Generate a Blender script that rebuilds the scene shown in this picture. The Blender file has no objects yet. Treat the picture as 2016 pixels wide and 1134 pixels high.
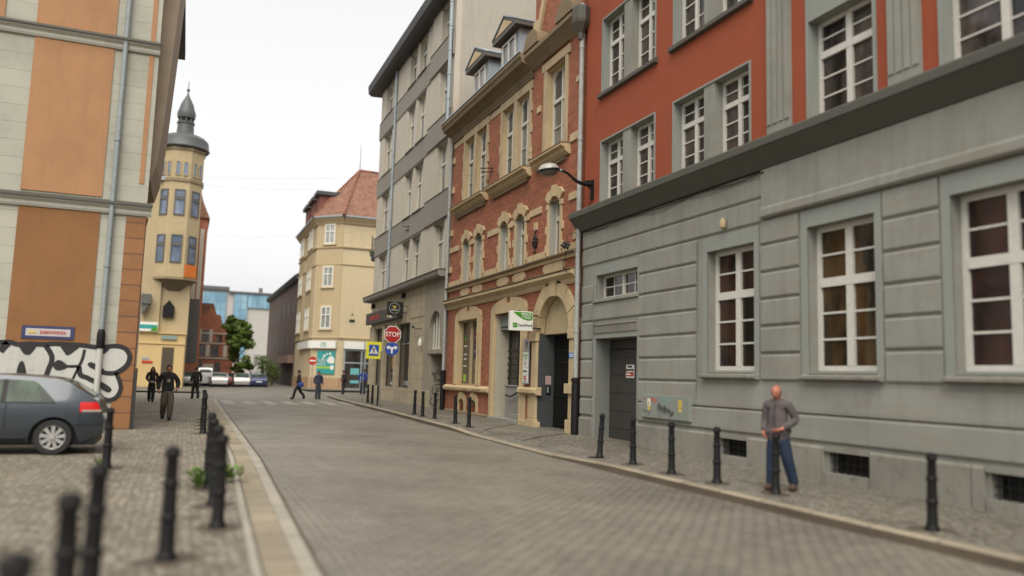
import bpy, bmesh, math, random
from mathutils import Vector, Matrix
random.seed(7)
R = math.radians
scene = bpy.context.scene
COL = scene.collection
HERE = {}

# ------------------------------------------------------------------ terrain
def lerp(xs, ys, x):
    if x <= xs[0]: return ys[0]
    for i in range(len(xs) - 1):
        if x <= xs[i + 1]:
            t = (x - xs[i]) / (xs[i + 1] - xs[i])
            return ys[i] + t * (ys[i + 1] - ys[i])
    return ys[-1]
def wx(x):
    t = min(1.0, max(0.0, (x - 2.0) / 6.0)); return t * t * (3 - 2 * t)
def gz(x, y):                       # the ground climbs gently along the right-hand side
    return lerp([-50, 8, 21, 35, 60, 75, 400], [-.11, -.11, 0, .10, .15, .2, .2], y) * wx(x)
def roadz(x, y): return gz(x, y) - .03 - .09 * wx(x) - max(0.0, (y - 60) * .0)
def kerb_drop(y): return lerp([14.5, 17.5, 22.5, 25], [0, .075, .075, 0], y)
def pavz(x, y): return gz(x, y) - kerb_drop(y) * max(0.0, 1 - (x - 8.1) / 1.3)

# ------------------------------------------------------------------ materials
def nodes_of(m): return m.node_tree.nodes, m.node_tree.links
def new_mat(name, rough=.8, metal=0.0, spec=None):
    m = bpy.data.materials.new(name); m.use_nodes = True
    b = m.node_tree.nodes['Principled BSDF']
    b.inputs['Roughness'].default_value = rough; b.inputs['Metallic'].default_value = metal
    if spec is not None: b.inputs['Specular IOR Level'].default_value = spec
    return m, b
def pos_node(m, axes=None, scale=(1, 1, 1), local=False):
    n, l = nodes_of(m)
    if local:
        g = n.new('ShaderNodeTexCoord'); out = g.outputs['Object']
    else:
        g = n.new('ShaderNodeNewGeometry'); out = g.outputs['Position']
    if axes:
        s = n.new('ShaderNodeSeparateXYZ'); l.new(out, s.inputs[0])
        c = n.new('ShaderNodeCombineXYZ')
        for i, a in enumerate(axes):
            if a in 'XYZ': l.new(s.outputs[a], c.inputs[i])
        out = c.outputs[0]
    if scale != (1, 1, 1):
        mp = n.new('ShaderNodeMapping'); mp.inputs['Scale'].default_value = scale
        l.new(out, mp.inputs['Vector']); out = mp.outputs[0]
    return out
def noise(m, vec, scale, detail=4, rough=.6):
    n, l = nodes_of(m)
    t = n.new('ShaderNodeTexNoise'); t.inputs['Scale'].default_value = scale
    t.inputs['Detail'].default_value = detail; t.inputs['Roughness'].default_value = rough
    l.new(vec, t.inputs['Vector']); return t.outputs['Fac']
def ramp(m, fac, stops):
    n, l = nodes_of(m)
    r = n.new('ShaderNodeValToRGB'); e = r.color_ramp.elements
    while len(e) > 1: e.remove(e[-1])
    e[0].position, e[0].color = stops[0][0], (*stops[0][1], 1)
    for p, c in stops[1:]:
        k = e.new(p); k.color = (*c, 1)
    l.new(fac, r.inputs[0]); return r.outputs[0]
def mix(m, fac, a, b, mode='MIX'):
    n, l = nodes_of(m)
    x = n.new('ShaderNodeMix'); x.data_type = 'RGBA'; x.blend_type = mode
    if isinstance(fac, (int, float)): x.inputs[0].default_value = fac
    else: l.new(fac, x.inputs[0])
    for i, v in ((6, a), (7, b)):
        if isinstance(v, tuple): x.inputs[i].default_value = (*v, 1)
        else: l.new(v, x.inputs[i])
    return x.outputs[2]
def bump(m, b, h, dist=.01, strength=.5):
    n, l = nodes_of(m)
    k = n.new('ShaderNodeBump'); k.inputs['Distance'].default_value = dist; k.inputs['Strength'].default_value = strength
    l.new(h, k.inputs['Height']); l.new(k.outputs[0], b.inputs['Normal'])
def sc(c, k): return tuple(min(1, v * k) for v in c)
def plaster(name, col, var=.18, rough=.85, streak=.25, axes=None, grain=60, dirt=(.10, .085, .065), dirt_amt=.35, local=False, dust=0):
    """weathered paint or stone: broad blotches, rain streaks and a fine grain"""
    m, b = new_mat(name, rough); n, l = nodes_of(m)
    p = pos_node(m, local=local)
    c = ramp(m, noise(m, p, .9, 6, .65), [(.25, sc(col, 1 - var)), (.5, col), (.75, sc(col, 1 + var * .7))])
    p2 = pos_node(m, scale=(2.6, 2.6, .22), local=local)
    f = noise(m, p2, 1.6, 6, .7)
    f = ramp(m, f, [(.48, (0, 0, 0)), (.75, (streak, streak, streak))])
    c = mix(m, f, c, tuple(v * .4 + d * .4 for v, d in zip(col, dirt)))
    f3 = ramp(m, noise(m, p, 4.5, 8, .75), [(.55, (0, 0, 0)), (.8, (dirt_amt, dirt_amt, dirt_amt))])
    c = mix(m, f3, c, dirt)
    if dust:
        f4 = ramp(m, noise(m, pos_node(m, scale=(.35, .35, 3.2), local=local), 1.3, 5, .6), [(.45, (0, 0, 0)), (.72, (dust, dust, dust))])
        c = mix(m, f4, c, (.255, .205, .155))
    l.new(c, b.inputs['Base Color'])
    bump(m, b, noise(m, p, grain, 3), .004, .5)
    return m
def bricks(name, col, axes, w=.26, h=.077, mortar=.009, mcol=(.16, .12, .10), var=.3, rough=.85, off=.5, dirt=.3, bumpd=.006, blot=.9, smooth=.15):
    m, b = new_mat(name, rough); n, l = nodes_of(m)
    p = pos_node(m, axes)
    t = n.new('ShaderNodeTexBrick'); l.new(p, t.inputs['Vector'])
    t.offset = off; t.inputs['Scale'].default_value = 1
    t.inputs['Brick Width'].default_value = w; t.inputs['Row Height'].default_value = h
    t.inputs['Mortar Size'].default_value = mortar; t.inputs['Mortar Smooth'].default_value = smooth
    t.inputs['Bias'].default_value = 0
    t.inputs['Color1'].default_value = (*sc(col, 1 - var), 1); t.inputs['Color2'].default_value = (*sc(col, 1 + var), 1)
    t.inputs['Mortar'].default_value = (*mcol, 1)
    pw = pos_node(m)
    c = mix(m, .55, t.outputs['Color'], ramp(m, noise(m, pw, blot, 6, .7), [(.25, (.55, .55, .55)), (.5, (1, 1, 1)), (.8, (1.25, 1.2, 1.15))]), 'MULTIPLY')
    f3 = ramp(m, noise(m, pw, 2.3, 8, .75), [(.52, (0, 0, 0)), (.8, (dirt, dirt, dirt))])
    c = mix(m, f3, c, (.07, .055, .045))
    l.new(c, b.inputs['Base Color'])
    inv = n.new('ShaderNodeMath'); inv.operation = 'SUBTRACT'; inv.inputs[0].default_value = 1
    l.new(t.outputs['Fac'], inv.inputs[1])
    ad = n.new('ShaderNodeMath'); ad.operation = 'ADD'
    l.new(inv.outputs[0], ad.inputs[0]); l.new(noise(m, pw, 35, 3), ad.inputs[1])
    bump(m, b, ad.outputs[0], bumpd, .8)
    return m
def paint(name, col, rough=.45, metal=0.0, var=.12, scale=6, spec=None, local=False, bumps=0):
    m, b = new_mat(name, rough, metal, spec); n, l = nodes_of(m)
    p = pos_node(m, local=local)
    l.new(ramp(m, noise(m, p, scale, 6, .7), [(.25, sc(col, 1 - var)), (.55, col), (.8, sc(col, 1 + var))]), b.inputs['Base Color'])
    if bumps: bump(m, b, noise(m, p, 90, 2), bumps, .5)
    return m
def glass_mat(name, dark, light, axes='YZ', scale=.6, rough=.06, spec=.5, blinds=None):
    """window glass; dim room, curtains and reflections are put into its colour"""
    m, b = new_mat(name, rough, 0, spec); n, l = nodes_of(m)
    p = pos_node(m, scale=(1.3, 1.3, .5))
    c = ramp(m, noise(m, p, scale, 3, .6), [(.38, dark), (.62, light)])
    l.new(c, b.inputs['Base Color'])
    bump(m, b, noise(m, pos_node(m), 1.1, 2), .012, .25)
    return m

# ------------------------------------------------------------------ mesh building
SPLIT = set('architrave plinth mullion_pier reveal_lining ledge gate_jamb sill pilaster frieze_block stone_band window_ledge ledge_flashing stone_pier storey_band string_course flashing white_trim white_stripe tall_window_surround window_stones combed_edge pier_band entrance_step cornice_flashing lower_cornice deeper_panel pilaster_strip base_band fascia dormer dormer_roof roof wall white_mark bracket side_window window_trim window_pillar sill_trim bumper_seam door_seam door_handle arch_stones canopy gutter shop_cornice eyes'.split())
class Fr:
    """a facade frame: u runs along the wall, d comes out of it, z is up"""
    def __init__(s, o, u, n): s.o, s.u, s.n = Vector((*o, 0)), Vector((*u, 0)).normalized(), Vector((*n, 0)).normalized()
    def p(s, u, d, z): return s.o + s.u * u + s.n * d + Vector((0, 0, z))
class MB:
    def __init__(s): s.v, s.f, s.g = [], [], []
    def add(s, vs, fs):
        k = len(s.v); s.g.append((k, len(vs), len(s.f), len(fs))); s.v += [Vector(v) for v in vs]; s.f += [tuple(i + k for i in f) for f in fs]; return s
    def box(s, F, u0, u1, d0, d1, z0, z1):
        vs = [F.p(u, d, z) for z in (z0, z1) for d in (d0, d1) for u in (u0, u1)]
        return s.add(vs, [(0, 1, 3, 2), (4, 6, 7, 5), (0, 4, 5, 1), (2, 3, 7, 6), (0, 2, 6, 4), (1, 5, 7, 3)])
    def wbox(s, x0, x1, y0, y1, z0, z1): return s.box(Fr((0, 0), (1, 0), (0, 1)), x0, x1, y0, y1, z0, z1)
    def quad(s, a, b, c, d): return s.add([a, b, c, d], [(0, 1, 2, 3)])
    def prism(s, F, poly, d0, d1):
        n = len(poly)
        vs = [F.p(u, d0, z) for u, z in poly] + [F.p(u, d1, z) for u, z in poly]
        fs = [tuple(range(n)), tuple(range(2 * n - 1, n - 1, -1))]
        fs += [(i, n + i, n + (i + 1) % n, (i + 1) % n) for i in range(n)]
        return s.add(vs, fs)
    def mould(s, F, u0, u1, prof):
        n = len(prof)
        vs = [F.p(u0, d, z) for d, z in prof] + [F.p(u1, d, z) for d, z in prof]
        fs = [tuple(range(n)), tuple(range(2 * n - 1, n - 1, -1))]
        fs += [(i, n + i, n + (i + 1) % n, (i + 1) % n) for i in range(n)]
        return s.add(vs, fs)
    def lathe(s, c, prof, seg=20):
        c = Vector(c); n = len(prof); vs = []
        for r, z in prof:
            for k in range(seg):
                a = 2 * math.pi * k / seg; vs.append(c + Vector((r * math.cos(a), r * math.sin(a), z)))
        fs = []
        for i in range(n - 1):
            for k in range(seg):
                k2 = (k + 1) % seg
                fs.append((i * seg + k, i * seg + k2, (i + 1) * seg + k2, (i + 1) * seg + k))
        fs += [tuple(range(seg - 1, -1, -1)), tuple((n - 1) * seg + k for k in range(seg))]
        return s.add(vs, fs)
    def tube(s, pts, rad, seg=10, flat=None):
        pts = [Vector(p) for p in pts]
        rads = rad if isinstance(rad, (list, tuple)) else [rad] * len(pts)
        n = len(pts); vs, fs = [], []
        t0 = (pts[1] - pts[0]).normalized()
        ref = Vector((0, 0, 1)) if abs(t0.z) < .9 else Vector((1, 0, 0))
        for i, p in enumerate(pts):
            a = pts[max(0, i - 1)]; c = pts[min(n - 1, i + 1)]
            t = (c - a).normalized()
            e1 = (ref - t * ref.dot(t)).normalized(); e2 = t.cross(e1); ref = e1
            for k in range(seg):
                an = 2 * math.pi * k / seg
                vs.append(p + (e1 * math.cos(an) + e2 * math.sin(an)) * rads[i])
        for i in range(n - 1):
            for k in range(seg):
                k2 = (k + 1) % seg
                fs.append((i * seg + k, i * seg + k2, (i + 1) * seg + k2, (i + 1) * seg + k))
        fs += [tuple(range(seg - 1, -1, -1)), tuple((n - 1) * seg + k for k in range(seg))]
        return s.add(vs, fs)
    def ellipsoid(s, c, rx, ry, rz, nu=16, nv=10, fn=None):
        c = Vector(c); vs, fs = [], []
        for j in range(nv + 1):
            th = math.pi * j / nv
            for i in range(nu):
                ph = 2 * math.pi * i / nu
                d = Vector((math.sin(th) * math.cos(ph), math.sin(th) * math.sin(ph), math.cos(th)))
                k = fn(d) if fn else 1.0
                vs.append(c + Vector((d.x * rx * k, d.y * ry * k, d.z * rz * k)))
        for j in range(nv):
            for i in range(nu):
                i2 = (i + 1) % nu
                fs.append((j * nu + i, (j + 1) * nu + i, (j + 1) * nu + i2, j * nu + i2))
        return s.add(vs, fs)
    def pieces(s, tol=.035):
        """the groups of touching solids in this mesh, each as a mesh builder of its own"""
        bb = []
        for (v0, nv, f0, nf) in s.g:
            q = s.v[v0:v0 + nv]; bb.append([(min(p[i] for p in q) - tol, max(p[i] for p in q) + tol) for i in range(3)])
        par = list(range(len(bb)))
        def root(i):
            while par[i] != i: i = par[i]
            return i
        for i in range(len(bb)):
            for j in range(i):
                if all(bb[i][a][0] <= bb[j][a][1] and bb[j][a][0] <= bb[i][a][1] for a in range(3)): par[root(i)] = root(j)
        out = {}
        for i, (v0, nv, f0, nf) in enumerate(s.g):
            out.setdefault(root(i), MB()).add(s.v[v0:v0 + nv], [tuple(k - v0 for k in f) for f in s.f[f0:f0 + nf]])
        return list(out.values())
    def build(s, name, mat, parent=None, loc=None, smooth=False, bevel=0, merge=True, recalc=True):
        if name in SPLIT and parent is not None:
            ps = s.pieces()
            if len(ps) > 1:
                return [p.build_one(name, mat, parent, loc, smooth, bevel, merge, recalc) for p in ps][0]
        return s.build_one(name, mat, parent, loc, smooth, bevel, merge, recalc)
    def build_one(s, name, mat, parent=None, loc=None, smooth=False, bevel=0, merge=True, recalc=True):
        off = Vector(loc) if loc is not None else Vector((0, 0, 0))
        q = parent
        while q is not None: off = off + Vector(q.location); q = q.parent
        me = bpy.data.meshes.new(name)
        me.from_pydata([tuple(v - off) for v in s.v], [], s.f)
        if recalc:
            bm = bmesh.new(); bm.from_mesh(me)
            if merge: bmesh.ops.remove_doubles(bm, verts=bm.verts, dist=1e-5)
            bmesh.ops.recalc_face_normals(bm, faces=bm.faces)
            bm.to_mesh(me); bm.free()
        me.materials.append(mat)
        o = bpy.data.objects.new(name, me); COL.objects.link(o)
        if parent: o.parent = parent
        if loc is not None: o.location = loc
        if smooth:
            me.polygons.foreach_set('use_smooth', [True] * len(me.polygons))
            me.set_sharp_from_angle(angle=R(38))
        if bevel:
            bv = o.modifiers.new('edge', 'BEVEL'); bv.width = bevel; bv.segments = 2; bv.limit_method = 'ANGLE'; bv.angle_limit = R(40)
        return o
def tag(o, label, cat, group=None, kind=None):
    if label: o['label'] = label
    if cat: o['category'] = cat
    if group: o['group'] = group
    if kind: o['kind'] = kind
    return o
def thing(name, label, cat, loc=(0, 0, 0), group=None):
    o = bpy.data.objects.new(name, None); COL.objects.link(o); o.location = loc; o.empty_display_size = .2
    return tag(o, label, cat, group)
def copy_tree(o, parent=None):
    c = o.copy(); COL.objects.link(c)
    if parent: c.parent = parent
    for ch in [x for x in COL.objects if x.parent == o]: copy_tree(ch, c)
    return c
def wall_mb(mb, F, u0, u1, z0, z1, holes, dep=.28, d=0.0):
    """wall skin with real openings and their reveals; holes = (u0,u1,z0,z1[,depth])"""
    us = sorted({u0, u1, *[h[0] for h in holes], *[h[1] for h in holes]})
    zs = sorted({z0, z1, *[h[2] for h in holes], *[h[3] for h in holes]})
    us = [u for u in us if u0 - 1e-6 <= u <= u1 + 1e-6]; zs = [z for z in zs if z0 - 1e-6 <= z <= z1 + 1e-6]
    for i in range(len(us) - 1):
        for j in range(len(zs) - 1):
            uc, zc = (us[i] + us[i + 1]) / 2, (zs[j] + zs[j + 1]) / 2
            if any(h[0] < uc < h[1] and h[2] < zc < h[3] for h in holes): continue
            mb.quad(F.p(us[i], d, zs[j]), F.p(us[i + 1], d, zs[j]), F.p(us[i + 1], d, zs[j + 1]), F.p(us[i], d, zs[j + 1]))
    for h in holes:
        a, b, c, e = h[:4]; q = d - (h[4] if len(h) > 4 else dep)
        for (p1, p2) in (((a, c), (a, e)), ((b, c), (b, e)), ((a, c), (b, c)), ((a, e), (b, e))):
            mb.quad(F.p(p1[0], d, p1[1]), F.p(p2[0], d, p2[1]), F.p(p2[0], q, p2[1]), F.p(p1[0], q, p1[1]))
    return mb
def shell(mb, F, u0, u1, z0, z1, back, d=0.0):
    """ends, back and top of the block behind a facade skin"""
    P = F.p
    mb.quad(P(u0, d, z0), P(u0, d, z1), P(u0, -back, z1), P(u0, -back, z0))
    mb.quad(P(u1, d, z0), P(u1, d, z1), P(u1, -back, z1), P(u1, -back, z0))
    mb.quad(P(u0, -back, z0), P(u1, -back, z0), P(u1, -back, z1), P(u0, -back, z1))
    mb.quad(P(u0, d, z1), P(u1, d, z1), P(u1, -back, z1), P(u0, -back, z1))
    return mb
def window(parent, F, u0, u1, z0, z1, dep, fm, gm, cols=2, transom=None, up=1, lo=2, fw=.08, mw=.11, bar=.035, thick=.07, d=0.0, arch=0, sill=None, sm=None, vbar=0, name='window', tw=None):
    """white frame (the part) and its glazing (the sub-part)"""
    q = d - dep; mb = MB(); a, b = q, q + thick
    mb.box(F, u0, u0 + fw, a, b, z0, z1); mb.box(F, u1 - fw, u1, a, b, z0, z1)
    mb.box(F, u0 + fw, u1 - fw, a, b, z0, z0 + fw); mb.box(F, u0 + fw, u1 - fw, a, b, z1 - fw, z1)
    tw = tw or mw
    W = (u1 - u0 - 2 * fw - (cols - 1) * mw) / cols
    zl = [(z0 + fw, z1 - fw, lo)]
    if transom:
        zl = [(z0 + fw, transom - tw / 2, lo), (transom + tw / 2, z1 - fw, up)]
        mb.box(F, u0 + fw, u1 - fw, a, b + .015, transom - tw / 2, transom + tw / 2)
    for c in range(1, cols):
        ua = u0 + fw + c * W + (c - 1) * mw
        for (za, zb, k) in zl: mb.box(F, ua, ua + mw, a, b + .008, za, zb)
    for c in range(cols):
        ua = u0 + fw + c * (W + mw)
        for (za, zb, k) in zl:
            for i in range(k):
                zc = za + (zb - za) * (i + 1) / (k + 1)
                mb.box(F, ua, ua + W, a + .01, b - .02, zc - bar / 2, zc + bar / 2)
            if vbar:
                uc = ua + W / 2; mb.box(F, uc - bar / 2, uc + bar / 2, a + .012, b - .022, za, zb)
    if arch:
        n = 10; r = (u1 - u0) / 2
        for i in range(n):
            p = []
            for t in (i / n, (i + 1) / n):
                an = math.pi * t; p.append((u0 + r - r * math.cos(an), z1 - arch + arch * math.sin(an)))
            mb.prism(F, [p[0], p[1], (p[1][0], z1), (p[0][0], z1)], a + .02, b + .02)
    w = mb.build(name, fm, parent)
    g = MB(); g.box(F, u0 + fw * .4, u1 - fw * .4, a - .012, a + .022, z0 + fw * .4, z1 - fw * .4)
    g.build('pane', gm, w)
    if sill:
        s = MB(); s.mould(F, u0 - sill[0], u1 + sill[0], [(q, z0 - sill[2]), (d + sill[1], z0 - sill[2]), (d + sill[1], z0 - .035), (q, z0 + .002)])
        s.build('sill', sm, w)
    return w
def text_mesh(s, size, ori, right, up, nrm, mat, parent, name='lettering', extrude=.004, align='CENTER', stretch=1.0, bold=0.0):
    cu = bpy.data.curves.new('txt', 'FONT'); cu.body = s; cu.size = size; cu.extrude = extrude; cu.align_x = align; cu.align_y = 'CENTER'; cu.offset = bold
    cu.resolution_u = 3
    ob = bpy.data.objects.new('txt', cu); COL.objects.link(ob)
    bpy.context.view_layer.update()
    me = bpy.data.meshes.new_from_object(ob.evaluated_get(bpy.context.evaluated_depsgraph_get()))
    bpy.data.objects.remove(ob)
    ori, right, up, nrm = Vector(ori), Vector(right), Vector(up), Vector(nrm)
    mb = MB(); mb.add([ori + right * v.co.x * stretch + up * v.co.y + nrm * (v.co.z + extrude) for v in me.vertices], [tuple(p.vertices) for p in me.polygons])
    bpy.data.meshes.remove(me)
    return mb.build(name, mat, parent)
def stroke(mb, F, pts, w, d0, d1, closed=False):
    """a flat painted line of width w on a wall, following (u,z) points"""
    n = len(pts); L, Rr = [], []
    ws = w if isinstance(w, (list, tuple)) else [w] * n
    for i in range(n):
        a = pts[(i - 1) % n] if closed or i > 0 else pts[i]
        c = pts[(i + 1) % n] if closed or i < n - 1 else pts[i]
        tx, tz = c[0] - a[0], c[1] - a[1]; k = math.hypot(tx, tz) or 1
        nx, nz = -tz / k * ws[i] / 2, tx / k * ws[i] / 2
        L.append((pts[i][0] + nx, pts[i][1] + nz)); Rr.append((pts[i][0] - nx, pts[i][1] - nz))
    m = n if closed else n - 1
    vs = [F.p(u, d1, z) for u, z in L] + [F.p(u, d1, z) for u, z in Rr]
    mb.add(vs, [(i, (i + 1) % n, n + (i + 1) % n, n + i) for i in range(m)])
    return mb
def smooth_pts(pts, closed=False, k=5):
    n = len(pts); out = []
    rng = range(n if closed else n - 1)
    for i in rng:
        g = lambda j: pts[j % n] if closed else pts[max(0, min(n - 1, j))]
        p0, p1, p2, p3 = g(i - 1), g(i), g(i + 1), g(i + 2)
        for s in range(k):
            t = s / k
            out.append(tuple(.5 * (2 * p1[a] + (p2[a] - p0[a]) * t + (2 * p0[a] - 5 * p1[a] + 4 * p2[a] - p3[a]) * t * t + (3 * p1[a] - p0[a] - 3 * p2[a] + p3[a]) * t ** 3) for a in range(len(p1))))
    if not closed: out.append(tuple(pts[-1]))
    return out
def arc(cu, cz, r, a0, a1, n): return [(cu + r * math.cos(R(a0 + (a1 - a0) * i / n)), cz + r * math.sin(R(a0 + (a1 - a0) * i / n))) for i in range(n + 1)]
# ------------------------------------------------------------------ palette
M = {}
M['grey'] = plaster('grey_plaster', (.252, .256, .226), .18, dust=.42, streak=.55, grain=75, dirt=(.16, .13, .095), dirt_amt=.55)
M['grey_smooth'] = plaster('grey_reveal_plaster', (.25, .265, .24), .08, streak=.15, dirt_amt=.15)
M['pipe2'] = paint('blue_grey_painted_pipe', (.25, .285, .29), .55, .05, .3, 9)
M['plinth'] = plaster('plinth_stone', (.23, .22, .185), .22, streak=.55, grain=50, dirt=(.075, .058, .036), dirt_amt=.9)
M['red'] = plaster('red_plaster', (.285, .062, .023), .10, streak=.12, dirt=(.14, .05, .03), dirt_amt=.18, grain=80)
M['slate'] = plaster('dark_cornice_sheet', (.075, .072, .058), .12, rough=.6, streak=.15, dirt_amt=.2)
M['white'] = paint('white_window_paint', (.60, .585, .53), .42, var=.14, scale=9)
M['oldwhite'] = paint('old_white_paint', (.60, .58, .50), .5, var=.18, scale=12)
M['glassA'] = glass_mat('dark_glass_brown_room', (.010, .008, .007), (.05, .025, .016), scale=1.1, spec=.5, rough=.03)
M['glassA2'] = glass_mat('dark_glass_ochre_room', (.012, .009, .006), (.075, .045, .018), scale=1.3, spec=.5, rough=.03)
M['glassA3'] = glass_mat('dark_glass_wine_room', (.010, .008, .008), (.055, .02, .018), scale=.9, spec=.45)
M['glassU'] = glass_mat('dark_glass_upper', (.012, .011, .010), (.09, .07, .06), scale=1.5)
M['glassB'] = glass_mat('grey_reflection_glass', (.09, .09, .08), (.22, .22, .195), scale=1.2, spec=.5)  # grey of the reflected sky is put into the pane colour
M['glassC'] = glass_mat('pale_glass_curtain', (.12, .115, .105), (.30, .29, .26), scale=1.0)
M['glassS'] = glass_mat('shop_glass', (.022, .020, .017), (.07, .06, .05), scale=.9, rough=.04)
M['glassD'] = glass_mat('net_curtain_glass', (.18, .19, .18), (.42, .43, .41), scale=.9)
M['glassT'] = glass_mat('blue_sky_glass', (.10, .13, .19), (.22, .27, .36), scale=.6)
M['brick'] = bricks('red_facing_brick', (.345, .112, .052), 'YZ', mcol=(.15, .085, .06), var=.24, dirt=.30)
M['stone'] = plaster('yellow_sandstone', (.50, .385, .225), .16, streak=.45, grain=45, dirt=(.13, .095, .06), dirt_amt=.5)
M['stone_dark'] = plaster('soot_stained_sandstone', (.20, .145, .082), .25, streak=.5, grain=45, dirt=(.07, .055, .04), dirt_amt=.6)
M['cream'] = plaster('cream_plaster', (.43, .34, .20), .10, streak=.35, dirt_amt=.3)
M['blk'] = paint('black_cast_iron', (.010, .010, .010), .48, .0, .3, 25, spec=.25, local=True, bumps=.002)
M['iron'] = paint('dark_wrought_iron', (.016, .015, .014), .5, .3, .3, 20)
M['zinc'] = paint('zinc_sheet', (.31, .355, .38), .5, .2, .2, 3)
M['pipe'] = paint('grey_painted_pipe', (.34, .35, .335), .6, .0, .3, 9)
M['door'] = paint('charcoal_steel_door', (.045, .043, .038), .55, 0, .12, 3)
M['asph_grey'] = paint('dark_grey_reveal_paint', (.055, .06, .062), .6, 0, .2, 3, bumps=.003)
M['granite'] = plaster('grey_granite', (.26, .25, .22), .15, streak=.15, grain=120, dirt_amt=.3)
M['beige'] = plaster('beige_render', (.465, .42, .345), .07, streak=.18, grain=90, dirt_amt=.18)
M['band'] = plaster('brown_grey_render', (.235, .21, .178), .08, streak=.15, grain=90, dirt_amt=.18)
M['lowstone'] = bricks('limestone_cladding', (.39, .33, .225), 'YZ', w=1.5, h=.72, mortar=.008, mcol=(.16, .13, .09), var=.10, dirt=.3, bumpd=.003, blot=1.6)
M['lowgrey'] = plaster('dirty_grey_render', (.29, .258, .20), .12, streak=.4, grain=70, dirt_amt=.45)
M['eaves'] = plaster('dark_eaves_boards', (.055, .055, .055), .15, rough=.7, streak=.1)
M['ecream'] = bricks('cream_banded_render', (.385, .38, .315), 'XZ', w=30, h=.46, mortar=.012, mcol=(.325, .315, .26), var=.05, dirt=.16, bumpd=.004, blot=.5)
M['eorange'] = plaster('orange_render', (.36, .19, .09), .14, streak=.3, grain=60, dirt_amt=.15)  # paler than the lower panels: sky glare is put into the colour
M['ebrown'] = plaster('ochre_brown_render', (.235, .108, .038), .15, streak=.3, grain=60, dirt_amt=.2)
M['equoin'] = bricks('ochre_banded_pier', (.26, .122, .05), 'XZ', w=30, h=.42, mortar=.025, mcol=(.17, .085, .045), var=.08, dirt=.2, bumpd=.008)
M['silver'] = plaster('silver_spray_paint', (.47, .47, .435), .12, rough=.5, streak=.35, dirt_amt=.4)
M['spray'] = paint('black_spray_paint', (.012, .011, .011), .6, 0, .3, 5)
M['dcream'] = plaster('pale_yellow_render', (.52, .43, .275), .06, streak=.12, grain=50, dirt_amt=.1)
M['dcream2'] = plaster('deeper_yellow_render', (.45, .355, .215), .06, streak=.12, grain=50, dirt_amt=.12)
M['tile'] = bricks('red_roof_tiles', (.27, .135, .088), 'XZ', w=.24, h=.26, mortar=.03, mcol=(.14, .065, .042), var=.22, dirt=.2, bumpd=.03)  # red muted in the colour to stand for distance haze
M['tile_old'] = bricks('old_red_roof_tiles', (.27, .10, .06), 'YZ', w=.24, h=.26, mortar=.03, mcol=(.12, .05, .03), var=.25, dirt=.35, bumpd=.03)
M['fwall'] = plaster('ochre_stone_render', (.42, .335, .20), .12, streak=.25, grain=30, dirt_amt=.3)
M['fshop'] = plaster('yellow_shop_front', (.55, .40, .19), .06, streak=.1, dirt_amt=.1)
M['copper'] = plaster('dark_sheet_dome', (.075, .08, .08), .2, rough=.5, streak=.3)
M['redbrick2'] = bricks('orange_red_brick', (.42, .14, .07), 'XZ', var=.2)
M['whitetrim'] = plaster('white_stone_trim', (.52, .48, .40), .1, dirt_amt=.25)
M['darkgrey'] = plaster('dark_grey_base', (.11, .11, .105), .12)
M['ibrick'] = bricks('sooty_brown_brick', (.085, .052, .038), 'YZ', var=.25, dirt=.4)
M['hglass'] = glass_mat('blue_curtain_wall', (.13, .26, .36), (.25, .42, .52), scale=.25, rough=.1)
M['concrete'] = plaster('pale_concrete', (.43, .41, .38), .05, streak=.1, dirt_amt=.1)
M['leaf'] = paint('green_leaves', (.12, .19, .03), .6, 0, .45, 3)
M['leaf2'] = paint('dark_green_leaves', (.045, .085, .018), .6, 0, .4, 3)
M['weed'] = paint('weed_leaves', (.10, .17, .025), .55, 0, .35, 20)
M['bark'] = plaster('grey_brown_bark', (.09, .07, .05), .3)
M['sign_white'] = paint('white_sign_enamel', (.72, .72, .67), .35, 0, .05, 4)
M['sign_red'] = paint('red_sign_enamel', (.36, .014, .012), .35, 0, .08, 4)
M['sign_blue'] = paint('blue_sign_enamel', (.022, .075, .34), .35, 0, .08, 4)
M['sign_yellow'] = paint('fluorescent_yellow_green', (.72, .68, .03), .4, 0, .05, 4)
M['sign_black'] = paint('black_sign_paint', (.012, .012, .012), .5, 0, .1, 4)
M['green'] = paint('bright_green_print', (.055, .26, .015), .4, 0, .08, 5)
M['teal'] = paint('teal_print', (.03, .30, .29), .4, 0, .1, 2)
M['lime'] = paint('lime_print', (.30, .50, .06), .4, 0, .1, 2)
M['orange'] = paint('orange_print', (.62, .17, .03), .45, 0, .1, 2)
M['redprint'] = paint('red_print', (.42, .03, .02), .45, 0, .1, 2)
M['board'] = paint('charcoal_sign_board', (.028, .026, .024), .45, 0, .15, 4)
M['navy'] = paint('dark_blue_enamel', (.03, .035, .10), .4, 0, .1, 4)
M['gal'] = paint('galvanised_steel', (.27, .26, .235), .45, .5, .2, 10)
M['cabinet'] = plaster('grey_green_cabinet', (.235, .255, .225), .06, rough=.55, streak=.25, dirt_amt=.25)
M['tealpaint'] = paint('faded_teal_paint', (.20, .27, .25), .55, 0, .1, 5)
M['ochreplate'] = paint('warning_yellow', (.60, .45, .08), .45, 0, .08, 10)
M['rosespray'] = plaster('red_spray_paint', (.33, .13, .09), .35, streak=.4, dirt_amt=.4)
M['lampglass'] = paint('milky_lamp_glass', (.36, .35, .31), .3, 0, .15, 5)
M['lampdark'] = paint('lamp_bowl_grey', (.13, .125, .105), .3, 0, .1, 5)
M['cable'] = paint('black_cable', (.02, .02, .02), .6)
M['skin'] = paint('skin', (.42, .17, .11), .5, 0, .12, 14)
M['skinred'] = paint('flushed_skin', (.40, .145, .09), .5, 0, .12, 14)
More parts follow.
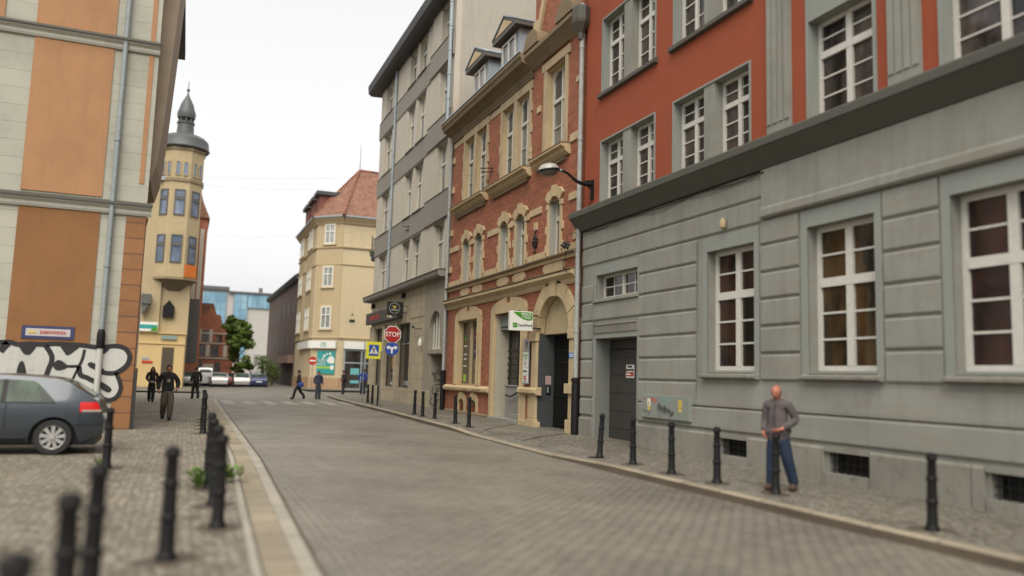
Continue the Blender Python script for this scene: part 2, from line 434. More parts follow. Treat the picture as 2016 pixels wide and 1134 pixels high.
# ------------------------------------------------------------------ ground materials
def setts(name, col, w, h, mortar, mcol, axes='YX', var=.16, off=.5, rough=.62, warp=.02, bumpd=.014, blot=.22, patch=(.75, 1.12)):
    m, b = new_mat(name, rough, 0, .4); n, l = nodes_of(m)
    p = pos_node(m, axes)
    pw = pos_node(m)
    nz = n.new('ShaderNodeTexNoise'); nz.inputs['Scale'].default_value = 1.7; nz.inputs['Detail'].default_value = 3; l.new(pw, nz.inputs['Vector'])
    mm = n.new('ShaderNodeVectorMath'); mm.operation = 'SCALE'; mm.inputs['Scale'].default_value = warp; l.new(nz.outputs['Color'], mm.inputs[0])
    va = n.new('ShaderNodeVectorMath'); va.operation = 'ADD'; l.new(p, va.inputs[0]); l.new(mm.outputs[0], va.inputs[1])
    t = n.new('ShaderNodeTexBrick'); l.new(va.outputs[0], t.inputs['Vector']); t.offset = off
    for k, v in (('Scale', 1), ('Brick Width', w), ('Row Height', h), ('Mortar Size', mortar), ('Mortar Smooth', .45), ('Bias', 0)): t.inputs[k].default_value = v
    t.inputs['Color1'].default_value = (*sc(col, 1 - var), 1); t.inputs['Color2'].default_value = (*sc(col, 1 + var), 1); t.inputs['Mortar'].default_value = (*mcol, 1)
    jn = ramp(m, noise(m, pw, 3.1, 5, .7), [(.35, (.25,) * 3), (.62, (1, 1, 1))]); jm = n.new('ShaderNodeMath'); jm.operation = 'MULTIPLY'; l.new(t.outputs['Fac'], jm.inputs[0]); l.new(jn, jm.inputs[1])
    t.inputs['Mortar'].default_value = (*col, 1)
    stone = mix(m, jm.outputs[0], t.outputs['Color'], mcol)
    c = mix(m, 1.0, stone, ramp(m, noise(m, pw, blot, 6, .62), [(.3, (patch[0],) * 3), (.55, (1, 1, 1)), (.75, (patch[1], patch[1] * .98, patch[1] * .94))]), 'MULTIPLY')
    f = ramp(m, noise(m, pw, 2.2, 8, .75), [(.55, (0, 0, 0)), (.78, (.35, .35, .35))])
    c = mix(m, f, c, (.085, .07, .05))
    l.new(c, b.inputs['Base Color'])
    rr = ramp(m, noise(m, pw, .5, 5), [(.3, (rough - .14,) * 3), (.7, (rough + .12,) * 3)]); l.new(rr, b.inputs['Roughness'])
    inv = n.new('ShaderNodeMath'); inv.operation = 'SUBTRACT'; inv.inputs[0].default_value = 1; l.new(t.outputs['Fac'], inv.inputs[1])
    nn = n.new('ShaderNodeMath'); nn.operation = 'MULTIPLY'; nn.inputs[1].default_value = .6; l.new(noise(m, pw, 14, 4), nn.inputs[0])
    ad = n.new('ShaderNodeMath'); ad.operation = 'ADD'; l.new(inv.outputs[0], ad.inputs[0]); l.new(nn.outputs[0], ad.inputs[1])
    bump(m, b, ad.outputs[0], bumpd, .9)
    return m
def mosaic(name, col, size, mcol, var=.3, rough=.7):
    """small cobbles laid without straight rows"""
    m, b = new_mat(name, rough, 0, .35); n, l = nodes_of(m)
    pw = pos_node(m)
    v = n.new('ShaderNodeTexVoronoi'); v.inputs['Scale'].default_value = 1 / size; v.inputs['Randomness'].default_value = .55; l.new(pw, v.inputs['Vector'])
    e = n.new('ShaderNodeTexVoronoi'); e.feature = 'DISTANCE_TO_EDGE'; e.inputs['Scale'].default_value = 1 / size; e.inputs['Randomness'].default_value = .55; l.new(pw, e.inputs['Vector'])
    bw = n.new('ShaderNodeRGBToBW'); l.new(v.outputs['Color'], bw.inputs[0])
    c = ramp(m, bw.outputs[0], [(.2, sc(col, 1 - var)), (.5, col), (.85, sc(col, 1 + var))])
    j = ramp(m, e.outputs['Distance'], [(.03, (1, 1, 1)), (.13, (0, 0, 0))])
    c = mix(m, j, c, mcol)
    c = mix(m, 1.0, c, ramp(m, noise(m, pw, .6, 6, .65), [(.3, (.74,) * 3), (.55, (1, 1, 1)), (.78, (1.12, 1.08, 1.0))]), 'MULTIPLY')
    f = ramp(m, noise(m, pw, 1.9, 8, .75), [(.55, (0, 0, 0)), (.8, (.4, .4, .4))])
    c = mix(m, f, c, (.11, .085, .055))
    l.new(c, b.inputs['Base Color'])
    s = n.new('ShaderNodeMath'); s.operation = 'MINIMUM'; s.inputs[1].default_value = .25; l.new(e.outputs['Distance'], s.inputs[0])
    bump(m, b, s.outputs[0], .05, .8)
    return m
M['road'] = setts('grey_stone_setts', (.205, .188, .152), .20, .125, .014, (.075, .064, .048), 'XY', var=.13, warp=.09, blot=.3, rough=.56, bumpd=.022, patch=(.70, 1.18))
M['crossroad'] = setts('dark_street_setts', (.19, .178, .15), .2, .13, .012, (.075, .07, .06), 'XY', var=.12)
M['pavR'] = mosaic('grey_pavement_cobbles', (.20, .185, .15), .105, (.085, .075, .055), .25)
M['pavL'] = mosaic('tan_pavement_cobbles', (.235, .21, .165), .10, (.10, .085, .06), .30)
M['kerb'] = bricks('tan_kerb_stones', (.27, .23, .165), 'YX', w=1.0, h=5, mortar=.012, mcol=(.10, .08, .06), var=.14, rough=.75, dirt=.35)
M['slab'] = bricks('sandy_gutter_slabs', (.255, .215, .15), 'YX', w=.6, h=6, mortar=.014, mcol=(.11, .085, .055), var=.2, rough=.75, dirt=.6)
M['kerbL'] = bricks('pale_kerb_stones', (.30, .275, .225), 'YX', w=1.0, h=5, mortar=.01, mcol=(.12, .10, .07), var=.1, rough=.75, dirt=.25)
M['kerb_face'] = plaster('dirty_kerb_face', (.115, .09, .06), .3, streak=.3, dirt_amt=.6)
M['zebra'] = plaster('worn_white_road_paint', (.285, .27, .23), .3, streak=0, dirt_amt=.8)
M['earth'] = plaster('grey_town_ground', (.15, .14, .12), .2)
M['bare'] = plaster('bare_earth', (.075, .058, .04), .25)

def sheet(name, mat, xs, ys, zf, skirt=None):
    """a ground sheet sampled on a grid; xs may be functions of y"""
    mb = MB(); nx, ny = len(xs), len(ys); vs = []
    for y in ys:
        for x in xs:
            X = x(y) if callable(x) else x
            vs.append((X, y, zf(X, y)))
    fs = [(j * nx + i, j * nx + i + 1, (j + 1) * nx + i + 1, (j + 1) * nx + i) for j in range(ny - 1) for i in range(nx - 1)]
    mb.add(vs, fs)
    o = mb.build(name, mat); o['kind'] = 'structure'; return o
def rng(a, b, n): return [a + (b - a) * i / n for i in range(n + 1)]
def XL(y): return lerp([0, 7, 16, 40, 60], [1.12, 1.17, 1.45, 1.7, 1.9], y)        # road edge, left
def XR(y): return lerp([-10, 7, 13, 17, 27, 37, 43.7, 48, 54, 56.5], [8.3, 8.25, 8.08, 8.0, 8.02, 8.2, 8.32, 8.5, 8.9, 9.6], y)   # kerb, right
ys = rng(-10, 56.5, 133)
sheet('road', M['road'], [XL] + [lambda y, t=t: XL(y) + (XR(y) - XL(y)) * t for t in rng(0, 1, 16)[1:-1]] + [lambda y: XR(y) + .01], ys, roadz)
sheet('crossing_street', M['crossroad'], rng(-60, 80, 70), rng(56.5, 130, 37), lambda x, y: roadz(x, y) - .004)
sheet('side_street', M['crossroad'], [-60, -30, -1] + [XL], rng(47.5, 56.5, 6), lambda x, y: roadz(x, y) - .004)
mbg = MB(); mbg.quad((-900, -900, -.6), (900, -900, -.6), (900, 900, -.6), (-900, 900, -.6)); mbg.build('ground', M['earth'])['kind'] = 'structure'
# right pavement with its rounded corner into the crossing street
def pav_edge(y): return XR(y) + .16
sheet('pavement', M['pavR'], [pav_edge, lambda y: XR(y) + .6, lambda y: XR(y) + 1.45, lambda y: 10.4, lambda y: 12.2], rng(-10, 50.5, 121), pavz)
def xc(y): return pav_edge(y) if y < 54 else pav_edge(54) + (1 - math.sqrt(max(0, 1 - ((y - 54) / 4.0) ** 2))) * 4.0
sheet('pavement', M['pavR'], [xc, lambda y: xc(y) + 1.0, lambda y: max(xc(y) + 2, 13), 16, 24, 40], rng(50.5, 57.99, 24), gz)
def kerb(name, mat, xin, xout, ys, ztop, zbot, face=False):
    """kerb stones: a flat top and a real vertical face towards the road (x = xout side)"""
    mb = MB(); vs = []
    for y in ys:
        a, b = xin(y), xout(y); s = 1 if b > a else -1
        vs += [(a, y, ztop(a, y) + .002), (b - .025 * s, y, ztop(b, y) + .002), (b, y, ztop(b, y) - .022), (b, y, zbot(b, y) - .05)]
    n = len(ys)
    fs = [(j * 4 + i, j * 4 + i + 1, (j + 1) * 4 + i + 1, (j + 1) * 4 + i) for j in range(n - 1) for i in range(3)]
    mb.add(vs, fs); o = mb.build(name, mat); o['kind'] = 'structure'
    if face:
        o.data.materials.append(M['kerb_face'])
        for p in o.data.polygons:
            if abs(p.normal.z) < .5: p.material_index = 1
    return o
kerb('kerb', M['kerb'], pav_edge, XR, rng(-10, 54, 128), pavz, roadz, True)
def xk(y): return xc(y) - .16
kerb('kerb', M['kerb'], xc, xk, rng(54, 57.99, 16), gz, roadz)
mbk = MB(); mbk.wbox(13.0, 40, 57.99, 58.13, -.2, gz(14, 58) + .001); mbk.build('kerb', M['kerb'])['kind'] = 'structure'
# left pavement, kerb line, gutter slabs
sheet('pavement', M['pavL'], [-40, -20, -9, -4, -1.5, 0, lambda y: XL(y) - .55], rng(-10, 47.5, 60), lambda x, y: 0.0)
kerb('kerb', M['kerbL'], lambda y: XL(y) - .55, lambda y: XL(y) - .455, rng(-10, 47.5, 60), lambda x, y: .004, lambda x, y: -.02)
sheet('gutter', M['slab'], [lambda y: XL(y) - .45, lambda y: XL(y) - .17], rng(-10, 47.5, 60), lambda x, y: -.008)
sheet('gutter', M['kerbL'], [lambda y: XL(y) - .162, lambda y: XL(y) - .012], rng(-10, 47.5, 60), lambda x, y: -.016)
sheet('gutter', M['bare'], [lambda y: XL(y) - .02, lambda y: XL(y) + .035], rng(-10, 47.5, 60), lambda x, y: roadz(x, y) + .004)
sheet('pavement', M['pavL'], [-40, -20, -9, -4, -1, 1.2], rng(59, 76, 6), lambda x, y: roadz(x, y) + .1)
sheet('pavement', M['pavR'], [9.4, 12, 20, 40], rng(66.5, 74, 4), lambda x, y: gz(x, y) + .005)
# faint dark bands of longer stones laid across the right pavement
for (a, b) in (((8.75, 23.6), (10.95, 26.3)), ((8.55, 20.2), (10.95, 22.2))):
    n = 14; mb = MB(); vs = []
    for i in range(n + 1):
        x = a[0] + (b[0] - a[0]) * i / n; y = a[1] + (b[1] - a[1]) * i / n
        vs += [(x, y - .09, pavz(x, y) + .005), (x, y + .09, pavz(x, y) + .005)]
    mb.add(vs, [(2 * i, 2 * i + 2, 2 * i + 3, 2 * i + 1) for i in range(n)])
    mb.build('pavement_band', M['bare'])['kind'] = 'structure'
sheet('gutter', M['bare'], [lambda y: XR(y) - .085 - .03 * math.sin(y * 2.3), lambda y: XR(y) + .005], rng(-10, 54, 160), lambda x, y: roadz(x, y) + .004)
# zebra stripes of the crossing
for k in range(7):
    x = 1.95 + k * 1.0; mb = MB(); vs = []
    for i in range(9):
        y = 41.2 + i * .6; vs += [(x, y, roadz(x, y) + .005), (x + .5, y, roadz(x + .5, y) + .005)]
    mb.add(vs, [(2 * i, 2 * i + 1, 2 * i + 3, 2 * i + 2) for i in range(8)])
    mb.build('zebra_crossing_marking', M['zebra'])['kind'] = 'structure'
# dirt collars round the bollards are part of each bollard's base (see below)
# ------------------------------------------------------------------ the grey and red office house
FR = Fr((11, 0), (0, 1), (-1, 0))
A = thing('office_building', 'grey and red office house with rusticated ground floor and dark cornice', 'building', (11, 8, 0))
WIN = [(13.62, 15.28, 1.92, 4.63), (10.42, 12.06, 1.92, 4.68), (7.2, 8.92, 1.92, 4.68), (4.0, 5.7, 1.92, 4.68)]
holes = [(*w, .29) for w in WIN] + [(18.34, 20.66, 3.97, 4.66, .30), (18.32, 20.65, -.3, 2.82, .5),
         (13.88, 14.79, .10, .46, .25), (10.65, 11.6, .08, .46, .25), (7.45, 8.4, .07, .46, .25)]
mb = wall_mb(MB(), FR, -4, 21.55, -.6, 6.12, holes)
shell(mb, FR, -4, 21.55, -.6, 6.12, 12); mb.build('lower_wall', M['grey'], A)
# rusticated courses: each block stands 4 cm proud and is undercut along its lower edge
def course(mb, u0, u1, z0, z1, d=.045):
    mb.mould(FR, u0, u1, [(-.01, z0 + .02), (d - .015, z0 + .055), (d, z0 + .08), (d, z1 - .035), (d - .02, z1), (-.01, z1)])
LV = [.56, 1.09, 1.64, 2.20, 2.75, 3.305, 3.86, 4.41, 4.97, 5.50, 6.08]
mb = MB()
for i in (1, 2, 3, 4, 6): course(mb, 20.78, 21.52, LV[i], LV[i + 1])
for i in (1, 2, 3, 4): course(mb, 15.66, 18.22, LV[i], LV[i + 1])
course(mb, 15.66, 21.5, LV[5], LV[6])
for i in (6, 7): course(mb, 15.66, 18.22, LV[i], LV[i + 1])
course(mb, 13.3, 21.52, LV[8], LV[9]); course(mb, 13.3, 21.52, LV[9], LV[10])
for (a, b) in ((12.28, 13.40), (9.12, 10.22), (5.95, 7.0), (2.8, 3.8)):
    zz = [1.68, 2.24, 2.80, 3.36, 3.92, 4.49, 5.04]
    for i in range(6): course(mb, a, b, zz[i], zz[i + 1] - (.0 if i < 5 else .02))
course(mb, -3.9, 18.25, .57, 1.09, .05); course(mb, 20.70, 21.52, .57, 1.09, .05)
mb.mould(FR, -3.9, 18.25, [(-.01, 1.10), (.05, 1.135), (.05, 1.20), (.02, 1.62), (-.01, 1.62)])
mb.build('rustication', M['grey'], A)
mb = MB()
for (a, b) in ((15.1, 18.25), (14.85, 15.08), (11.72, 13.82), (11.66, 11.70), (8.68, 10.58), (8.46, 8.66), (4.9, 7.38), (1.8, 4.88), (-3.9, 1.78), (20.70, 21.52)):
    mb.mould(FR, a, b, [(-.01, -.6), (.075, -.6), (.075, .50), (.05, .545), (-.01, .545)])
for (a, b) in ((13.84, 14.83), (10.6, 11.64), (7.4, 8.44)):
    mb.box(FR, a, b, -.01, .075, -.6, .075); mb.box(FR, a, b, -.01, .07, .462, .545)
mb.build('plinth', M['plinth'], A)
# frieze over the large windows, string and dark cornice
mb = MB(); mb.mould(FR, -3.9, 13.3, [(-.01, 5.06), (.10, 5.06), (.14, 5.10), (.14, 5.24), (.10, 5.30), (.10, 6.09), (-.01, 6.09)]); mb.build('frieze', M['grey'], A)
mb = MB(); mb.mould(FR, -4, 21.72, [(-.02, 6.10), (.12, 6.10), (.17, 6.16), (.40, 6.44), (.44, 6.47), (.44, 6.62), (.40, 6.66), (-.02, 6.76)]); mb.build('cornice', M['slate'], A)
# architraves and window sills
mb = MB()
def frame4(mb, F, u0, u1, z0, z1, w, d0, d1, bottom=False, wt=None):
    wt = wt or w
    mb.box(F, u0 - w, u0, d0, d1, z0, z1); mb.box(F, u1, u1 + w, d0, d1, z0, z1); mb.box(F, u0 - w, u1 + w, d0, d1, z1, z1 + wt)
    if bottom: mb.box(F, u0 - w, u1 + w, d0, d1, z0 - w, z0)
for w in WIN: frame4(mb, FR, w[0], w[1], 1.76, w[3], .16, -.01, .03, wt=.33)
frame4(mb, FR, 18.34, 20.66, 3.88, 4.66, .10, -.01, .03, wt=.27)
frame4(mb, FR, 18.32, 20.65, -.3, 2.82, .10, -.01, .032, wt=.40)
mb.build('architrave', M['grey_smooth'], A)
mb = MB()
for w in WIN: mb.mould(FR, w[0] - .14, w[1] + .14, [(-.02, 1.72), (.13, 1.75), (.16, 1.77), (.16, 1.82), (-.02, 1.86)])
mb.mould(FR, 18.24, 20.76, [(-.02, 3.84), (.10, 3.86), (.10, 3.91), (-.02, 3.95)])
mb.mould(FR, 18.28, 20.7, [(-.02, 2.95), (.06, 2.97), (.075, 3.17), (.10, 3.20), (-.02, 3.24)])
mb.build('ledge', M['plinth'], A)
for i, w in enumerate(WIN):
    window(A, FR, *w, .29, M['white'], M[('glassA', 'glassA2', 'glassA3', 'glassA')[i]], 2, transom=3.60, up=1, lo=2, fw=.10, mw=.17, bar=.04, sill=(0.0, .02, .05), sm=M['grey_smooth'])
window(A, FR, 18.34, 20.66, 3.97, 4.66, .30, M['white'], M['glassA'], 2, lo=1, fw=.07, mw=.12, vbar=1)
# recessed door
mb = MB(); mb.box(FR, 18.32, 20.65, -.52, -.47, -.3, 2.82)
D = mb.build('door', M['door'], A)
mb = MB()
for k in range(5): mb.box(FR, 18.4, 20.6, -.475, -.464, .28 + k * .5, .288 + k * .5)
mb.box(FR, 18.34, 20.63, -.475, -.455, 2.5, 2.54); mb.build('panel_joint', M['blk'], D)
mb = MB(); mb.tube([FR.p(18.6, -.42, 1.02), FR.p(18.6, -.42, 1.14)], .014); mb.build('handle', M['gal'], D)
# ribbed render in the door reveal
mb = MB()
for k in range(56): mb.box(FR, 20.628, 20.652, -.45, -.005, -.05 + k * .05, -.05 + k * .05 + .03)
mb.build('ribbed_reveal', M['grey_smooth'], A)
# small teeth along the block ends beside the door (combed render)
mb = MB()
for (u, za, zb) in ((18.235, .6, 2.7), (18.235, 3.9, 4.9), (15.655, 1.15, 4.9), (20.775, .6, 4.4)):
    z = za
    while z < zb: mb.box(FR, u - .012, u + .012, .0, .05, z, z + .03); z += .055
[p.build_one('combed_edge', M['grey'], A) for p in mb.pieces(.3)]
# cellar lights with bars
for (a, b, c, e) in ((13.88, 14.79, .10, .46), (10.65, 11.6, .08, .46), (7.45, 8.4, .07, .46)):
    mb = MB(); mb.box(FR, a, b, -.27, -.23, c, e); g = mb.build('cellar_window', M['blk'], A)
    mb = MB(); n = 6
    for k in range(n): u = a + (b - a) * (k + .5) / n; mb.tube([FR.p(u, -.06, c), FR.p(u, -.06, e)], .009, 6)
    for k in range(3): z = c + (e - c) * (k + .5) / 3; mb.tube([FR.p(a, -.06, z), FR.p(b, -.06, z)], .008, 6)
    mb.build('grille', M['iron'], g)
# ---- upper storeys
UP = []
for zb, zt in ((6.78, 8.62), (10.15, 12.4)):
    for (a, b) in ((17.6, 20.5), (13.76, 16.69)): UP.append((a, b, zb, zt))
    for (a, b) in ((10.36, 11.95), (7.15, 8.95), (3.95, 5.7)): UP.append((a, b, zb, zt + .16))
mb = wall_mb(MB(), FR, -4, 21.55, 6.12, 15.2, [(*h, .30) for h in UP]); shell(mb, FR, -4, 21.55, 6.12, 15.2, 12)
mb.build('upper_wall', M['red'], A)
mb = MB()
for (a, b) in ((12.45, 13.15), (9.35, 10.02), (6.1, 6.8), (2.9, 3.6)):
    mb.box(FR, a, b, -.01, .06, 6.76, 14.6)
    for k in range(4): u = a + (b - a) * (k + .5) / 4; mb.box(FR, u - .06, u + .06, .058, .085, 7.0, 14.5)
mb.build('pilaster', M['grey'], A)
mb = MB()
def slab(mb, F, u0, u1, z0, z1, holes, d0, d1):
    """a raised panel with openings"""
    wall_mb(mb, F, u0, u1, z0, z1, holes, dep=d1 - d0, d=d1)
    for a, b in (((u0, z0), (u0, z1)), ((u1, z0), (u1, z1)), ((u0, z0), (u1, z0)), ((u0, z1), (u1, z1))):
        mb.quad(F.p(a[0], d1, a[1]), F.p(b[0], d1, b[1]), F.p(b[0], d0, b[1]), F.p(a[0], d0, a[1]))
for (a, b) in ((10.36, 11.95), (7.15, 8.95), (3.95, 5.7)):
    slab(mb, FR, a - .07, b + .07, 6.76, 13.2, [(a, b, 6.78, 8.78), (a, b, 10.15, 12.56)], -.005, .035)
for (a, b) in ((17.6, 20.5), (13.76, 16.69)):
    for zb, zt in ((6.78, 8.62), (10.15, 12.4)):
        frame4(mb, FR, a, b, zb, zt, .045, -.005, .03)
mb.build('architrave', M['grey_smooth'], A)
mb = MB(); mbl = MB(); mbs = MB()
for (a, b) in ((17.6, 20.5), (13.76, 16.69)):
    c = (a + b) / 2
    for zb, zt in ((6.78, 8.62), (10.15, 12.4)):
        mb.box(FR, c - .21, c + .21, -.30, .0, zb, zt)
        q = .004        # grey lining of the red reveals
        for (x0, x1, y0, y1) in ((a, a + q, zb, zt), (b - q, b, zb, zt), (a + q, b - q, zt - q, zt)): mbl.box(FR, x0, x1, -.297, -.002, y0, y1)
        for (x0, x1) in ((a, c - .21), (c + .21, b)):
            window(A, FR, x0, x1, zb, zt, .30, M['white'], M['glassU'], 2, transom=zb + (zt - zb) * .66, up=1, lo=2, fw=.085, mw=.12, bar=.032)
        if zb > 9: mbs.mould(FR, a - .14, b + .14, [(-.02, zb - .19), (.12, zb - .16), (.12, zb - .06), (-.02, zb - .002)])
for (a, b) in ((10.36, 11.95), (7.15, 8.95), (3.95, 5.7)):
    for zb, zt in ((6.78, 8.78), (10.15, 12.56)):
        q = .004
        for (x0, x1, y0, y1) in ((a, a + q, zb, zt), (b - q, b, zb, zt), (a + q, b - q, zt - q, zt)): mbl.box(FR, x0, x1, -.297, -.002, y0, y1)
        window(A, FR, a, b, zb, zt, .30, M['white'], M['glassU'], 2, transom=zb + (zt - zb) * .66, up=1, lo=2, fw=.085, mw=.14, bar=.032)
        if zb > 9: mbs.mould(FR, a - .14, b + .14, [(-.02, zb - .19), (.12, zb - .16), (.12, zb - .06), (-.02, zb - .002)])
mb.build('mullion_pier', M['grey'], A); mbl.build('reveal_lining', M['grey_smooth'], A); mbs.build('sill', M['slate'], A)
mb = MB(); mb.mould(FR, -4.2, 21.6, [(-.3, 14.7), (.15, 14.7), (.5, 15.05), (.5, 15.3), (-.3, 15.45)]); mb.build('eaves_cornice', M['slate'], A)
mb = MB(); mb.prism(Fr((11, 0), (1, 0), (0, 1)), [(-.2, 15.4), (12, 15.4), (8, 19.5), (3.5, 19.5)], -3.9, 21.5); mb.build('roof', M['tile_old'], A)
# hopper head at the top and thin cable run under the cornice
mb = MB(); mb.tube([FR.p(u, .10 + .02 * math.sin(u * 3), 6.02 + .02 * math.sin(u * 2.1)) for u in rng(13.2, 21.5, 24)], .016, 6); mb.build('cable_run', M['cable'], A)
mb = MB(); mb.tube(smooth_pts([tuple(FR.p(21.05, .03, 6.98)), tuple(FR.p(21.2, .05, 6.86)), tuple(FR.p(21.12, .05, 6.78)), tuple(FR.p(20.95, .04, 6.79))]), .01, 6); mb.build('loose_wire', M['cable'], A)

# wall lantern over the first large window
L = thing('wall_lantern', 'small amber wall lantern above the window nearest the steel door', 'lamp', tuple(FR.p(14.55, .05, 5.16)))
mb = MB(); mb.lathe(FR.p(14.55, .12, 5.05), [(.02, 0), (.06, .03), (.075, .12), (.06, .2), (.015, .24)], 12); mb.build('glass_shade', M['stone'], L, smooth=True)
mb = MB(); mb.box(FR, 14.52, 14.58, .0, .12, 5.2, 5.24); mb.build('bracket', M['iron'], L)
# electricity cabinet set against the wall
CB = thing('utility_cabinet', 'wide low grey utility cabinet with scribbled doors on the grey wall', 'cabinet', tuple(FR.p(16.86, .05, .73)))
mb = MB(); mb.box(FR, 15.80, 17.92, .03, .115, .73, 1.31); mb.build('body', M['cabinet'], CB, bevel=.006)
for k, (a, b) in enumerate(((17.20, 17.90), (16.52, 17.18), (15.82, 16.50))):
    mb = MB(); mb.box(FR, a, b, .113, .124, .745, 1.295); dr = mb.build('cabinet_door', M['cabinet'], CB, bevel=.003)
    if k != 1:
        c = (a + b) / 2 + (.0 if k == 0 else .02); mb = MB(); mb.box(FR, c - .075, c + .075, .1235, .1265, 1.03, 1.21)
        s = mb.build('warning_plate', M['sign_white'] if k == 0 else M['ochreplate'], dr)
        mb = MB(); mb.prism(FR, [(c - .055, 1.06), (c + .055, 1.06), (c, 1.18)], .1262, .1282); mb.build('warning_triangle', M['ochreplate'], s)
        mb = MB(); mb.prism(FR, [(c - .01, 1.075), (c + .014, 1.12), (c - .004, 1.12), (c + .006, 1.16), (c - .016, 1.105), (c + .002, 1.105)], .1278, .1292); mb.build('lightning_mark', M['sign_black'], s)
        mb = MB(); mb.box(FR, c - .06, c + .06, .1235, .126, .93, 1.015); mb.build('caption_plate', M['ochreplate'], dr)
    if k == 1:
        mb = MB(); mb.prism(FR, [(16.6, 1.285), (17.02, 1.285), (17.0, 1.1), (16.9, 1.06), (16.72, 1.08), (16.62, 1.14)], .1235, .1255); mb.build('paint_patch', M['tealpaint'], dr)
    if k == 0:
        mb = MB()
        mb.prism(FR, smooth_pts([(17.62, 1.17), (17.5, 1.225), (17.35, 1.24), (17.22, 1.2), (17.21, 1.13), (17.3, 1.1), (17.4, 1.14), (17.5, 1.13)], True, 4), .1235, .1252)
        stroke(mb, FR, smooth_pts([(17.85, 1.25), (17.78, 1.17), (17.72, 1.2), (17.66, 1.24)]), .02, .12, .1254); mb.build('red_scribble', M['rosespray'], dr)
        mb = MB()
        for q in ([(17.86, .92), (17.78, .93)], [(17.83, .95), (17.82, .86)], [(17.76, .92), (17.73, .86), (17.70, .9), (17.76, .92)], [(17.69, .93), (17.66, .85), (17.63, .83)], [(17.62, .9), (17.58, .86), (17.55, .9), (17.56, .82), (17.6, .79)]):
            stroke(mb, FR, smooth_pts(q) if len(q) > 2 else q, .014, .12, .1255)
        mb.build('black_tag', M['spray'], dr)
mb = MB(); rr = random.Random(3); u = 17.16
pts = []
while u > 16.42:
    top = 1.14 - (17.16 - u) * .34 + rr.uniform(-.05, .05); bot = .93 - (17.16 - u) * .16 + rr.uniform(-.04, .04)
    pts += [(u, bot), (u - .022, top)]; u -= .05
stroke(mb, FR, pts, .033, .12, .1258)
for (uu, a, b) in ((17.12, .93, .77), (17.05, .93, .75), (16.98, .9, .76), (16.9, .9, .8), (16.6, .85, .76)): stroke(mb, FR, [(uu, a), (uu, b)], .010, .12, .1256)
mb.build('black_spray_scrawl', M['spray'], CB)
# notice on the steel door
N = thing('notice_sign', 'white and red notice fixed to the charcoal steel door', 'sign', tuple(FR.p(19.48, -.46, 1.75)))
mb = MB(); mb.box(FR, 19.27, 19.69, -.47, -.452, 1.72, 2.08); mb.build('plate', M['sign_white'], N)
mb = MB(); mb.box(FR, 19.285, 19.675, -.4535, -.449, 1.755, 1.885); mb.build('red_field', M['redprint'], N)
text_mesh('BRAMA', .075, FR.p(19.48, -.4515, 2.025), (0, -1, 0), (0, 0, 1), (-1, 0, 0), M['sign_black'], N, bold=.003)
text_mesh('WJAZDOWA', .07, FR.p(19.48, -.4515, 1.935), (0, -1, 0), (0, 0, 1), (-1, 0, 0), M['sign_black'], N, bold=.003)
text_mesh('NIE\nZASTAWIAC', .05, FR.p(19.55, -.4485, 1.835), (0, -1, 0), (0, 0, 1), (-1, 0, 0), M['sign_white'], N, bold=.002)
# ------------------------------------------------------------------ the red brick house
B = thing('brick_house', 'red brick town house with yellow sandstone window frames and arched gateway', 'building', (11, 28, 0))
STO = M['stone']; UB0, UB1 = 21.78, 34.98
RS = 25.62                                # the right-hand bay projects as far as this
wall_h = [(30.72, 33.30, 1.27, 4.00, .22), (26.10, 28.75, -.4, 4.02, .6), (32.2, 32.9, .2, .68, .22), (30.72, 31.42, .2, .68, .22)]
P1 = [(32.22, 33.06), (30.62, 31.46), (27.76, 28.60), (26.16, 27.0)]
P2 = [(31.98, 33.22), (30.44, 31.68), (27.42, 28.66), (25.98, 27.22)]
for a, b in P1: wall_h.append((a, b, 5.66, 7.46, .26))
for a, b in P2: wall_h.append((a, b, 9.18, 12.02, .24))
mb = wall_mb(MB(), FR, RS, UB1, -.6, 13.0, wall_h); shell(mb, FR, RS - .3, UB1, -.6, 13.0, 11)
mb.build('wall', M['brick'], B)
RD = .04
mb = wall_mb(MB(), FR, UB0, RS, -.6, 17.2, [(22.2, 24.65, -.5, 4.35, .62), (23.14, 23.98, 5.66, 7.50, .3), (22.95, 24.42, 9.2, 12.15, .3)], d=RD)
mb.quad(FR.p(RS, RD, -.6), FR.p(RS, RD, 17.2), FR.p(RS, -.5, 17.2), FR.p(RS, -.5, -.6)); mb.quad(FR.p(UB0, RD, -.6), FR.p(UB0, RD, 17.2), FR.p(UB0, -11, 17.2), FR.p(UB0, -11, -.6))
# brick spandrels over the arch
cu, cz, ri = 23.425, 3.12, 1.225
for i in range(20):
    a0, a1 = math.pi * i / 20, math.pi * (i + 1) / 20
    p0 = (cu - ri * math.cos(a0), cz + ri * math.sin(a0)); p1 = (cu - ri * math.cos(a1), cz + ri * math.sin(a1))
    mb.quad(FR.p(p0[0], RD, p0[1]), FR.p(p1[0], RD, p1[1]), FR.p(p1[0], RD, 4.35), FR.p(p0[0], RD, 4.35))
    mb.quad(FR.p(p0[0], RD, p0[1]), FR.p(p1[0], RD, p1[1]), FR.p(p1[0], -.3, p1[1]), FR.p(p0[0], -.3, p0[1]))
mb.build('projecting_bay', M['brick'], B)
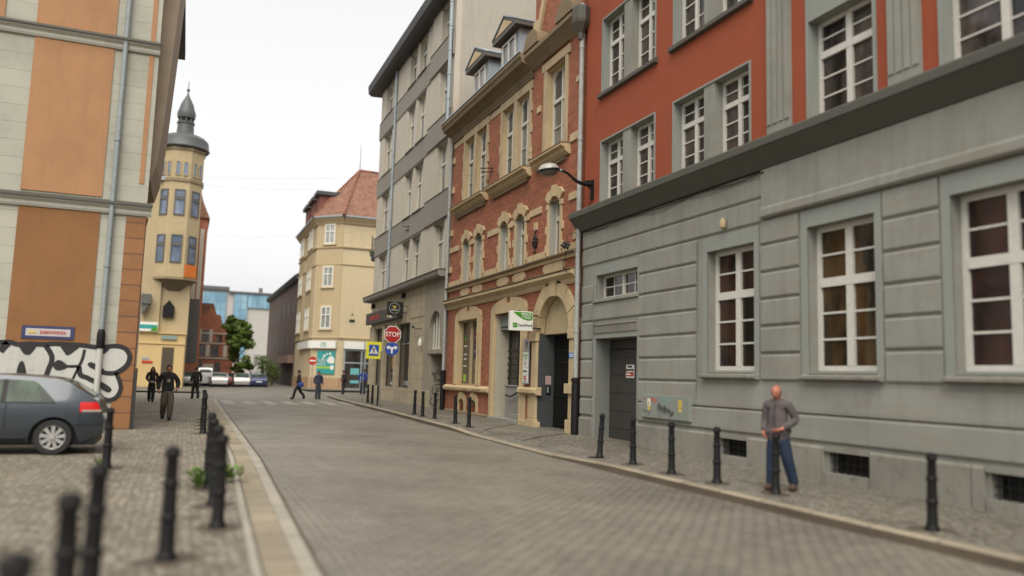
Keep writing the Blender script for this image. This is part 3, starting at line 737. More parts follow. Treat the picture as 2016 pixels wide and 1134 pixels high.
# tympanum, voussoirs and the jambs of the gateway
mb = MB(); mb.prism(FR, [(cu - ri, 3.1)] + [(cu - ri * math.cos(math.pi * i / 24), cz + ri * math.sin(math.pi * i / 24)) for i in range(25)] + [(cu + ri, 3.1)], RD - .62, RD - .22); mb.build('tympanum', M['cream'], B)
mb = MB(); cuts = [0, 26, 52, 80, 100, 128, 154, 180]
for i in range(7):
    a0, a1 = cuts[i] + .5, cuts[i + 1] - .5; ro = 1.69 if i != 3 else 1.80; dd = RD + (.09 if i != 3 else .14)
    mb.prism(FR, arc(cu, cz, 1.19 if i != 3 else 1.16, a0, a1, 6) + arc(cu, cz, ro, a1, a0, 6), RD - .2, dd)
mb.build('arch_stones', STO, B, bevel=.012)
mb = MB()
mb.box(FR, 24.65, 25.08, RD - .02, RD + .07, .30, 2.86); mb.box(FR, 24.62, 25.22, RD - .02, RD + .12, 2.87, 3.14)
mb.box(FR, 24.62, 25.22, RD - .02, RD + .13, -.5, .29)
mb.box(FR, 21.74, 22.2, RD - .02, RD + .07, .42, 2.86); mb.box(FR, 21.72, 22.24, RD - .02, RD + .12, 2.87, 3.14)
mb.box(FR, 21.7, 22.26, RD - .02, RD + .14, -.5, .41); mb.box(FR, 21.72, 22.3, RD - .02, RD + .17, 1.20, 1.50)
mb.build('gate_jamb', M['stone'], B, bevel=.012)
mb = MB(); mb.mould(FR, 24.45, 26.0, [(-.02, 1.06), (.16, 1.08), (.24, 1.14), (.24, 1.26), (.19, 1.31), (-.02, 1.34)]); mb.box(FR, 25.62, 25.86, -.02, .09, .0, 1.06); mb.box(FR, 25.1, 25.4, RD - .02, RD + .03, .3, 1.05)
mb.box(FR, 24.5, 26.02, -.02, .16, -.5, .2); mb.build('pier_band', STO, B, bevel=.01)
mb = MB(); mb.box(FR, 22.2, 24.65, RD - .64, RD - .60, -.5, 3.12); G = mb.build('gate', M['blk'], B)
mb = MB()
for k in range(13): u = 22.32 + k * .19; mb.box(FR, u - .012, u + .012, RD - .60, RD - .575, -.0, 3.0)
for z in (.12, 1.05, 2.15, 2.55): mb.box(FR, 22.22, 24.63, RD - .60, RD - .57, z, z + .05)
mb.box(FR, 23.39, 23.46, RD - .60, RD - .56, -.1, 2.55); mb.build('bars', M['iron'], G)
mb = MB(); mb.box(FR, 22.88, 22.94, RD - .57, RD - .54, 1.42, 1.98); mb.box(FR, 23., 23.04, RD - .57, RD - .54, 1.42, 1.98); mb.build('push_plate', M['sign_white'], G)  # reflection on the handle plates is put into their white colour
mb = MB(); mb.box(FR, 24.635, 24.652, RD - .60, RD - .002, -.4, 3.1); rv = mb.build('gate_reveal', M['asph_grey'], B)
# intercom and paper on the reveal
IC = thing('intercom', 'black door intercom on the grey reveal of the arched gateway', 'intercom', (11 - RD + .4, 24.73, 1.28))
mb = MB(); mb.wbox(11 - RD + .30, 11 - RD + .46, 24.605, 24.635, 1.10, 1.40); mb.build('housing', M['blk'], IC)
mb = MB(); mb.wbox(11 - RD + .33, 11 - RD + .39, 24.598, 24.606, 1.17, 1.36); mb.build('button_panel', M['zinc'], IC)
NP = thing('paper_notice', 'pale pink paper notice above the intercom in the gateway', 'notice', (11 - RD + .38, 24.73, 1.43))
mb = MB(); mb.wbox(11 - RD + .28, 11 - RD + .48, 24.627, 24.6345, 1.44, 1.72); mb.build('sheet', paint('pinkish_paper', (.48, .38, .35), .7, 0, .05), NP)
for k in range(5):
    mb = MB(); mb.wbox(11 - RD + .30, 11 - RD + (.46 if k % 2 else .42), 24.6255, 24.6275, 1.66 - k * .045, 1.67 - k * .045); mb.build('text_line', M['redprint'], NP)
HN = thing('house_number_plate', 'small blue enamel plate on the right jamb of the arched gateway', 'plate', tuple(FR.p(22.08, RD + .08, 2.33)))
mb = MB(); mb.box(FR, 21.80, 22.16, RD + .07, RD + .085, 2.28, 2.44); mb.build('enamel', paint('plate_blue', (.06, .20, .50), .35, 0, .05), HN)
mb = MB(); mb.box(FR, 21.84, 22.12, RD + .084, RD + .087, 2.37, 2.395); mb.box(FR, 21.87, 22.08, RD + .084, RD + .087, 2.32, 2.345); mb.build('line_of_text', M['sign_white'], HN)
# company board beside the shop door
IB = thing('company_board', 'tall grey board with number 9 and four white company plates', 'sign', tuple(FR.p(25.44, .06, 1.45)))
mb = MB(); mb.box(FR, 25.2, 25.66, .125, .16, 1.43, 2.98); mb.build('backing', M['zinc'], IB)
mb = MB(); mb.box(FR, 25.21, 25.65, .158, .168, 2.58, 2.96); mb.build('number_plate', paint('number_plate_grey', (.30, .27, .25), .5, 0, .08), IB)
text_mesh('9', .34, FR.p(25.36, .170, 2.77), (0, -1, 0), (0, 0, 1), (-1, 0, 0), M['sign_black'], IB, bold=.004)
for k in range(4):
    z = 2.26 - k * .26; mb = MB(); mb.box(FR, 25.215, 25.645, .158, .172, z, z + .25); pl = mb.build('company_plate', M['sign_white'], IB)
    if k == 0:
        text_mesh('Care', .11, FR.p(25.36, .1735, z + .15), (0, -1, 0), (0, 0, 1), (-1, 0, 0), M['green'], pl)
        mb = MB()
        for (du, dz) in ((.0, .03), (0, -.03), (.03, 0), (-.03, 0)): mb.prism(FR, arc(25.57 + du, z + .14 + dz, .028, 0, 360, 10)[:-1], .171, .1745)
        mb.build('clover', M['green'], pl)
        text_mesh('Work', .07, FR.p(25.38, .1735, z + .06), (0, -1, 0), (0, 0, 1), (-1, 0, 0), M['green'], pl)
    elif k == 1:
        mb = MB(); stroke(mb, FR, arc(25.43, z + .125, .085, 0, 360, 20)[:-1], .014, .17, .1745, True); mb.build('ring_mark', M['redprint'], pl)
        text_mesh('UV', .08, FR.p(25.43, .1745, z + .125), (0, -1, 0), (0, 0, 1), (-1, 0, 0), M['navy'], pl)
    elif k == 2: text_mesh('HN Bau', .10, FR.p(25.43, .1745, z + .125), (0, -1, 0), (0, 0, 1), (-1, 0, 0), M['sign_black'], pl)
    else:
        text_mesh('BIURO\nRYNEK', .075, FR.p(25.43, .1745, z + .165), (0, -1, 0), (0, 0, 1), (-1, 0, 0), M['redprint'], pl)
        mb = MB()
        for i in range(3):
            for j in range(2): mb.box(FR, 25.31 + i * .09, 25.36 + i * .09, .171, .1745, z + .02 + j * .04, z + .045 + j * .04)
        mb.build('pictograms', M['sign_black'], pl)
# plinth, sill band, niches
mb = MB(); mb.mould(FR, 29.25, 34.72, [(-.02, -.5), (.11, -.5), (.11, .13), (.06, .20), (-.02, .2)]); mb.build('base_course', M['stone_dark'], B)
mb = MB(); mb.mould(FR, 29.2, 34.86, [(-.02, .98), (.07, 1.0), (.16, 1.05), (.17, 1.16), (.09, 1.24), (-.02, 1.27)]); mb.build('sill_band', STO, B, bevel=.008)
rs = random.Random(5); mb = MB()
for u in (33.9, 33.2, 31.6, 30.5, 30.0):
    q = [(u + i * .06, 1.105 + rs.uniform(-.035, .035)) for i in range(7)]; stroke(mb, FR, q, .018, .17, .173)
mb.build('scribble', M['spray'], B)
for c in (32.55, 31.07):
    n = 8; mb = MB(); hw, s = .35, .42
    for sgn in (-1, 1): mb.prism(FR, [(c + sgn * .35, .2), (c + sgn * .54, .2), (c + sgn * .54, .68), (c + sgn * .30, .96), (c + sgn * .09, .96), (c + sgn * .09, .72), (c + sgn * .3, .60), (c + sgn * .35, .5)][:: 1], -.01, .06)
    mb.prism(FR, [(c - .088, .69), (c + .088, .69), (c + .088, .98), (c - .088, .98)], -.01, .10)
    mb.build('niche_surround', STO, B)
    mb = MB()
    for i in range(n):
        a0, a1 = math.pi * i / n, math.pi * (i + 1) / n
        p0 = (c - .35 * math.cos(a0), .48 + .2 * math.sin(a0)); p1 = (c - .35 * math.cos(a1), .48 + .2 * math.sin(a1))
        mb.prism(FR, [p0, p1, (p1[0], .69), (p0[0], .69)], -.2, .03)
    mb.box(FR, c - .35, c + .35, -.24, -.20, .2, .7); mb.box(FR, c - .35, c + .35, -.2, .02, .185, .2); mb.build('niche_back', M['cream'], B)
# shop window with shaped head
def shaped_head(mb, u0, u1, zb, zt, w, d1):
    """flat surround whose top swells to a low arch with a notch at the crown"""
    m = (u0 + u1) / 2
    for sgn, e in ((-1, u0), (1, u1)):
        out = e + sgn * w
        mb.prism(FR, [(e, zb), (out, zb), (out, zt - .16), (out - sgn * .16, zt + .02), (m + sgn * (abs(out - m) * .55), zt + .20), (m + sgn * .22, zt + .26), (m + sgn * .22, zt + .06), (m, zt + .06), (m, zt - .3), (e, zt - .3)], -.01, d1)
        mb.prism(FR, [(e + sgn * .03, zb), (e + sgn * .09, zb), (e + sgn * .09, zt - .3), (e + sgn * .03, zt - .3)], d1 - .005, d1 + .03)
mb = MB(); shaped_head(mb, 30.72, 33.30, 1.27, 4.3, .36, .09); mb.build('shop_window_surround', STO, B, bevel=.01)
mb = MB(); shaped_head(mb, 26.10, 28.75, .0, 4.32, .40, .10); mb.build('shop_door_surround', STO, B, bevel=.01)
mb = MB()
for (x0, x1, y0, y1) in ((30.72, 30.725, 1.27, 4.0), (33.295, 33.3, 1.27, 4.0), (30.725, 33.295, 3.995, 4.0)): mb.box(FR, x0, x1, -.215, -.001, y0, y1)
mb.build('reveal_lining', STO, B)
w = window(B, FR, 30.72, 33.30, 1.27, 4.0, .22, M['cream'], M['glassS'], 2, lo=0, fw=.06, mw=.08, name='shop_window')
mb = MB()
for (a, b, z0, z1, m_) in ((32.75, 33.1, 1.4, 1.72, 'lime'),): mb.box(FR, a, b, -.205, -.195, z0, z1)
mb.build('green_sticker', M['lime'], w)
mb = MB(); mb.box(FR, 30.95, 31.35, -.205, -.195, 1.38, 1.7); mb.build('blue_sticker', M['sign_blue'], w)
mb = MB()
for (du, dz) in ((0, .07), (0, -.07), (.07, 0), (-.07, 0)): mb.prism(FR, arc(32.95 + du, 3.25 + dz, .06, 0, 360, 10)[:-1], -.205, -.195)
mb.build('clover_sticker', M['green'], w)
mb = MB(); mb.box(FR, 32.0, 32.35, -.207, -.196, 1.3, 3.94); mb.build('inner_panel', M['cream'], w)
mb = MB()
for z in (2.35, 2.55, 2.05, 2.9): mb.box(FR, 32.72, 33.12, -.205, -.197, z, z + .05); mb.box(FR, 31.0, 31.35, -.205, -.197, z - .1, z - .05)
mb.build('white_lettering', M['sign_white'], w)
# shop entrance: light inner wall, granite landing, rails, dark glass door
E_ = MB(); E_.box(FR, 28.72, 28.752, -.575, -.005, .1, 4.0); E_.build('entrance_wall', plaster('pale_entrance_render', (.42, .385, .30), .08, streak=.25, dirt_amt=.25), B)
mb = MB(); mb.box(FR, 26.1, 28.72, -.25, -.16, 3.42, 4.0); mb.build('transom_panel', M['grey_smooth'], B)
mb = MB()
for k in range(30): mb.box(FR, 26.16 + k * .085, 26.20 + k * .085, -.162, -.15, 3.49, 3.56)
mb.build('transom_vent', M['blk'], B)
mb = MB(); mb.box(FR, 26.1, 28.715, -.595, -.56, .5, 3.42); dd = mb.build('shop_door', M['glassS'], B)
mb = MB()
for u in (26.15, 26.95, 27.8, 28.66): mb.box(FR, u - .045, u + .045, -.57, -.52, .5, 3.42)
mb.box(FR, 26.1, 28.7, -.57, -.53, 2.6, 2.7); mb.build('door_frame', M['door'], dd)
mb = MB(); mb.box(FR, 26.15, 28.9, -.555, .22, -.4, .16); mb.box(FR, 26.12, 27.3, -.555, -.04, .16, .33); mb.box(FR, 26.12, 27.1, -.555, -.3, .33, .50); mb.build('entrance_step', M['granite'], B, bevel=.012)
mb = MB(); mb.box(FR, 27.0, 28.25, -.55, -.25, .16, 1.3); mb.box(FR, 26.95, 28.3, -.555, -.21, 1.301, 1.36); mb.build('landing_block', M['granite'], B, bevel=.01)
mb = MB()
for k in range(5):
    z = 1.62 + k * .25; mb.tube([FR.p(28.1, -.3, z), FR.p(26.15, -.3, z)], .026, 8); mb.ellipsoid(FR.p(28.12, -.3, z), .05, .05, .05, 10, 6)
mb.build('rail_bars', M['blk'], B, smooth=True)
mb = MB(); mb.tube(smooth_pts([tuple(FR.p(27.9, -.12, .98)), tuple(FR.p(27.4, -.12, .96)), tuple(FR.p(26.9, -.12, 1.08)), tuple(FR.p(26.2, -.12, 1.32))]), .03, 8); mb.build('handrail', M['blk'], B, smooth=True)
# cornices and frieze
def corn(mb, u0, u1, d):
    mb.mould(FR, u0, u1, [(-.02, 4.58), (d + .05, 4.58), (d + .09, 4.66), (d + .09, 4.74), (d + .22, 4.84), (d + .28, 4.86), (d + .28, 4.95), (d + .24, 4.985), (-.02, 4.985)])
mb = MB(); corn(mb, RS, 35.0, .0); corn(mb, UB0 - .02, RS, RD); mb.build('lower_cornice', STO, B)
def capd(mb, u0, u1, d, z):
    mb.mould(FR, u0, u1, [(-.02, z), (d + .31, z), (d + .31, z + .025), (-.02, z + .10)])
mb = MB(); capd(mb, RS, 35.02, .0, 4.987); capd(mb, UB0 - .03, RS, RD, 4.987)
mb.mould(FR, RS, 35.0, [(-.02, 5.50), (.14, 5.50), (.2, 5.56), (.2, 5.60), (-.02, 5.64)]); mb.mould(FR, UB0, RS, [(-.02, 5.50), (RD + .14, 5.50), (RD + .2, 5.56), (RD + .2, 5.60), (-.02, 5.64)])
mb.build('cornice_flashing', M['stone_dark'], B)
mb = MB(); mb.mould(FR, RS, 35.0, [(-.02, 5.41), (.08, 5.41), (.12, 5.497), (-.02, 5.497)]); mb.mould(FR, UB0, RS, [(-.02, 5.41), (RD + .08, 5.41), (RD + .12, 5.497), (-.02, 5.497)]); mb.build('string_course', STO, B)
mb = MB()
for (a, b), d in [(p, 0) for p in P1] + [((22.9, 24.2), RD)]:
    mb.box(FR, a - .05, b + .05, d - .01, d + .05, 5.09, 5.40)
    for s in (a - .16, b + .05): mb.box(FR, s, s + .11, d - .01, d + .05, 5.15, 5.34)
mb.build('frieze_block', STO, B, bevel=.008)
# first-floor windows
def low_window(a, b, d, dep=.26, zt=7.46):
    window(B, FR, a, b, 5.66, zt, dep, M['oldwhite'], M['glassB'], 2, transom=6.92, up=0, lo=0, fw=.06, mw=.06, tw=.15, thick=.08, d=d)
    mb = MB(); q = .005
    for (x0, x1, z0, z1) in ((a, a + q, 5.66, zt), (b - q, b, 5.66, zt), (a + q, b - q, zt - q, zt)): mb.box(FR, x0, x1, d - dep + .005, d - .001, z0, z1)
    mb.build('reveal_lining', plaster('light_grey_reveal', (.34, .335, .29), .1, streak=.3), B)
    mb = MB()
    mb.box(FR, a - .14, a, d - .01, d + .05, 5.66, zt - .25); mb.box(FR, b, b + .14, d - .01, d + .05, 5.66, zt - .25)
    for z in (5.78, 6.42): mb.box(FR, a - .26, a - .141, d - .01, d + .055, z, z + .27); mb.box(FR, b + .141, b + .26, d - .01, d + .055, z, z + .27)
    m = (a + b) / 2; r = .72; zc = zt - .42
    for i in range(5):
        a0, a1 = 38 + i * 20.8 + .4, 38 + (i + 1) * 20.8 - .4; e = .06 if i == 2 else (.05 if i in (0, 4) else 0)
        mb.prism(FR, arc(m, zc, .52, a0, a1, 3) + arc(m, zc, .84 + e, a1, a0, 3), d - .01, d + .08 + (.03 if i == 2 else 0))
    mb.box(FR, m - .62, m - .43, d - .01, d + .07, zt - .26, zt - .08); mb.box(FR, m + .43, m + .62, d - .01, d + .07, zt - .26, zt - .08)
    mb.build('window_stones', STO, B, bevel=.008)
for a, b in P1: low_window(a, b, 0)
low_window(23.14, 23.98, RD, .3, 7.5)
mb = MB()
def band(u0, u1, z0, z1, d=0.0, o=.05): mb.box(FR, u0, u1, d - .01, d + o, z0, z1)
for (u0, u1) in ((33.72, 34.96), (31.66, 32.02), (29.25, 29.98), (28.85, 29.22), (27.2, 27.56), (25.64, 25.95)): band(u0, u1, 7.20, 7.44)
for (u0, u1) in ((24.62, 25.6), (21.8, 22.5)): band(u0, u1, 7.24, 7.48, RD)
for (u0, u1) in ((33.32, 34.96), (31.72, 31.96), (28.86, 30.36), (27.26, 27.5), (25.64, 25.9)): band(u0, u1, 5.645, 5.86, 0, .045)
for (u0, u1) in ((24.24, 25.6), (21.8, 22.88)): band(u0, u1, 5.645, 5.86, RD, .045)
band(24.95, 25.22, 6.72, 6.98, RD); band(21.8, 22.15, 5.95, 6.2, RD)
# second-floor belts and quoins
for (u0, u1) in ((34.5, 34.96), (29.8, 30.1)): band(u0, u1, 9.14, 9.38)
band(25.3, 25.6, 9.14, 9.38, RD); band(21.8, 22.5, 9.14, 9.40, RD)
for z in (6.3, 8.0, 10.0, 11.4): band(34.66, 34.98, z, z + .28)
band(24.9, 25.2, 10.9, 11.12, RD); band(21.8, 22.12, 11.0, 11.2, RD)
mb.build('stone_band', STO, B, bevel=.008)
# second-floor windows with round-headed top lights
def tall_window(a, b, d, dep=.24, z0=9.18, z1=12.02):
    mb = MB(); q = .005
    for (x0, x1, y0, y1) in ((a, a + q, z0, z1), (b - q, b, z0, z1), (a + q, b - q, z1 - q, z1)): mb.box(FR, x0, x1, d - dep + .005, d - .001, y0, y1)
    mb.build('reveal_lining', STO, B)
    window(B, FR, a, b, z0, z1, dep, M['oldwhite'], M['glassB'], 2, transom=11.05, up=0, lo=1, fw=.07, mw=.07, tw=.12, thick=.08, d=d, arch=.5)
    g = MB(); g.box(FR, a + .08, b - .08, d - dep - .004, d - dep + .024, 11.12, z1 - .08); g.build('dark_top_light', glass_mat('dim_arched_glass', (.05, .05, .055), (.11, .11, .11)), B)
for a, b in P2: tall_window(a, b, 0)
tall_window(22.95, 24.42, RD, .3, 9.2, 12.15)
mb = MB()
for (a, b, c, e) in ((30.44, 33.22, 30.2, 33.44), (25.98, 28.66, 25.74, 28.9)):
    mb.box(FR, a - .17, a - .002, -.01, .06, 9.16, 12.04); mb.box(FR, b + .002, b + .17, -.01, .06, 9.16, 12.04); m = (a + b) / 2
    mb.box(FR, m - .13, m + .13, -.2, .065, 9.16, 12.04); mb.box(FR, c, e, -.01, .062, 12.045, 12.36)
    for z in (9.6, 10.4, 11.2): mb.box(FR, a - .26, a - .172, -.01, .062, z, z + .3); mb.box(FR, b + .172, b + .26, -.01, .062, z, z + .3)
mb.box(FR, 22.75, 22.948, RD - .01, RD + .06, 9.18, 12.2); mb.box(FR, 24.422, 24.64, RD - .01, RD + .06, 9.18, 12.2); mb.box(FR, 22.6, 24.8, RD - .01, RD + .065, 12.21, 12.5)
mb.box(FR, 28.92, 30.18, -.01, .03, 12.1, 12.34); mb.box(FR, 33.46, 34.96, -.01, .03, 12.1, 12.34); mb.box(FR, 21.8, 22.58, RD - .01, RD + .06, 12.6, 13.2); mb.box(FR, 24.82, 25.6, RD - .01, RD + .04, 12.6, 13.0)
mb.build('tall_window_surround', plaster('worn_sandstone', (.44, .345, .215), .22, streak=.6, grain=40, dirt=(.12, .09, .06), dirt_amt=.6), B, bevel=.008)
mb = MB()
for (a, b, d) in ((30.15, 34.3, 0), (25.72, 29.7, 0), (22.5, 25.1, RD)):
    mb.mould(FR, a, b, [(d - .02, 8.80), (d + .08, 8.80), (d + .20, 8.90), (d + .22, 8.98), (d + .36, 9.04), (d + .36, 9.12), (d - .02, 9.155)])
mb.build('window_ledge', M['stone'], B)
mb = MB()
for (a, b, d) in ((30.13, 34.32, 0), (25.7, 29.72, 0), (22.48, 25.12, RD)):
    mb.mould(FR, a, b, [(d - .02, 9.157), (d + .38, 9.122), (d + .38, 9.14), (d - .02, 9.19)]); mb.box(FR, a + .3, b - .3, d - .01, d + .09, 8.66, 8.80)
mb.build('ledge_flashing', M['stone_dark'], B)
# eaves, gable over the projecting bay
mb = MB(); mb.mould(FR, RS, 35.12, [(-.02, 12.40), (.06, 12.40), (.10, 12.5), (.14, 12.56), (.14, 12.66), (.34, 12.82), (.52, 12.90), (.56, 13.02), (.62, 13.1), (.62, 13.22), (-.02, 13.3)]); mb.build('eaves_cornice', M['stone_dark'], B)
mb = MB(); mb.mould(FR, RS, 35.14, [(-.4, 13.302), (.60, 13.222), (.66, 13.25), (.62, 13.33), (-.4, 13.42)]); mb.build('gutter', M['zinc'], B)
mb = MB(); mb.mould(FR, UB0, RS, [(RD - .02, 12.62), (RD + .08, 12.62), (RD + .16, 12.72), (RD + .36, 12.95), (RD + .42, 13.0), (RD + .42, 13.15), (RD - .02, 13.25)])
for c in (22.35, 25.0): mb.prism(FR, arc(c, 13.2, .62, 0, 180, 12), RD - .02, RD + .45)
mb.build('gable_cornice', M['stone_dark'], B)
mb = MB()
mb.prism(FR, [(21.8, 13.3), (22.1, 13.3), (23.75, 17.0), (23.65, 17.2), (23.45, 17.2)], RD - .02, RD + .10); mb.prism(FR, [(25.6, 13.3), (25.3, 13.3), (23.75, 17.0), (23.75, 17.3), (23.9, 17.3)], RD - .02, RD + .10)
mb.box(FR, 25.25, 25.62, RD - .02, RD + .09, 13.26, 14.4); mb.build('gable_coping', STO, B)
mb = MB(); XZ = Fr((11, 0), (1, 0), (0, 1)); mb.prism(XZ, [(-.5, 13.35), (11, 13.35), (11, 16.2), (4.6, 16.2)], RS, 34.95); mb.build('roof', M['tile_old'], B)
# two zinc dormers near the eaves
DZ = .12
for (u0, u1) in ((31.35, 33.35), (27.9, 29.9)):
    mb = MB(); mb.box(FR, u0, u1, -3.0, -.28, 13.1, 15.15 + DZ); dm = mb.build('dormer', M['zinc'], B)
    mb = MB(); m = (u0 + u1) / 2
    mb.prism(FR, [(u0 - .28, 15.16 + DZ), (u1 + .28, 15.16 + DZ), (u1 + .28, 15.34 + DZ), (m, 15.95 + DZ), (u0 - .28, 15.34 + DZ)], -3.2, .02); mb.build('dormer_roof', M['slate'], dm)
    mb = MB(); mb.prism(FR, [(u0 - .3, 15.345 + DZ), (m, 15.955 + DZ), (u1 + .3, 15.345 + DZ), (u1 + .3, 15.39 + DZ), (m, 16.02 + DZ), (u0 - .3, 15.39 + DZ)], -3.25, .06); mb.build('dormer_sheet', M['zinc'], dm)
    mb = MB(); mb.prism(FR, [(u0 + .05, 15.35 + DZ), (u1 - .05, 15.35 + DZ), (m, 15.8 + DZ)], .021, .04); mb.build('dormer_gable', STO, dm)
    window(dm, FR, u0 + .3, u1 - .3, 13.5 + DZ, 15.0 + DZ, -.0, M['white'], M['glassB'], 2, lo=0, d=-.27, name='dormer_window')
# ornaments on the brick
WO = thing('wall_anchor', 'black wrought iron rosette between the first floor windows of the brick house', 'ornament', tuple(FR.p(25.0, RD + .03, 6.1)))
mb = MB(); c = FR.p(25.08, RD + .05, 6.3)
mb.tube([c + Vector((0, 0, -.34)), c + Vector((0, 0, .34))], [.012, .03, ][:1] * 2, 8)
for k in range(10):
    a = 2 * math.pi * k / 10; mb.tube([c, c + Vector((0, .15 * math.cos(a), .17 * math.sin(a)))], [.03, .045], 6); mb.ellipsoid(c + Vector((0, .15 * math.cos(a), .17 * math.sin(a))), .05, .05, .05, 8, 5)
mb.ellipsoid(c, .08, .09, .09, 10, 6); mb.ellipsoid(c + Vector((0, 0, .34)), .04, .04, .06, 8, 5); mb.ellipsoid(c + Vector((0, 0, -.34)), .04, .04, .06, 8, 5)
mb.build('rosette', M['iron'], WO, smooth=True)
JB = thing('junction_box', 'small cream junction box beside the upper windows of the brick house', 'box', tuple(FR.p(25.6, .04, 9.6)))
mb = MB(); mb.box(FR, 25.66, 25.9, .01, .10, 9.62, 9.83); mb.box(FR, 25.66, 25.9, .01, .10, 9.4, 9.6); mb.build('cover', STO, JB, bevel=.01)
# downpipes at both ends
def downpipe(parent, u, d, z0, z1, r=.06, m='pipe', low=None):
    mb = MB(); zz = rng(low or z0, z1, 8); mb.tube([FR.p(u, d, z) for z in zz], r, 12)
    for z in zz[1:-1:2]: mb.lathe(FR.p(u, d, z), [(r * .9, .003), (r + .015, .01), (r + .015, .05), (r * .9, .06)], 12)
    o = mb.build('downpipe', M[m], parent, smooth=True)
    if low:
        mb = MB(); mb.tube([FR.p(u, d, z0), FR.p(u, d, low - .1), FR.p(u, d, low + .06)], [r + .045, r + .045, r + .03], 12); mb.lathe(FR.p(u, d, low), [(r + .03, 0), (r + .06, .02), (r + .06, .1), (r + .005, .14)], 12); mb.build('pipe_foot', M['blk'], o, smooth=True)
downpipe(B, 21.64, .14, -.2, 13.4, .075, low=1.55)
mb = MB(); mb.lathe(FR.p(21.62, .2, 12.7), [(.08, -.5), (.1, -.3), (.28, .0), (.30, .1), (.30, .5), (.26, .55)], 8); mb.build('hopper_head', M['slate'], B)
downpipe(B, 35.02, .12, 0.0, 13.2, .07, low=1.75)
# tangle of cable clamps beside the pipe
CC = thing('cable_junction', 'black cable clamps and wires on the drainpipe beside the brick house', 'cables', tuple(FR.p(21.9, .2, 5.6)))
mb = MB()
for (u, z) in ((22.2, 5.72), (22.05, 5.78), (21.85, 5.74), (21.95, 5.66)): mb.tube([FR.p(u, .32, z - .05), FR.p(u + .06, .42, z + .06)], .045, 8)
mb.tube(smooth_pts([tuple(FR.p(22.15, .35, 5.7)), tuple(FR.p(22.2, .3, 5.4)), tuple(FR.p(22.05, .45, 5.15)), tuple(FR.p(22.02, .32, 4.9))]), .012, 6)
mb.tube(smooth_pts([tuple(FR.p(21.9, .3, 5.75)), tuple(FR.p(22.0, .35, 6.0)), tuple(FR.p(21.75, .2, 6.1)), tuple(FR.p(21.6, .1, 6.05))]), .012, 6)
mb.tube(smooth_pts([tuple(FR.p(21.5, .12, 5.9)), tuple(FR.p(21.46, .16, 5.3)), tuple(FR.p(21.5, .1, 4.9)), tuple(FR.p(21.44, .1, 4.2)), tuple(FR.p(21.5, .1, 3.2)), tuple(FR.p(21.45, .1, 1.9))]), .012, 6)
mb.build('clamps', M['cable'], CC, smooth=True)
# projecting light box of the job agency
CS = thing('hanging_sign', 'white and green light box with clover logo sticking out of the brick house', 'sign', (10.88, 24.55, 3.170))
FS = Fr((0, 24.55), (1, 0), (0, -1))
mb = MB(); mb.box(FS, 9.840, 10.650, -.09, .09, 3.180, 3.830); mb.build('box', M['sign_white'], CS, bevel=.012)
mb = MB(); mb.prism(FS, [(9.930, 3.800), (10.630, 3.800), (10.630, 3.590), (10.600, 3.545), (10.530, 3.525), (10.430, 3.530), (10.290, 3.570), (10.170, 3.630), (10.050, 3.700)], .088, .094); mb.build('green_field', M['green'], CS)
X1, Z1, NY = (1, 0, 0), (0, 0, 1), (0, -1, 0)
text_mesh('PRACA', .115, FS.p(10.410, .0935, 3.725), X1, Z1, NY, M['sign_white'], CS, bold=.002)
mb = MB()
for k, (a, b) in enumerate(((10.230, 10.580), (10.310, 10.580), (10.370, 10.580))): mb.box(FS, a, b, .093, .0955, 3.652 - k * .033, 3.664 - k * .033)
mb.build('small_print', M['sign_white'], CS)
text_mesh('CareWork', .118, FS.p(10.365, .0915, 3.365), X1, Z1, NY, M['sign_black'], CS, bold=.001, stretch=1.0)
mb = MB()
for a in (45, 135, 225, 315):
    cx_, cz_ = 10.010 + .056 * math.cos(R(a)), 3.360 + .058 * math.sin(R(a)); mb.prism(FS, arc(cx_, cz_, .043, 0, 360, 14)[:-1], .088, .0945)
mb.build('clover', M['green'], CS)
mb = MB(); mb.box(FS, 10.650, 10.98, -.03, .03, 3.690, 3.730); mb.box(FS, 10.650, 10.98, -.03, .03, 3.270, 3.310); mb.build('bracket', M['iron'], CS)
# ------------------------------------------------------------------ the tall beige house on the corner
C_ = thing('corner_building', 'tall beige and grey rendered house with flat canopy over the grill shop', 'building', (11, 43, .1))
UC0, UC1 = 35.12, 51.3; RC = 39.1
CW = [(47.9, 49.85), (42.45, 43.95), (40.35, 41.85), (35.75, 37.45)]
FL = [(6.62, 8.95), (10.35, 12.9), (14.2, 16.75), (18.05, 20.0)]
h1 = [(a, b, z0, z1, .24) for (a, b) in CW[:3] for z0, z1 in FL]
h1 += [(41.6, 44.1, .92, 4.42, .2), (44.8, 47.2, .92, 4.42, .2), (47.95, 49.95, .92, 4.42, .2)]
mb = wall_mb(MB(), FR, RC, UC1, 6.3, 20.6, [h for h in h1 if h[2] > 6]); shell(mb, FR, UC0, UC1, 6.3, 20.6, 12, -.2); mb.quad(FR.p(UC1, 0, 6.3), FR.p(UC1, -.2, 6.3), FR.p(UC1, -.2, 20.6), FR.p(UC1, 0, 20.6)); mb.build('upper_wall', M['beige'], C_)
mb = wall_mb(MB(), FR, UC0, RC, 6.3, 20.6, [(CW[3][0], CW[3][1], z0, z1, .3) for z0, z1 in FL], d=.10)
mb.quad(FR.p(RC, .1, 6.3), FR.p(RC, .1, 20.6), FR.p(RC, -.2, 20.6), FR.p(RC, -.2, 6.3)); mb.quad(FR.p(UC0, .1, 6.3), FR.p(UC0, .1, 20.6), FR.p(UC0, -.2, 20.6), FR.p(UC0, -.2, 6.3)); mb.build('projecting_bay', M['beige'], C_)
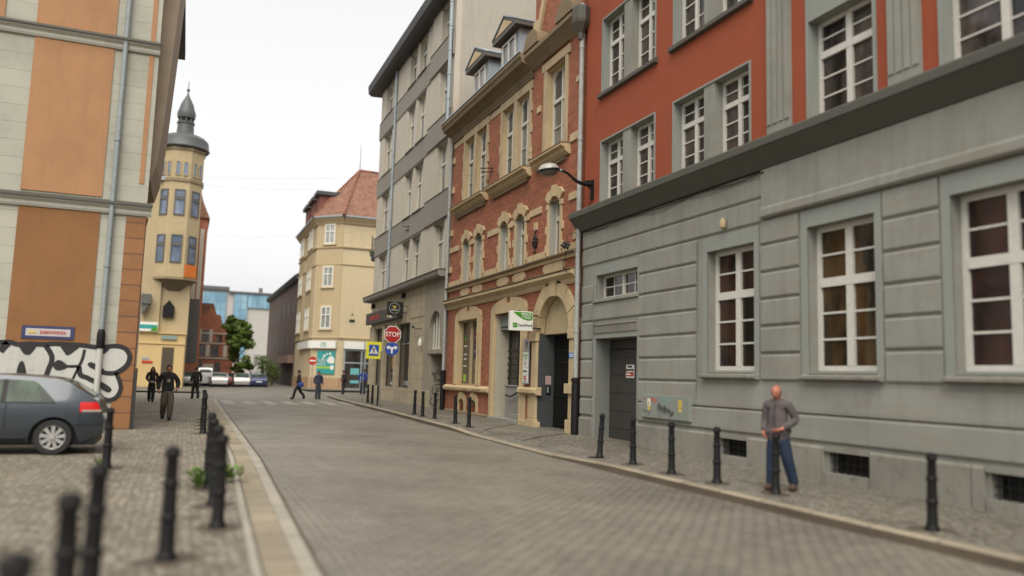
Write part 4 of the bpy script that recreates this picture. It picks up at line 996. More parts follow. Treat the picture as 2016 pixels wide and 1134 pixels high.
mb = wall_mb(MB(), FR, 38.6, UC1, -.6, 6.3, [h for h in h1 if h[2] < 6]); shell(mb, FR, UC0, UC1, -.6, 6.3, 12, -.2); mb.quad(FR.p(UC1, 0, -.6), FR.p(UC1, -.2, -.6), FR.p(UC1, -.2, 6.3), FR.p(UC1, 0, 6.3)); mb.build('shop_storey', M['lowstone'], C_)
mb = MB(); mb.box(FR, UC0 - .03, UC0 + .3, -11.9, -.205, 10.5, 23.5)
mb.build('party_wall', plaster('bare_party_wall', (.36, .335, .28), .08, streak=.3, grain=40, dirt_amt=.25), C_)
# door bay with arched light
hb = [(35.78, 37.72, 2.86, 4.7, .25), (35.45, 37.40, -.4, 2.62, .75)]
mb = wall_mb(MB(), FR, UC0, 38.6, -.6, 6.3, hb, d=.06); mb.quad(FR.p(38.6, .06, -.6), FR.p(38.6, .06, 6.3), FR.p(38.6, -.2, 6.3), FR.p(38.6, -.2, -.6)); mb.quad(FR.p(UC0, .06, -.6), FR.p(UC0, .06, 6.3), FR.p(UC0, -.2, 6.3), FR.p(UC0, -.2, -.6))
ca, ra, za = 36.75, .97, 3.73
for i in range(16):
    a0, a1 = math.pi * i / 16, math.pi * (i + 1) / 16; p0 = (ca - ra * math.cos(a0), za + ra * math.sin(a0)); p1 = (ca - ra * math.cos(a1), za + ra * math.sin(a1))
    mb.quad(FR.p(p0[0], .06, p0[1]), FR.p(p1[0], .06, p1[1]), FR.p(p1[0], .06, 4.7), FR.p(p0[0], .06, 4.7)); mb.quad(FR.p(p0[0], .06, p0[1]), FR.p(p1[0], .06, p1[1]), FR.p(p1[0], -.2, p1[1]), FR.p(p0[0], -.2, p0[1]))
mb.build('door_bay', M['lowgrey'], C_)
mb = MB()
for u in rng(35.86, 37.64, 4): mb.box(FR, u - .035, u + .035, -.19, -.12, 2.88, 4.7)
mb.box(FR, 35.8, 37.7, -.19, -.1, 2.87, 2.97); aw = mb.build('arched_window', M['oldwhite'], C_)
mb = MB(); mb.box(FR, 35.78, 37.72, -.22, -.19, 2.86, 4.7); mb.build('pane', M['glassC'], aw)
mb = MB(); mb.box(FR, 35.6, 37.85, -.1, .12, 2.66, 2.85); mb.build('arched_window_sill', M['lowgrey'], C_)
mb = MB(); mb.box(FR, 35.45, 37.4, -.78, -.74, -.4, 2.62); mb.build('entrance_door', plaster('brown_grey_door', (.12, .105, .085), .15), C_)
mb = MB(); lg = [(37.38, z) for z in (0,)]
FD = Fr((11.0, 37.395), (1, 0), (0, -1))     # graffiti on the side of the recess
def gz_s(q, w=.035): stroke(mb, FD, smooth_pts(q, False, 4), w, .0, .006)
gz_s([(.05, 1.75), (.62, 1.62), (.2, 1.35), (.36, 1.95), (.55, 1.3), (.08, 1.7)]); gz_s([(.15, 1.1), (.1, .8), (.4, .72), (.6, .9), (.5, 1.2), (.2, 1.15)]); gz_s([(.27, .95), (.35, .86), (.45, .95), (.38, 1.03), (.27, .95)]); gz_s([(.1, .6), (.02, .35), (.2, .2), (.35, .4), (.2, .55)], .04); gz_s([(.3, .3), (.5, .55), (.65, .45), (.55, .15), (.4, .1)], .04)
mb.build('tag_graffiti', M['spray'], C_)
# windows
for (a, b) in CW:
    last = a < 36
    for z0, z1 in FL:
        window(C_, FR, a, b, z0, z1, .3 if last else .24, M['oldwhite'], M['glassC'], 2, transom=z0 + (z1 - z0) * .62, up=0, lo=0, fw=.09, mw=.11, d=.1 if last else 0)
mb = MB(); sill = MB()
BZ = [(9.06, 10.30), (12.98, 14.15), (16.85, 18.0)]
for z0, z1 in BZ:
    mb.box(FR, RC, 46.8, -.01, .05, z0 + .06, z1); mb.box(FR, 47.0, UC1 + .05, -.01, .07, z0 + .06, z1); mb.box(FR, UC0, RC - .01, .09, .20, z0, z1 + .02)
mb.build('storey_band', M['band'], C_)
for (a, b) in CW:
    dd_ = .1 if a < 36 else 0
    for z0, z1 in FL: sill.box(FR, a - .06, b + .06, dd_ - .05, dd_ + .12, z0 - .05, z0 - .005)
    for z0, z1 in FL: sill.box(FR, a - .12, b + .12, dd_ - .01, dd_ + .05, z1 + .002, z1 + .09)
for z0, z1 in BZ:
    sill.box(FR, RC + .01, 46.79, .0, .075, z1 + .001, z1 + .03); sill.box(FR, UC0 + .01, RC - .02, .1, .225, z1 + .021, z1 + .05); sill.box(FR, 47.01, UC1, 0, .095, z1 + .001, z1 + .03)
sill.build('sill', M['slate'], C_)
mb = MB(); mb.mould(FR, 35.12, UC1 + .55, [(-.4, 6.16), (.42, 6.18), (.50, 6.26), (.53, 6.38), (.53, 6.46), (-.4, 6.56)]); mb.wbox(11.74, 22, UC1, UC1 + .55, 6.17, 6.5); mb.build('canopy', M['band'], C_)
mb = MB(); mb.mould(FR, 35.1, UC1 + .58, [(.40, 6.482), (.57, 6.466), (.57, 6.50), (-.3, 6.62), (-.3, 6.59)]); mb.build('canopy_flashing', M['slate'], C_)
mb = MB(); mb.mould(FR, 35.14, UC1 + .9, [(-.5, 20.2), (.55, 20.15), (.75, 20.3), (.8, 20.75), (.75, 20.9), (-.5, 21.3)]); mb.build('eaves', M['eaves'], C_)
mb = MB(); mb.prism(Fr((11, 0), (1, 0), (0, 1)), [(-.7, 20.92), (12, 20.92), (12, 23.4), (4, 23.4)], 35.5, UC1 + .7); mb.build('roof', M['tile_old'], C_)
mb = MB(); zz = rng(6.7, 20.2, 10); mb.tube([FR.p(46.9, .1, z) for z in zz], .075, 12)
for z in zz[1:-1]: mb.lathe(FR.p(46.9, .1, z), [(.068, .003), (.095, .01), (.095, .06), (.068, .07)], 12)
mb.build('downpipe', M['zinc'], C_, smooth=True)
mb = MB(); zz = rng(13.4, 20.6, 6); mb.tube([FR.p(35.25, .3, z) for z in zz], .09, 12)
for z in zz[1:-1]: mb.lathe(FR.p(35.25, .3, z), [(.08, .003), (.11, .01), (.11, .07), (.08, .08)], 12)
mb.build('downpipe', M['zinc'], C_, smooth=True)
# stone piers between the shop windows, plinth
mb = MB()
for (a, b) in ((50.05, UC1 + .02), (47.28, 47.88), (44.18, 44.74), (38.65, 41.5)):
    if a < 39: mb.box(FR, a, b, -.01, .03, 4.6, 5.0)
    else: mb.box(FR, a, b, -.01, .07, -.4, 4.55)
mb.box(FR, 38.62, UC1, -.01, .10, -.5, .72); mb.box(FR, UC0, 35.44, .05, .14, -.5, .9); mb.box(FR, 37.42, 38.6, .05, .14, -.5, .9); mb.build('stone_pier', M['lowstone'], C_, bevel=.01)
for i, (a, b) in enumerate(((41.6, 44.1), (44.8, 47.2), (47.95, 49.95))):
    w = window(C_, FR, a, b, .92, 4.42, .2, M['door'], M['glassS'], 2 if i != 1 else 1, lo=0, fw=.06, mw=.06, name='shop_window')
    mb = MB(); mb.box(FR, a + .1, b - .1, -.19, -.17, 3.3, 3.34); mb.build('glazing_bar', M['zinc'], w)
    if i == 1:
        mb = MB(); mb.prism(FR, smooth_pts([(45.7, 1.9), (46.1, 2.2), (45.9, 2.7), (46.15, 3.1), (45.75, 3.0), (45.55, 2.5)], True), -.17, -.165); mb.build('poster_figure', paint('poster_ochre', (.32, .15, .06), .5), w)
    else:
        mb = MB(); mb.box(FR, a + .15, b - .9, -.17, -.165, 1.05, 1.3); mb.build('display', M['zinc'], w)
# fascia board
GB = thing('shop_fascia', 'long charcoal fascia board with red grill lettering above the shop windows', 'sign', tuple(FR.p(47.3, .1, 4.75)))
mb = MB(); mb.box(FR, 43.2, 51.45, .08, .34, 4.72, 5.42); mb.build('board', M['board'], GB, bevel=.01)
text_mesh("KEBAP'N GRILL", .40, FR.p(48.9, .342, 5.06), (0, -1, 0), (0, 0, 1), (-1, 0, 0), M['redprint'], GB, bold=.006, stretch=1.05)
mb = MB(); mb.box(FR, 45.25, 45.55, .338, .35, 4.86, 5.3); mb.build('orange_mark', M['ochreplate'], GB)
mb = MB(); mb.box(FR, 44.75, 45.0, .338, .35, 4.82, 5.32); mb.box(FR, 44.4, 44.74, .338, .35, 4.82, 4.9); mb.build('white_mark', M['sign_white'], GB)
# projecting black box sign with a ring and a bull's head
HS = thing('hanging_sign', 'black square box sign with a ring and horned head above the grill shop', 'sign', (10.95, 42.4, 4.8))
FB = Fr((0, 42.3), (1, 0), (0, -1))
mb = MB(); mb.box(FB, 9.86, 10.72, -.12, .12, 4.78, 5.52); mb.build('box', M['sign_black'], HS, bevel=.012)
mb = MB(); stroke(mb, FB, arc(10.25, 5.16, .28, 0, 360, 36)[:-1], .012, .12, .1225, True); mb.build('ring', M['sign_white'], HS)
mb = MB(); mb.prism(FB, [(10.15, 5.32), (10.17, 5.26), (10.21, 5.27), (10.29, 5.27), (10.33, 5.26), (10.35, 5.32), (10.37, 5.27), (10.31, 5.22), (10.27, 5.13), (10.23, 5.13), (10.19, 5.22), (10.13, 5.27)], .1195, .1235); mb.build('horned_head', M['ochreplate'], HS)
text_mesh('PERGOLA', .082, FB.p(10.25, .121, 5.06), X1, Z1, NY, M['sign_white'], HS, bold=.001, stretch=1.0)
mb = MB(); mb.box(FB, 10.72, 10.98, -.02, .02, 5.3, 5.34); mb.box(FB, 10.72, 10.98, -.02, .02, 4.92, 4.96); mb.build('bracket', M['iron'], HS)
# small wall lamp and camera between shop and arched window
WL = thing('wall_lamp', 'white swan-neck wall lamp between the shop window and arched window', 'lamp', tuple(FR.p(39.4, .03, 3.3)))
mb = MB(); mb.tube(smooth_pts([tuple(FR.p(39.2, .03, 3.95)), tuple(FR.p(39.3, .35, 3.95)), tuple(FR.p(39.6, .4, 4.1)), tuple(FR.p(39.9, .3, 4.05))]), .02, 8); mb.ellipsoid(FR.p(40.0, .28, 4.06), .07, .1, .06, 10, 6); mb.build('arm', M['iron'], WL, smooth=True)
mb = MB(); mb.lathe(FR.p(39.0, .15, 3.05), [(.03, 0), (.09, .04), (.1, .25), (.06, .36), (.03, .42)], 12); mb.build('shade', M['sign_white'], WL, smooth=True)
for (u, z) in ((50.6, 5.9), (43.0, 5.95)):
    s = thing('wall_speaker', 'small dark loudspeaker under the canopy ' + ('at the street corner' if u > 48 else 'above the black box sign'), 'speaker', tuple(FR.p(u, .1, z)))
    mb = MB(); mb.mould(FR, u - .12, u + .12, [(.0, z - .1), (.2, z - .2), (.2, z + .16), (.0, z + .1)]); mb.build('case', M['blk'], s)
# balcony on the far side and a flag
BY = thing('balcony', 'round dark metal balcony with plants on the far side of the beige house', 'balcony', (11.9, 51.3, 9.0))
mb = MB(); nn = 20; base = [(11.9 + 1.1 * math.cos(math.pi * i / nn), 51.32 + 1.35 * math.sin(math.pi * i / nn)) for i in range(nn + 1)]
vs = [(x, y, 9.0) for x, y in base] + [(x, y, 9.3) for x, y in base]; n_ = nn + 1
mb.add(vs, [tuple(range(n_)), tuple(range(2 * n_ - 1, n_ - 1, -1))] + [(i, i + 1, n_ + i + 1, n_ + i) for i in range(nn)] + [(nn, 0, n_, 2 * n_ - 1)]); mb.build('slab', M['eaves'], BY)
mb = MB()
for k in range(6): mb.tube([(x, y, 9.55 + k * .2) for x, y in base], .035, 6)
for i in range(0, nn + 1, 4): mb.tube([(base[i][0], base[i][1], 9.3), (base[i][0], base[i][1], 10.6)], .025, 6)
mb.build('railing', M['gal'], BY, smooth=True)
mb = MB(); rr = random.Random(9)
for k in range(220):
    i = rr.randrange(nn + 1); p = Vector((base[i][0], base[i][1], 9.35)) + Vector((rr.gauss(0, .08), rr.gauss(0, .08), rr.uniform(-.05, .22))); a = Vector((rr.gauss(0, 1), rr.gauss(0, 1), rr.gauss(0, 1))).normalized() * .07; b = a.cross(Vector((rr.gauss(0, 1), rr.gauss(0, 1), 1))).normalized() * .05
    mb.quad(p - a, p + b, p + a, p - b)
mb.build('plants', M['leaf2'], BY, recalc=False)
mb = MB(); mb.wbox(11.3, 15, 51.3, 52.4, 13.2, 13.5); mb.build('upper_balcony', M['eaves'], C_)
FG = thing('flag', 'small red and white flag hanging at the edge of the beige house', 'flag', (11.7, 52.2, 13.6))
mb = MB(); mb.tube([(11.7, 52.2, 13.4), (11.55, 52.5, 15.4)], .02, 6); mb.build('pole', M['gal'], FG)
for k, m_ in enumerate(('sign_white', 'redprint')):
    mb = MB(); vs = []
    for i in range(7):
        z = 15.3 - k * .55 - .55 * i / 6; vs += [(11.56 + (15.4 - z) * .07, 52.5 - (15.4 - z) * .15, z), (11.35 + .08 * math.sin(i + k * 6), 52.55 - .1 * math.sin(i * .7), z - .1)]
    mb.add(vs, [(2 * i, 2 * i + 1, 2 * i + 3, 2 * i + 2) for i in range(6)]); mb.build('cloth_stripe', M[m_], FG)
# ------------------------------------------------------------------ orange and cream corner house on the left
FE = Fr((0, 23.5), (1, 0), (0, -1))
E0 = thing('corner_house', 'cream and orange rendered corner house with silver graffiti above the parked car', 'building', (-3, 23.5, 0))
mb = wall_mb(MB(), FE, -12, -1.22, -.5, 17, [])
foot = [(-1.22, 23.5), (-1.6, 30), (-2.6, 42), (-12, 42), (-12, 23.5)]
for (a, b) in zip(foot[:-1], foot[1:]): mb.quad((*a, -.5), (*b, -.5), (*b, 17), (*a, 17))
mb.build('wall', M['ecream'], E0)
def panel(u0, u1, z0, z1, m, d=.03, nm='render_panel'):
    mb = MB(); mb.box(FE, u0, u1, -.01, d, z0, z1); return mb.build(nm, M[m], E0)
for (a, b) in ((-4.2, -2.32), (-8.3, -6.4)):
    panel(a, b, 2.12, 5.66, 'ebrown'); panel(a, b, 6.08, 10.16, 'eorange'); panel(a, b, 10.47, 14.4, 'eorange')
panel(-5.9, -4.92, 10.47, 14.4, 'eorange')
mb = MB(); mb.box(FE, -1.70, -1.22, -.02, .026, .0, 5.62); mb.quad((-1.219, 23.45, 0), (-1.219, 23.9, 0), (-1.219, 23.9, 5.62), (-1.219, 23.45, 5.62)); mb.build('banded_pier', M['equoin'], E0)
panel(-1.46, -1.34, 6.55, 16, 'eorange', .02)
mb = MB()
for z in (5.66, 10.17): mb.mould(FE, -12, -1.10 if z < 6 else -1.2, [(-.02, z), (.06, z), (.09, z + .06), (.09, z + .13), (.17, z + .2), (.17, z + .235), (-.02, z + .25)])
mb.build('string_course', plaster('pale_cornice', (.45, .44, .38), .08, streak=.3, dirt_amt=.3), E0)
mb = MB()
for z in (5.66, 10.17): mb.mould(FE, -12, -1.08 if z < 6 else -1.18, [(-.02, z + .252), (.215, z + .237), (.215, z + .30), (-.02, z + .38)])
mb.build('flashing', M['slate'], E0)
mb = MB(); mb.tube([FE.p(-2.05, .12, z) for z in rng(2.5, 16, 10)], .065, 12)
for z in (4.2, 7.6, 12): mb.lathe(FE.p(-2.05, .12, z), [(.058, .003), (.085, .01), (.085, .06), (.058, .07)], 12)
dp = mb.build('downpipe', M['pipe2'], E0, smooth=True)
mb = MB(); mb.tube([FE.p(-2.05, .12, z) for z in (-.1, 1.2, 2.1)], .075, 12); mb.build('painted_pipe_foot', M['silver'], dp, smooth=True)
mb = MB(); mb.lathe(FE.p(-2.05, .12, 2.08), [(.09, 0), (.1, .05), (.1, .38), (.08, .46), (.066, .5)], 12); mb.build('pipe_collar', M['blk'], dp, smooth=True)
mb = MB(); mb.box(FE, -1.215, -1.13, -.12, .03, 0, 1.55); mb.build('corner_guard', M['board'], E0)
# upper oriel on the street side, leaning outwards as it rises
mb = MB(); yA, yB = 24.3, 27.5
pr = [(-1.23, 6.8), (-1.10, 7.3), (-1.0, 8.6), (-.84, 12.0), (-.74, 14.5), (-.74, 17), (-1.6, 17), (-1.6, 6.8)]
mb.prism(Fr((0, 0), (1, 0), (0, 1)), pr, yA, yB); mb.build('oriel', plaster('shade_brown_oriel_render', (.33, .26, .19), .15, streak=.3), E0)  # shade on the oriel's side is put into this brown colour
mb = MB(); mb.mould(Fr((0, 0), (1, 0), (0, 1)), -12.4, -1.0, [(23.1, 17), (42.3, 17), (42.3, 17.3), (23.1, 17.3)]); mb.build('eaves', M['eaves'], E0)
FES = Fr((-1.22, 23.5), (-.38, 6.5), (6.5, .38)); FES2 = Fr((-1.6, 30), (-1.0, 12), (12, 1.0))
for F_, us in ((FES, (4.9,)), (FES2, (1.6, 4.6, 7.6, 10.4))):
    for u in us:
        for z0, z1 in ((1.6, 3.9), (6.9, 9.2), (11.2, 13.5)):
            window(E0, F_, u - .55, u + .55, z0, z1, -.02, M['white'], M['glassU'], 2, transom=z0 + 1.5, up=0, lo=0, fw=.08, mw=.09)
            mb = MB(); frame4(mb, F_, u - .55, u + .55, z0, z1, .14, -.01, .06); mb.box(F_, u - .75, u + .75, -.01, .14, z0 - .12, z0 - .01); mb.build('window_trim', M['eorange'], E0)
# street name plate
SP = thing('street_name_plate', 'dark framed white street name plate on the ochre panel above the graffiti', 'sign', tuple(FE.p(-3.28, .04, 2.3)))
mb = MB(); mb.box(FE, -3.86, -2.68, .03, .052, 2.27, 2.60); mb.build('frame', M['navy'], SP)
mb = MB(); mb.box(FE, -3.77, -2.77, .05, .058, 2.345, 2.53); mb.build('enamel', paint('dull_enamel', (.46, .43, .42), .5, 0, .08), SP)
text_mesh('ulica', .10, FE.p(-3.62, .0585, 2.44), X1, Z1, NY, M['ochreplate'], SP, bold=.006)
text_mesh('ZABKOWICKA', .115, FE.p(-3.16, .0585, 2.435), X1, Z1, NY, M['redprint'], SP, bold=.002, stretch=.78)
# graffiti: silver letters with black outlines, one painted layer
def G2(pts): return [(q[0], q[1]) for q in pts]
GP = 7.2
def zx(x, y):
    """sketch units of the lettering (from the left edge of the painted strip) to wall metres"""
    return (-4.3184 + .00151088 * x + .000149609 * y - 7.13e-9 * x * y + 4.613e-8 * x * x, 2.3167 + 7.13e-5 * x - .00174589 * y - 5.235e-8 * x * y)
def gp(pts, closed=True, k=4): return smooth_pts([zx(*p) for p in pts], closed, k)
mb = MB()
mb.prism(FE, gp([(-300, 120), (100, 115), (330, 130), (600, 140), (720, 150), (900, 140), (1200, 150), (1640, 150), (1800, 220), (1840, 330), (1740, 470), (1640, 540), (1700, 700), (1690, 850), (1560, 930), (1430, 900), (1280, 1000), (900, 1150), (400, 1250), (-300, 1250)]), -.01, .038); mb.build('graffiti_fill', M['silver'], E0)
mb = MB()
def st(pts, w=.11, closed=False): stroke(mb, FE, gp(pts, closed), w * 1.2, .03, .045, closed)
def blob(pts): mb.prism(FE, gp(pts), .03, .046)
st([(-300, 130), (100, 95), (250, 130), (420, 120), (600, 130), (750, 120), (900, 125), (1150, 140), (1400, 170), (1640, 150), (1780, 190), (1840, 300), (1790, 430), (1640, 530), (1480, 530), (1430, 480)], .10)
st([(1640, 530), (1690, 640), (1710, 760), (1640, 880), (1520, 915), (1420, 860), (1330, 780)], .085)
st([(0, 230), (70, 150), (120, 110)], .14); blob([(280, 130), (520, 120), (440, 260), (370, 275), (320, 240)]); blob([(240, 560), (260, 420), (310, 365), (350, 420), (365, 560)])
st([(650, 150), (730, 280), (730, 380), (690, 480), (650, 600), (620, 760)], .10); blob([(870, 140), (1130, 140), (1050, 230), (960, 285), (910, 240)]); blob([(750, 430), (800, 360), (870, 360), (960, 440), (890, 490), (800, 495)])
st([(940, 440), (1060, 440), (1120, 430), (1170, 330), (1200, 200)], .06); st([(1120, 440), (1140, 560), (1230, 600), (1330, 650), (1450, 700)], .10)
blob([(1240, 410), (1290, 380), (1370, 420), (1430, 500), (1400, 640), (1360, 600), (1380, 510), (1280, 460)]); blob([(1340, 620), (1480, 680), (1580, 760), (1540, 810), (1450, 770), (1350, 690)]); blob([(1380, 180), (1560, 170), (1480, 260), (1400, 250)]); blob([(1310, 760), (1400, 800), (1460, 880), (1360, 860)])
st([(1120, 440), (1060, 560), (1000, 700)], .05)
mb.build('graffiti_outline', M['spray'], E0, recalc=True)

# ------------------------------------------------------------------ turreted house further down
def octo(cx, cy, r, n=8, off=.5): return [(cx + r * math.cos(2 * math.pi * (i + off) / n), cy + r * math.sin(2 * math.pi * (i + off) / n)) for i in range(n)]
def column(mb, ring, z0, z1, ring2=None):
    n = len(ring); ring2 = ring2 or ring
    mb.add([(*p, z0) for p in ring] + [(*p, z1) for p in ring2], [tuple(range(n - 1, -1, -1)), tuple(range(n, 2 * n))] + [(i, (i + 1) % n, n + (i + 1) % n, n + i) for i in range(n)]); return mb
FF = Fr((0, 72), (1, 0), (0, -1))
F0 = thing('turret_house', 'ochre corner house with octagonal turret and dark onion cap over a yellow shop', 'building', (-2, 73, -.1))
cx, cy, rt = -1.28, 73.5, 1.82
mb = MB(); mb.wbox(-9, -2.2, 72.6, 84, -.3, 17.6); mb.wbox(-2.2, .05, 72.9, 84, -.3, 17.4); mb.build('wall', M['fwall'], F0)
mb = MB(); column(mb, octo(cx, cy, rt), 9.1, 20.25); mb.build('turret', M['fwall'], F0)
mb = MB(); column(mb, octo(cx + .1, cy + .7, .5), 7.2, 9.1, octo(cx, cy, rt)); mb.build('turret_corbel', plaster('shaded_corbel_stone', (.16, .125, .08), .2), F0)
mb = MB(); column(mb, octo(cx, cy, rt + .1), 17.25, 17.5); column(mb, octo(cx, cy, rt + .12), 8.95, 9.15); column(mb, octo(cx, cy, rt + .1), 19.95, 20.2); mb.build('string_course', plaster('brown_stone_course', (.25, .19, .11), .15), F0)
mb = MB(); mb.lathe((cx, cy, 20.25), [(2.06, 0), (2.12, .1), (2.03, .3), (1.97, .85), (1.65, 1.15), (1.0, 1.4), (.72, 1.55), (.70, 1.65), (.66, 2.35), (.74, 2.4), (.74, 2.5)], 16); mb.build('onion_cap', M['copper'], F0, smooth=True)
mb = MB()
for i in range(8):
    a = 2 * math.pi * i / 8; mb.tube([(cx + .55 * math.cos(a), cy + .55 * math.sin(a), 22.7), (cx + .55 * math.cos(a), cy + .55 * math.sin(a), 23.25)], .09, 6)
mb.lathe((cx, cy, 23.1), [(.72, .05), (.76, .3), (.74, .6), (.62, .9), (.52, 1.3), (.30, 1.75), (.12, 2.1), (.05, 2.4), (.02, 3.4)], 12); mb.ellipsoid((cx, cy, 25.7), .14, .14, .14, 8, 6); mb.lathe((cx, cy, 22.2), [(.6, -.1), (.6, .25), (.45, .3)], 12); mb.build('lantern_spire', M['copper'], F0, smooth=True)
# windows of the turret facets that face the street
ring = octo(cx, cy, rt)
def facet(i):
    a, b = Vector((*ring[i], 0)), Vector((*ring[(i + 1) % 8], 0)); u = (b - a).normalized(); n = Vector((u.y, -u.x, 0)); return Fr((a.x, a.y), (u.x, u.y), (n.x, n.y)), (b - a).length
for i in (4, 5, 6):
    Ff, ln = facet(i); m = ln / 2
    for z0, z1, w in ((10.35, 12.7, .44), (14.35, 16.55, .42)):
        window(F0, Ff, m - w, m + w, z0, z1, -.02, M['darkgrey'], M['glassT'], 1, transom=z0 + (z1 - z0) * .66, up=0, lo=0, fw=.10, tw=.3)
    for s in (-.3, .3): window(F0, Ff, m + s - .2, m + s + .2, 17.75, 18.95, -.02, M['fwall'], M['glassT'], 1, lo=0, fw=.06)
Ff, ln = facet(6); mb = MB(); mb.box(Ff, .05, ln - .05, .01, .08, 9.2, 10.25); mb.build('orange_banner', M['orange'], F0)
mb = MB(); mb.prism(FF, [(-1.95, 5.8), (-1.07, 5.8), (-1.07, 6.7), (-1.5, 7.25), (-1.95, 6.7)], -.85, -.58); mb.build('gothic_window', M['blk'], F0)
mb = MB(); mb.wbox(-3.55, -.05, 71.9, 73, -.2, 4.5); mb.build('shop_front', M['fshop'], F0)
mb = MB(); mb.box(FF, -3.6, 0, .08, .18, 3.55, 3.65); mb.box(FF, -3.6, 0, .08, .22, 4.4, 4.52); mb.build('shop_cornice', M['fshop'], F0)
mb = MB(); mb.box(FF, -1.75, -.85, .08, .13, -.05, 3.3); mb.build('shop_door', plaster('dim_shop_door', (.07, .055, .035), .3), F0)
mb = MB(); mb.box(FF, -3.2, -2.4, .08, .14, 1.95, 2.15); mb.build('shop_lettering_red', M['redprint'], F0)
mb = MB(); mb.box(FF, -3.2, -2.7, .08, .14, 2.25, 2.45); mb.build('shop_lettering_grey', M['zinc'], F0)
mb = MB(); mb.box(FF, -1.9, -.7, .22, .26, 3.95, 4.25); mb.build('shop_name_strip', M['tealpaint'], F0)
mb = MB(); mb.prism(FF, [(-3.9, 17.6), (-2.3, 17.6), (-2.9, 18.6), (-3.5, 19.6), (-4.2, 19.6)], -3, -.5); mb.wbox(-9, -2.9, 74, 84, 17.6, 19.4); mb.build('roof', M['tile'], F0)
mb = MB(); mb.box(FF, -4, -2.2, -.62, -.3, 17.3, 17.62); mb.build('eaves', M['zinc'], F0)
mb = MB(); mb.box(FF, -3.6, -2.9, -.6, .2, 6.8, 7.6); mb.prism(FF, [(-3.55, 6.8), (-2.95, 6.8), (-3.5, 5.9)], -.5, .1); mb.build('corbelled_balcony', M['darkgrey'], F0)
GS = thing('hanging_sign', 'white and green shop sign above the yellow shop of the turret house', 'sign', (-3.0, 71.8, 4.6))
mb = MB(); mb.box(FF, -3.75, -2.2, .3, .42, 4.56, 5.3); mb.build('panel', M['sign_white'], GS)
mb = MB(); mb.box(FF, -3.7, -2.25, .415, .43, 4.75, 5.08); mb.build('green_band', M['teal'], GS)
mb = MB(); mb.prism(FF, [(-2.75, 4.58), (-2.22, 4.58), (-2.22, 4.95), (-2.5, 4.9)], .43, .44); mb.build('leaf_mark', M['green'], GS)
# brick and white striped house just behind
S0 = thing('striped_house', 'red brick house with tall white stripes and dark grey base behind the turret', 'building', (.4, 85, -.2))
FS5 = Fr((0, 85), (1, 0), (0, -1))
mb = MB(); mb.wbox(-4, 1.25, 85, 96, -.5, 16.6); mb.build('wall', M['redbrick2'], S0)
mb = MB(); mb.box(FS5, -.5, 1.05, -.01, .06, 2.2, 8.4); mb.build('dark_base', M['darkgrey'], S0)
mb = MB()
for a in (-.42, .12, .62): mb.box(FS5, a, a + .36, -.01, .05, 8.45, 15.5)
mb.build('white_stripe', M['whitetrim'], S0)
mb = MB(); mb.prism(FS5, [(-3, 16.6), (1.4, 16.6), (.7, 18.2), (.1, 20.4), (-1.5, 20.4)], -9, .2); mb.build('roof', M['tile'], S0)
# ornate orange-red gabled house
G0 = thing('gabled_house', 'ornate orange red gabled house with white stone bands at the end of the street', 'building', (3, 95, -.3))
FG5 = Fr((0, 95), (1, 0), (0, -1))
mb = MB(); mb.prism(FG5, [(.2, -.5), (5.0, -.5), (5.0, 5.2), (4.4, 5.4), (4.1, 6.4), (3.7, 6.6), (3.4, 7.6), (2.9, 7.7), (2.7, 8.3), (2.2, 8.3), (2.0, 7.7), (1.5, 7.6), (1.2, 8.4), (.9, 8.6), (.2, 8.6)], -9, 0); mb.build('wall', M['redbrick2'], G0)
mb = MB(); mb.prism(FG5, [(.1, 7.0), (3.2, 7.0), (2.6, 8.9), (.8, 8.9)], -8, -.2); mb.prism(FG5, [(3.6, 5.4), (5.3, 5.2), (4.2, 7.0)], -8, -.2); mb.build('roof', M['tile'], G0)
mb = MB()
for z in (2.75, 4.4, 5.5):
    mb.box(FG5, .15, 5.05, -.01, .08, z, z + .14)
for (a, b, z0, z1) in ((1.2, 1.55, 4.6, 6.0), (2.35, 2.7, 4.6, 6.0), (1.0, 1.4, 3.0, 4.3), (2.1, 2.5, 3.0, 4.3), (3.9, 4.3, 3.0, 4.3), (1.9, 3.0, .2, 2.2)): mb.box(FG5, a, b, -.01, .07, z0, z1)
mb.build('white_trim', M['whitetrim'], G0)
for (a, b, z0, z1) in ((1.6, 2.3, 4.65, 5.9), (1.45, 2.05, 3.05, 4.25), (2.6, 3.4, 3.0, 4.25), (3.1, 3.7, .0, 2.4), (.8, 1.8, .1, 2.5), (3.1, 3.7, 4.6, 5.4)):
    mb = MB(); mb.box(FG5, a, b, -.02, .05, z0, z1); mb.build('window', M['glassU'], G0)
# glass office block beyond
H0 = thing('glass_office', 'distant blue glass office block with a blank pale concrete wall', 'building', (9, 170, -.5))
FH = Fr((0, 170), (1, 0), (0, -1))
mb = MB(); mb.wbox(0, 16, 170.2, 190, -1, 17.4); mb.build('body', M['concrete'], H0)
for (a, b, z0, z1) in ((.1, 6.9, 4, 16.9), (8.4, 11.0, 4, 16.9), (11.0, 15.9, 14.2, 16.9)):
    mb = MB(); mb.box(FH, a, b, -.3, .1, z0, z1); g = mb.build('curtain_wall', M['hglass'], H0)
    mb = MB(); n = int((b - a) / .9)
    for i in range(n + 1): u = a + (b - a) * i / n; mb.box(FH, u - .05, u + .05, .09, .16, z0, z1)
    k = int((z1 - z0) / 1.6)
    for i in range(k + 1): z = z0 + (z1 - z0) * i / max(1, k); mb.box(FH, a, b, .09, .14, z - .06, z + .06)
    mb.build('mullions', paint('pale_blue_mullion', (.18, .28, .34), .5), g)
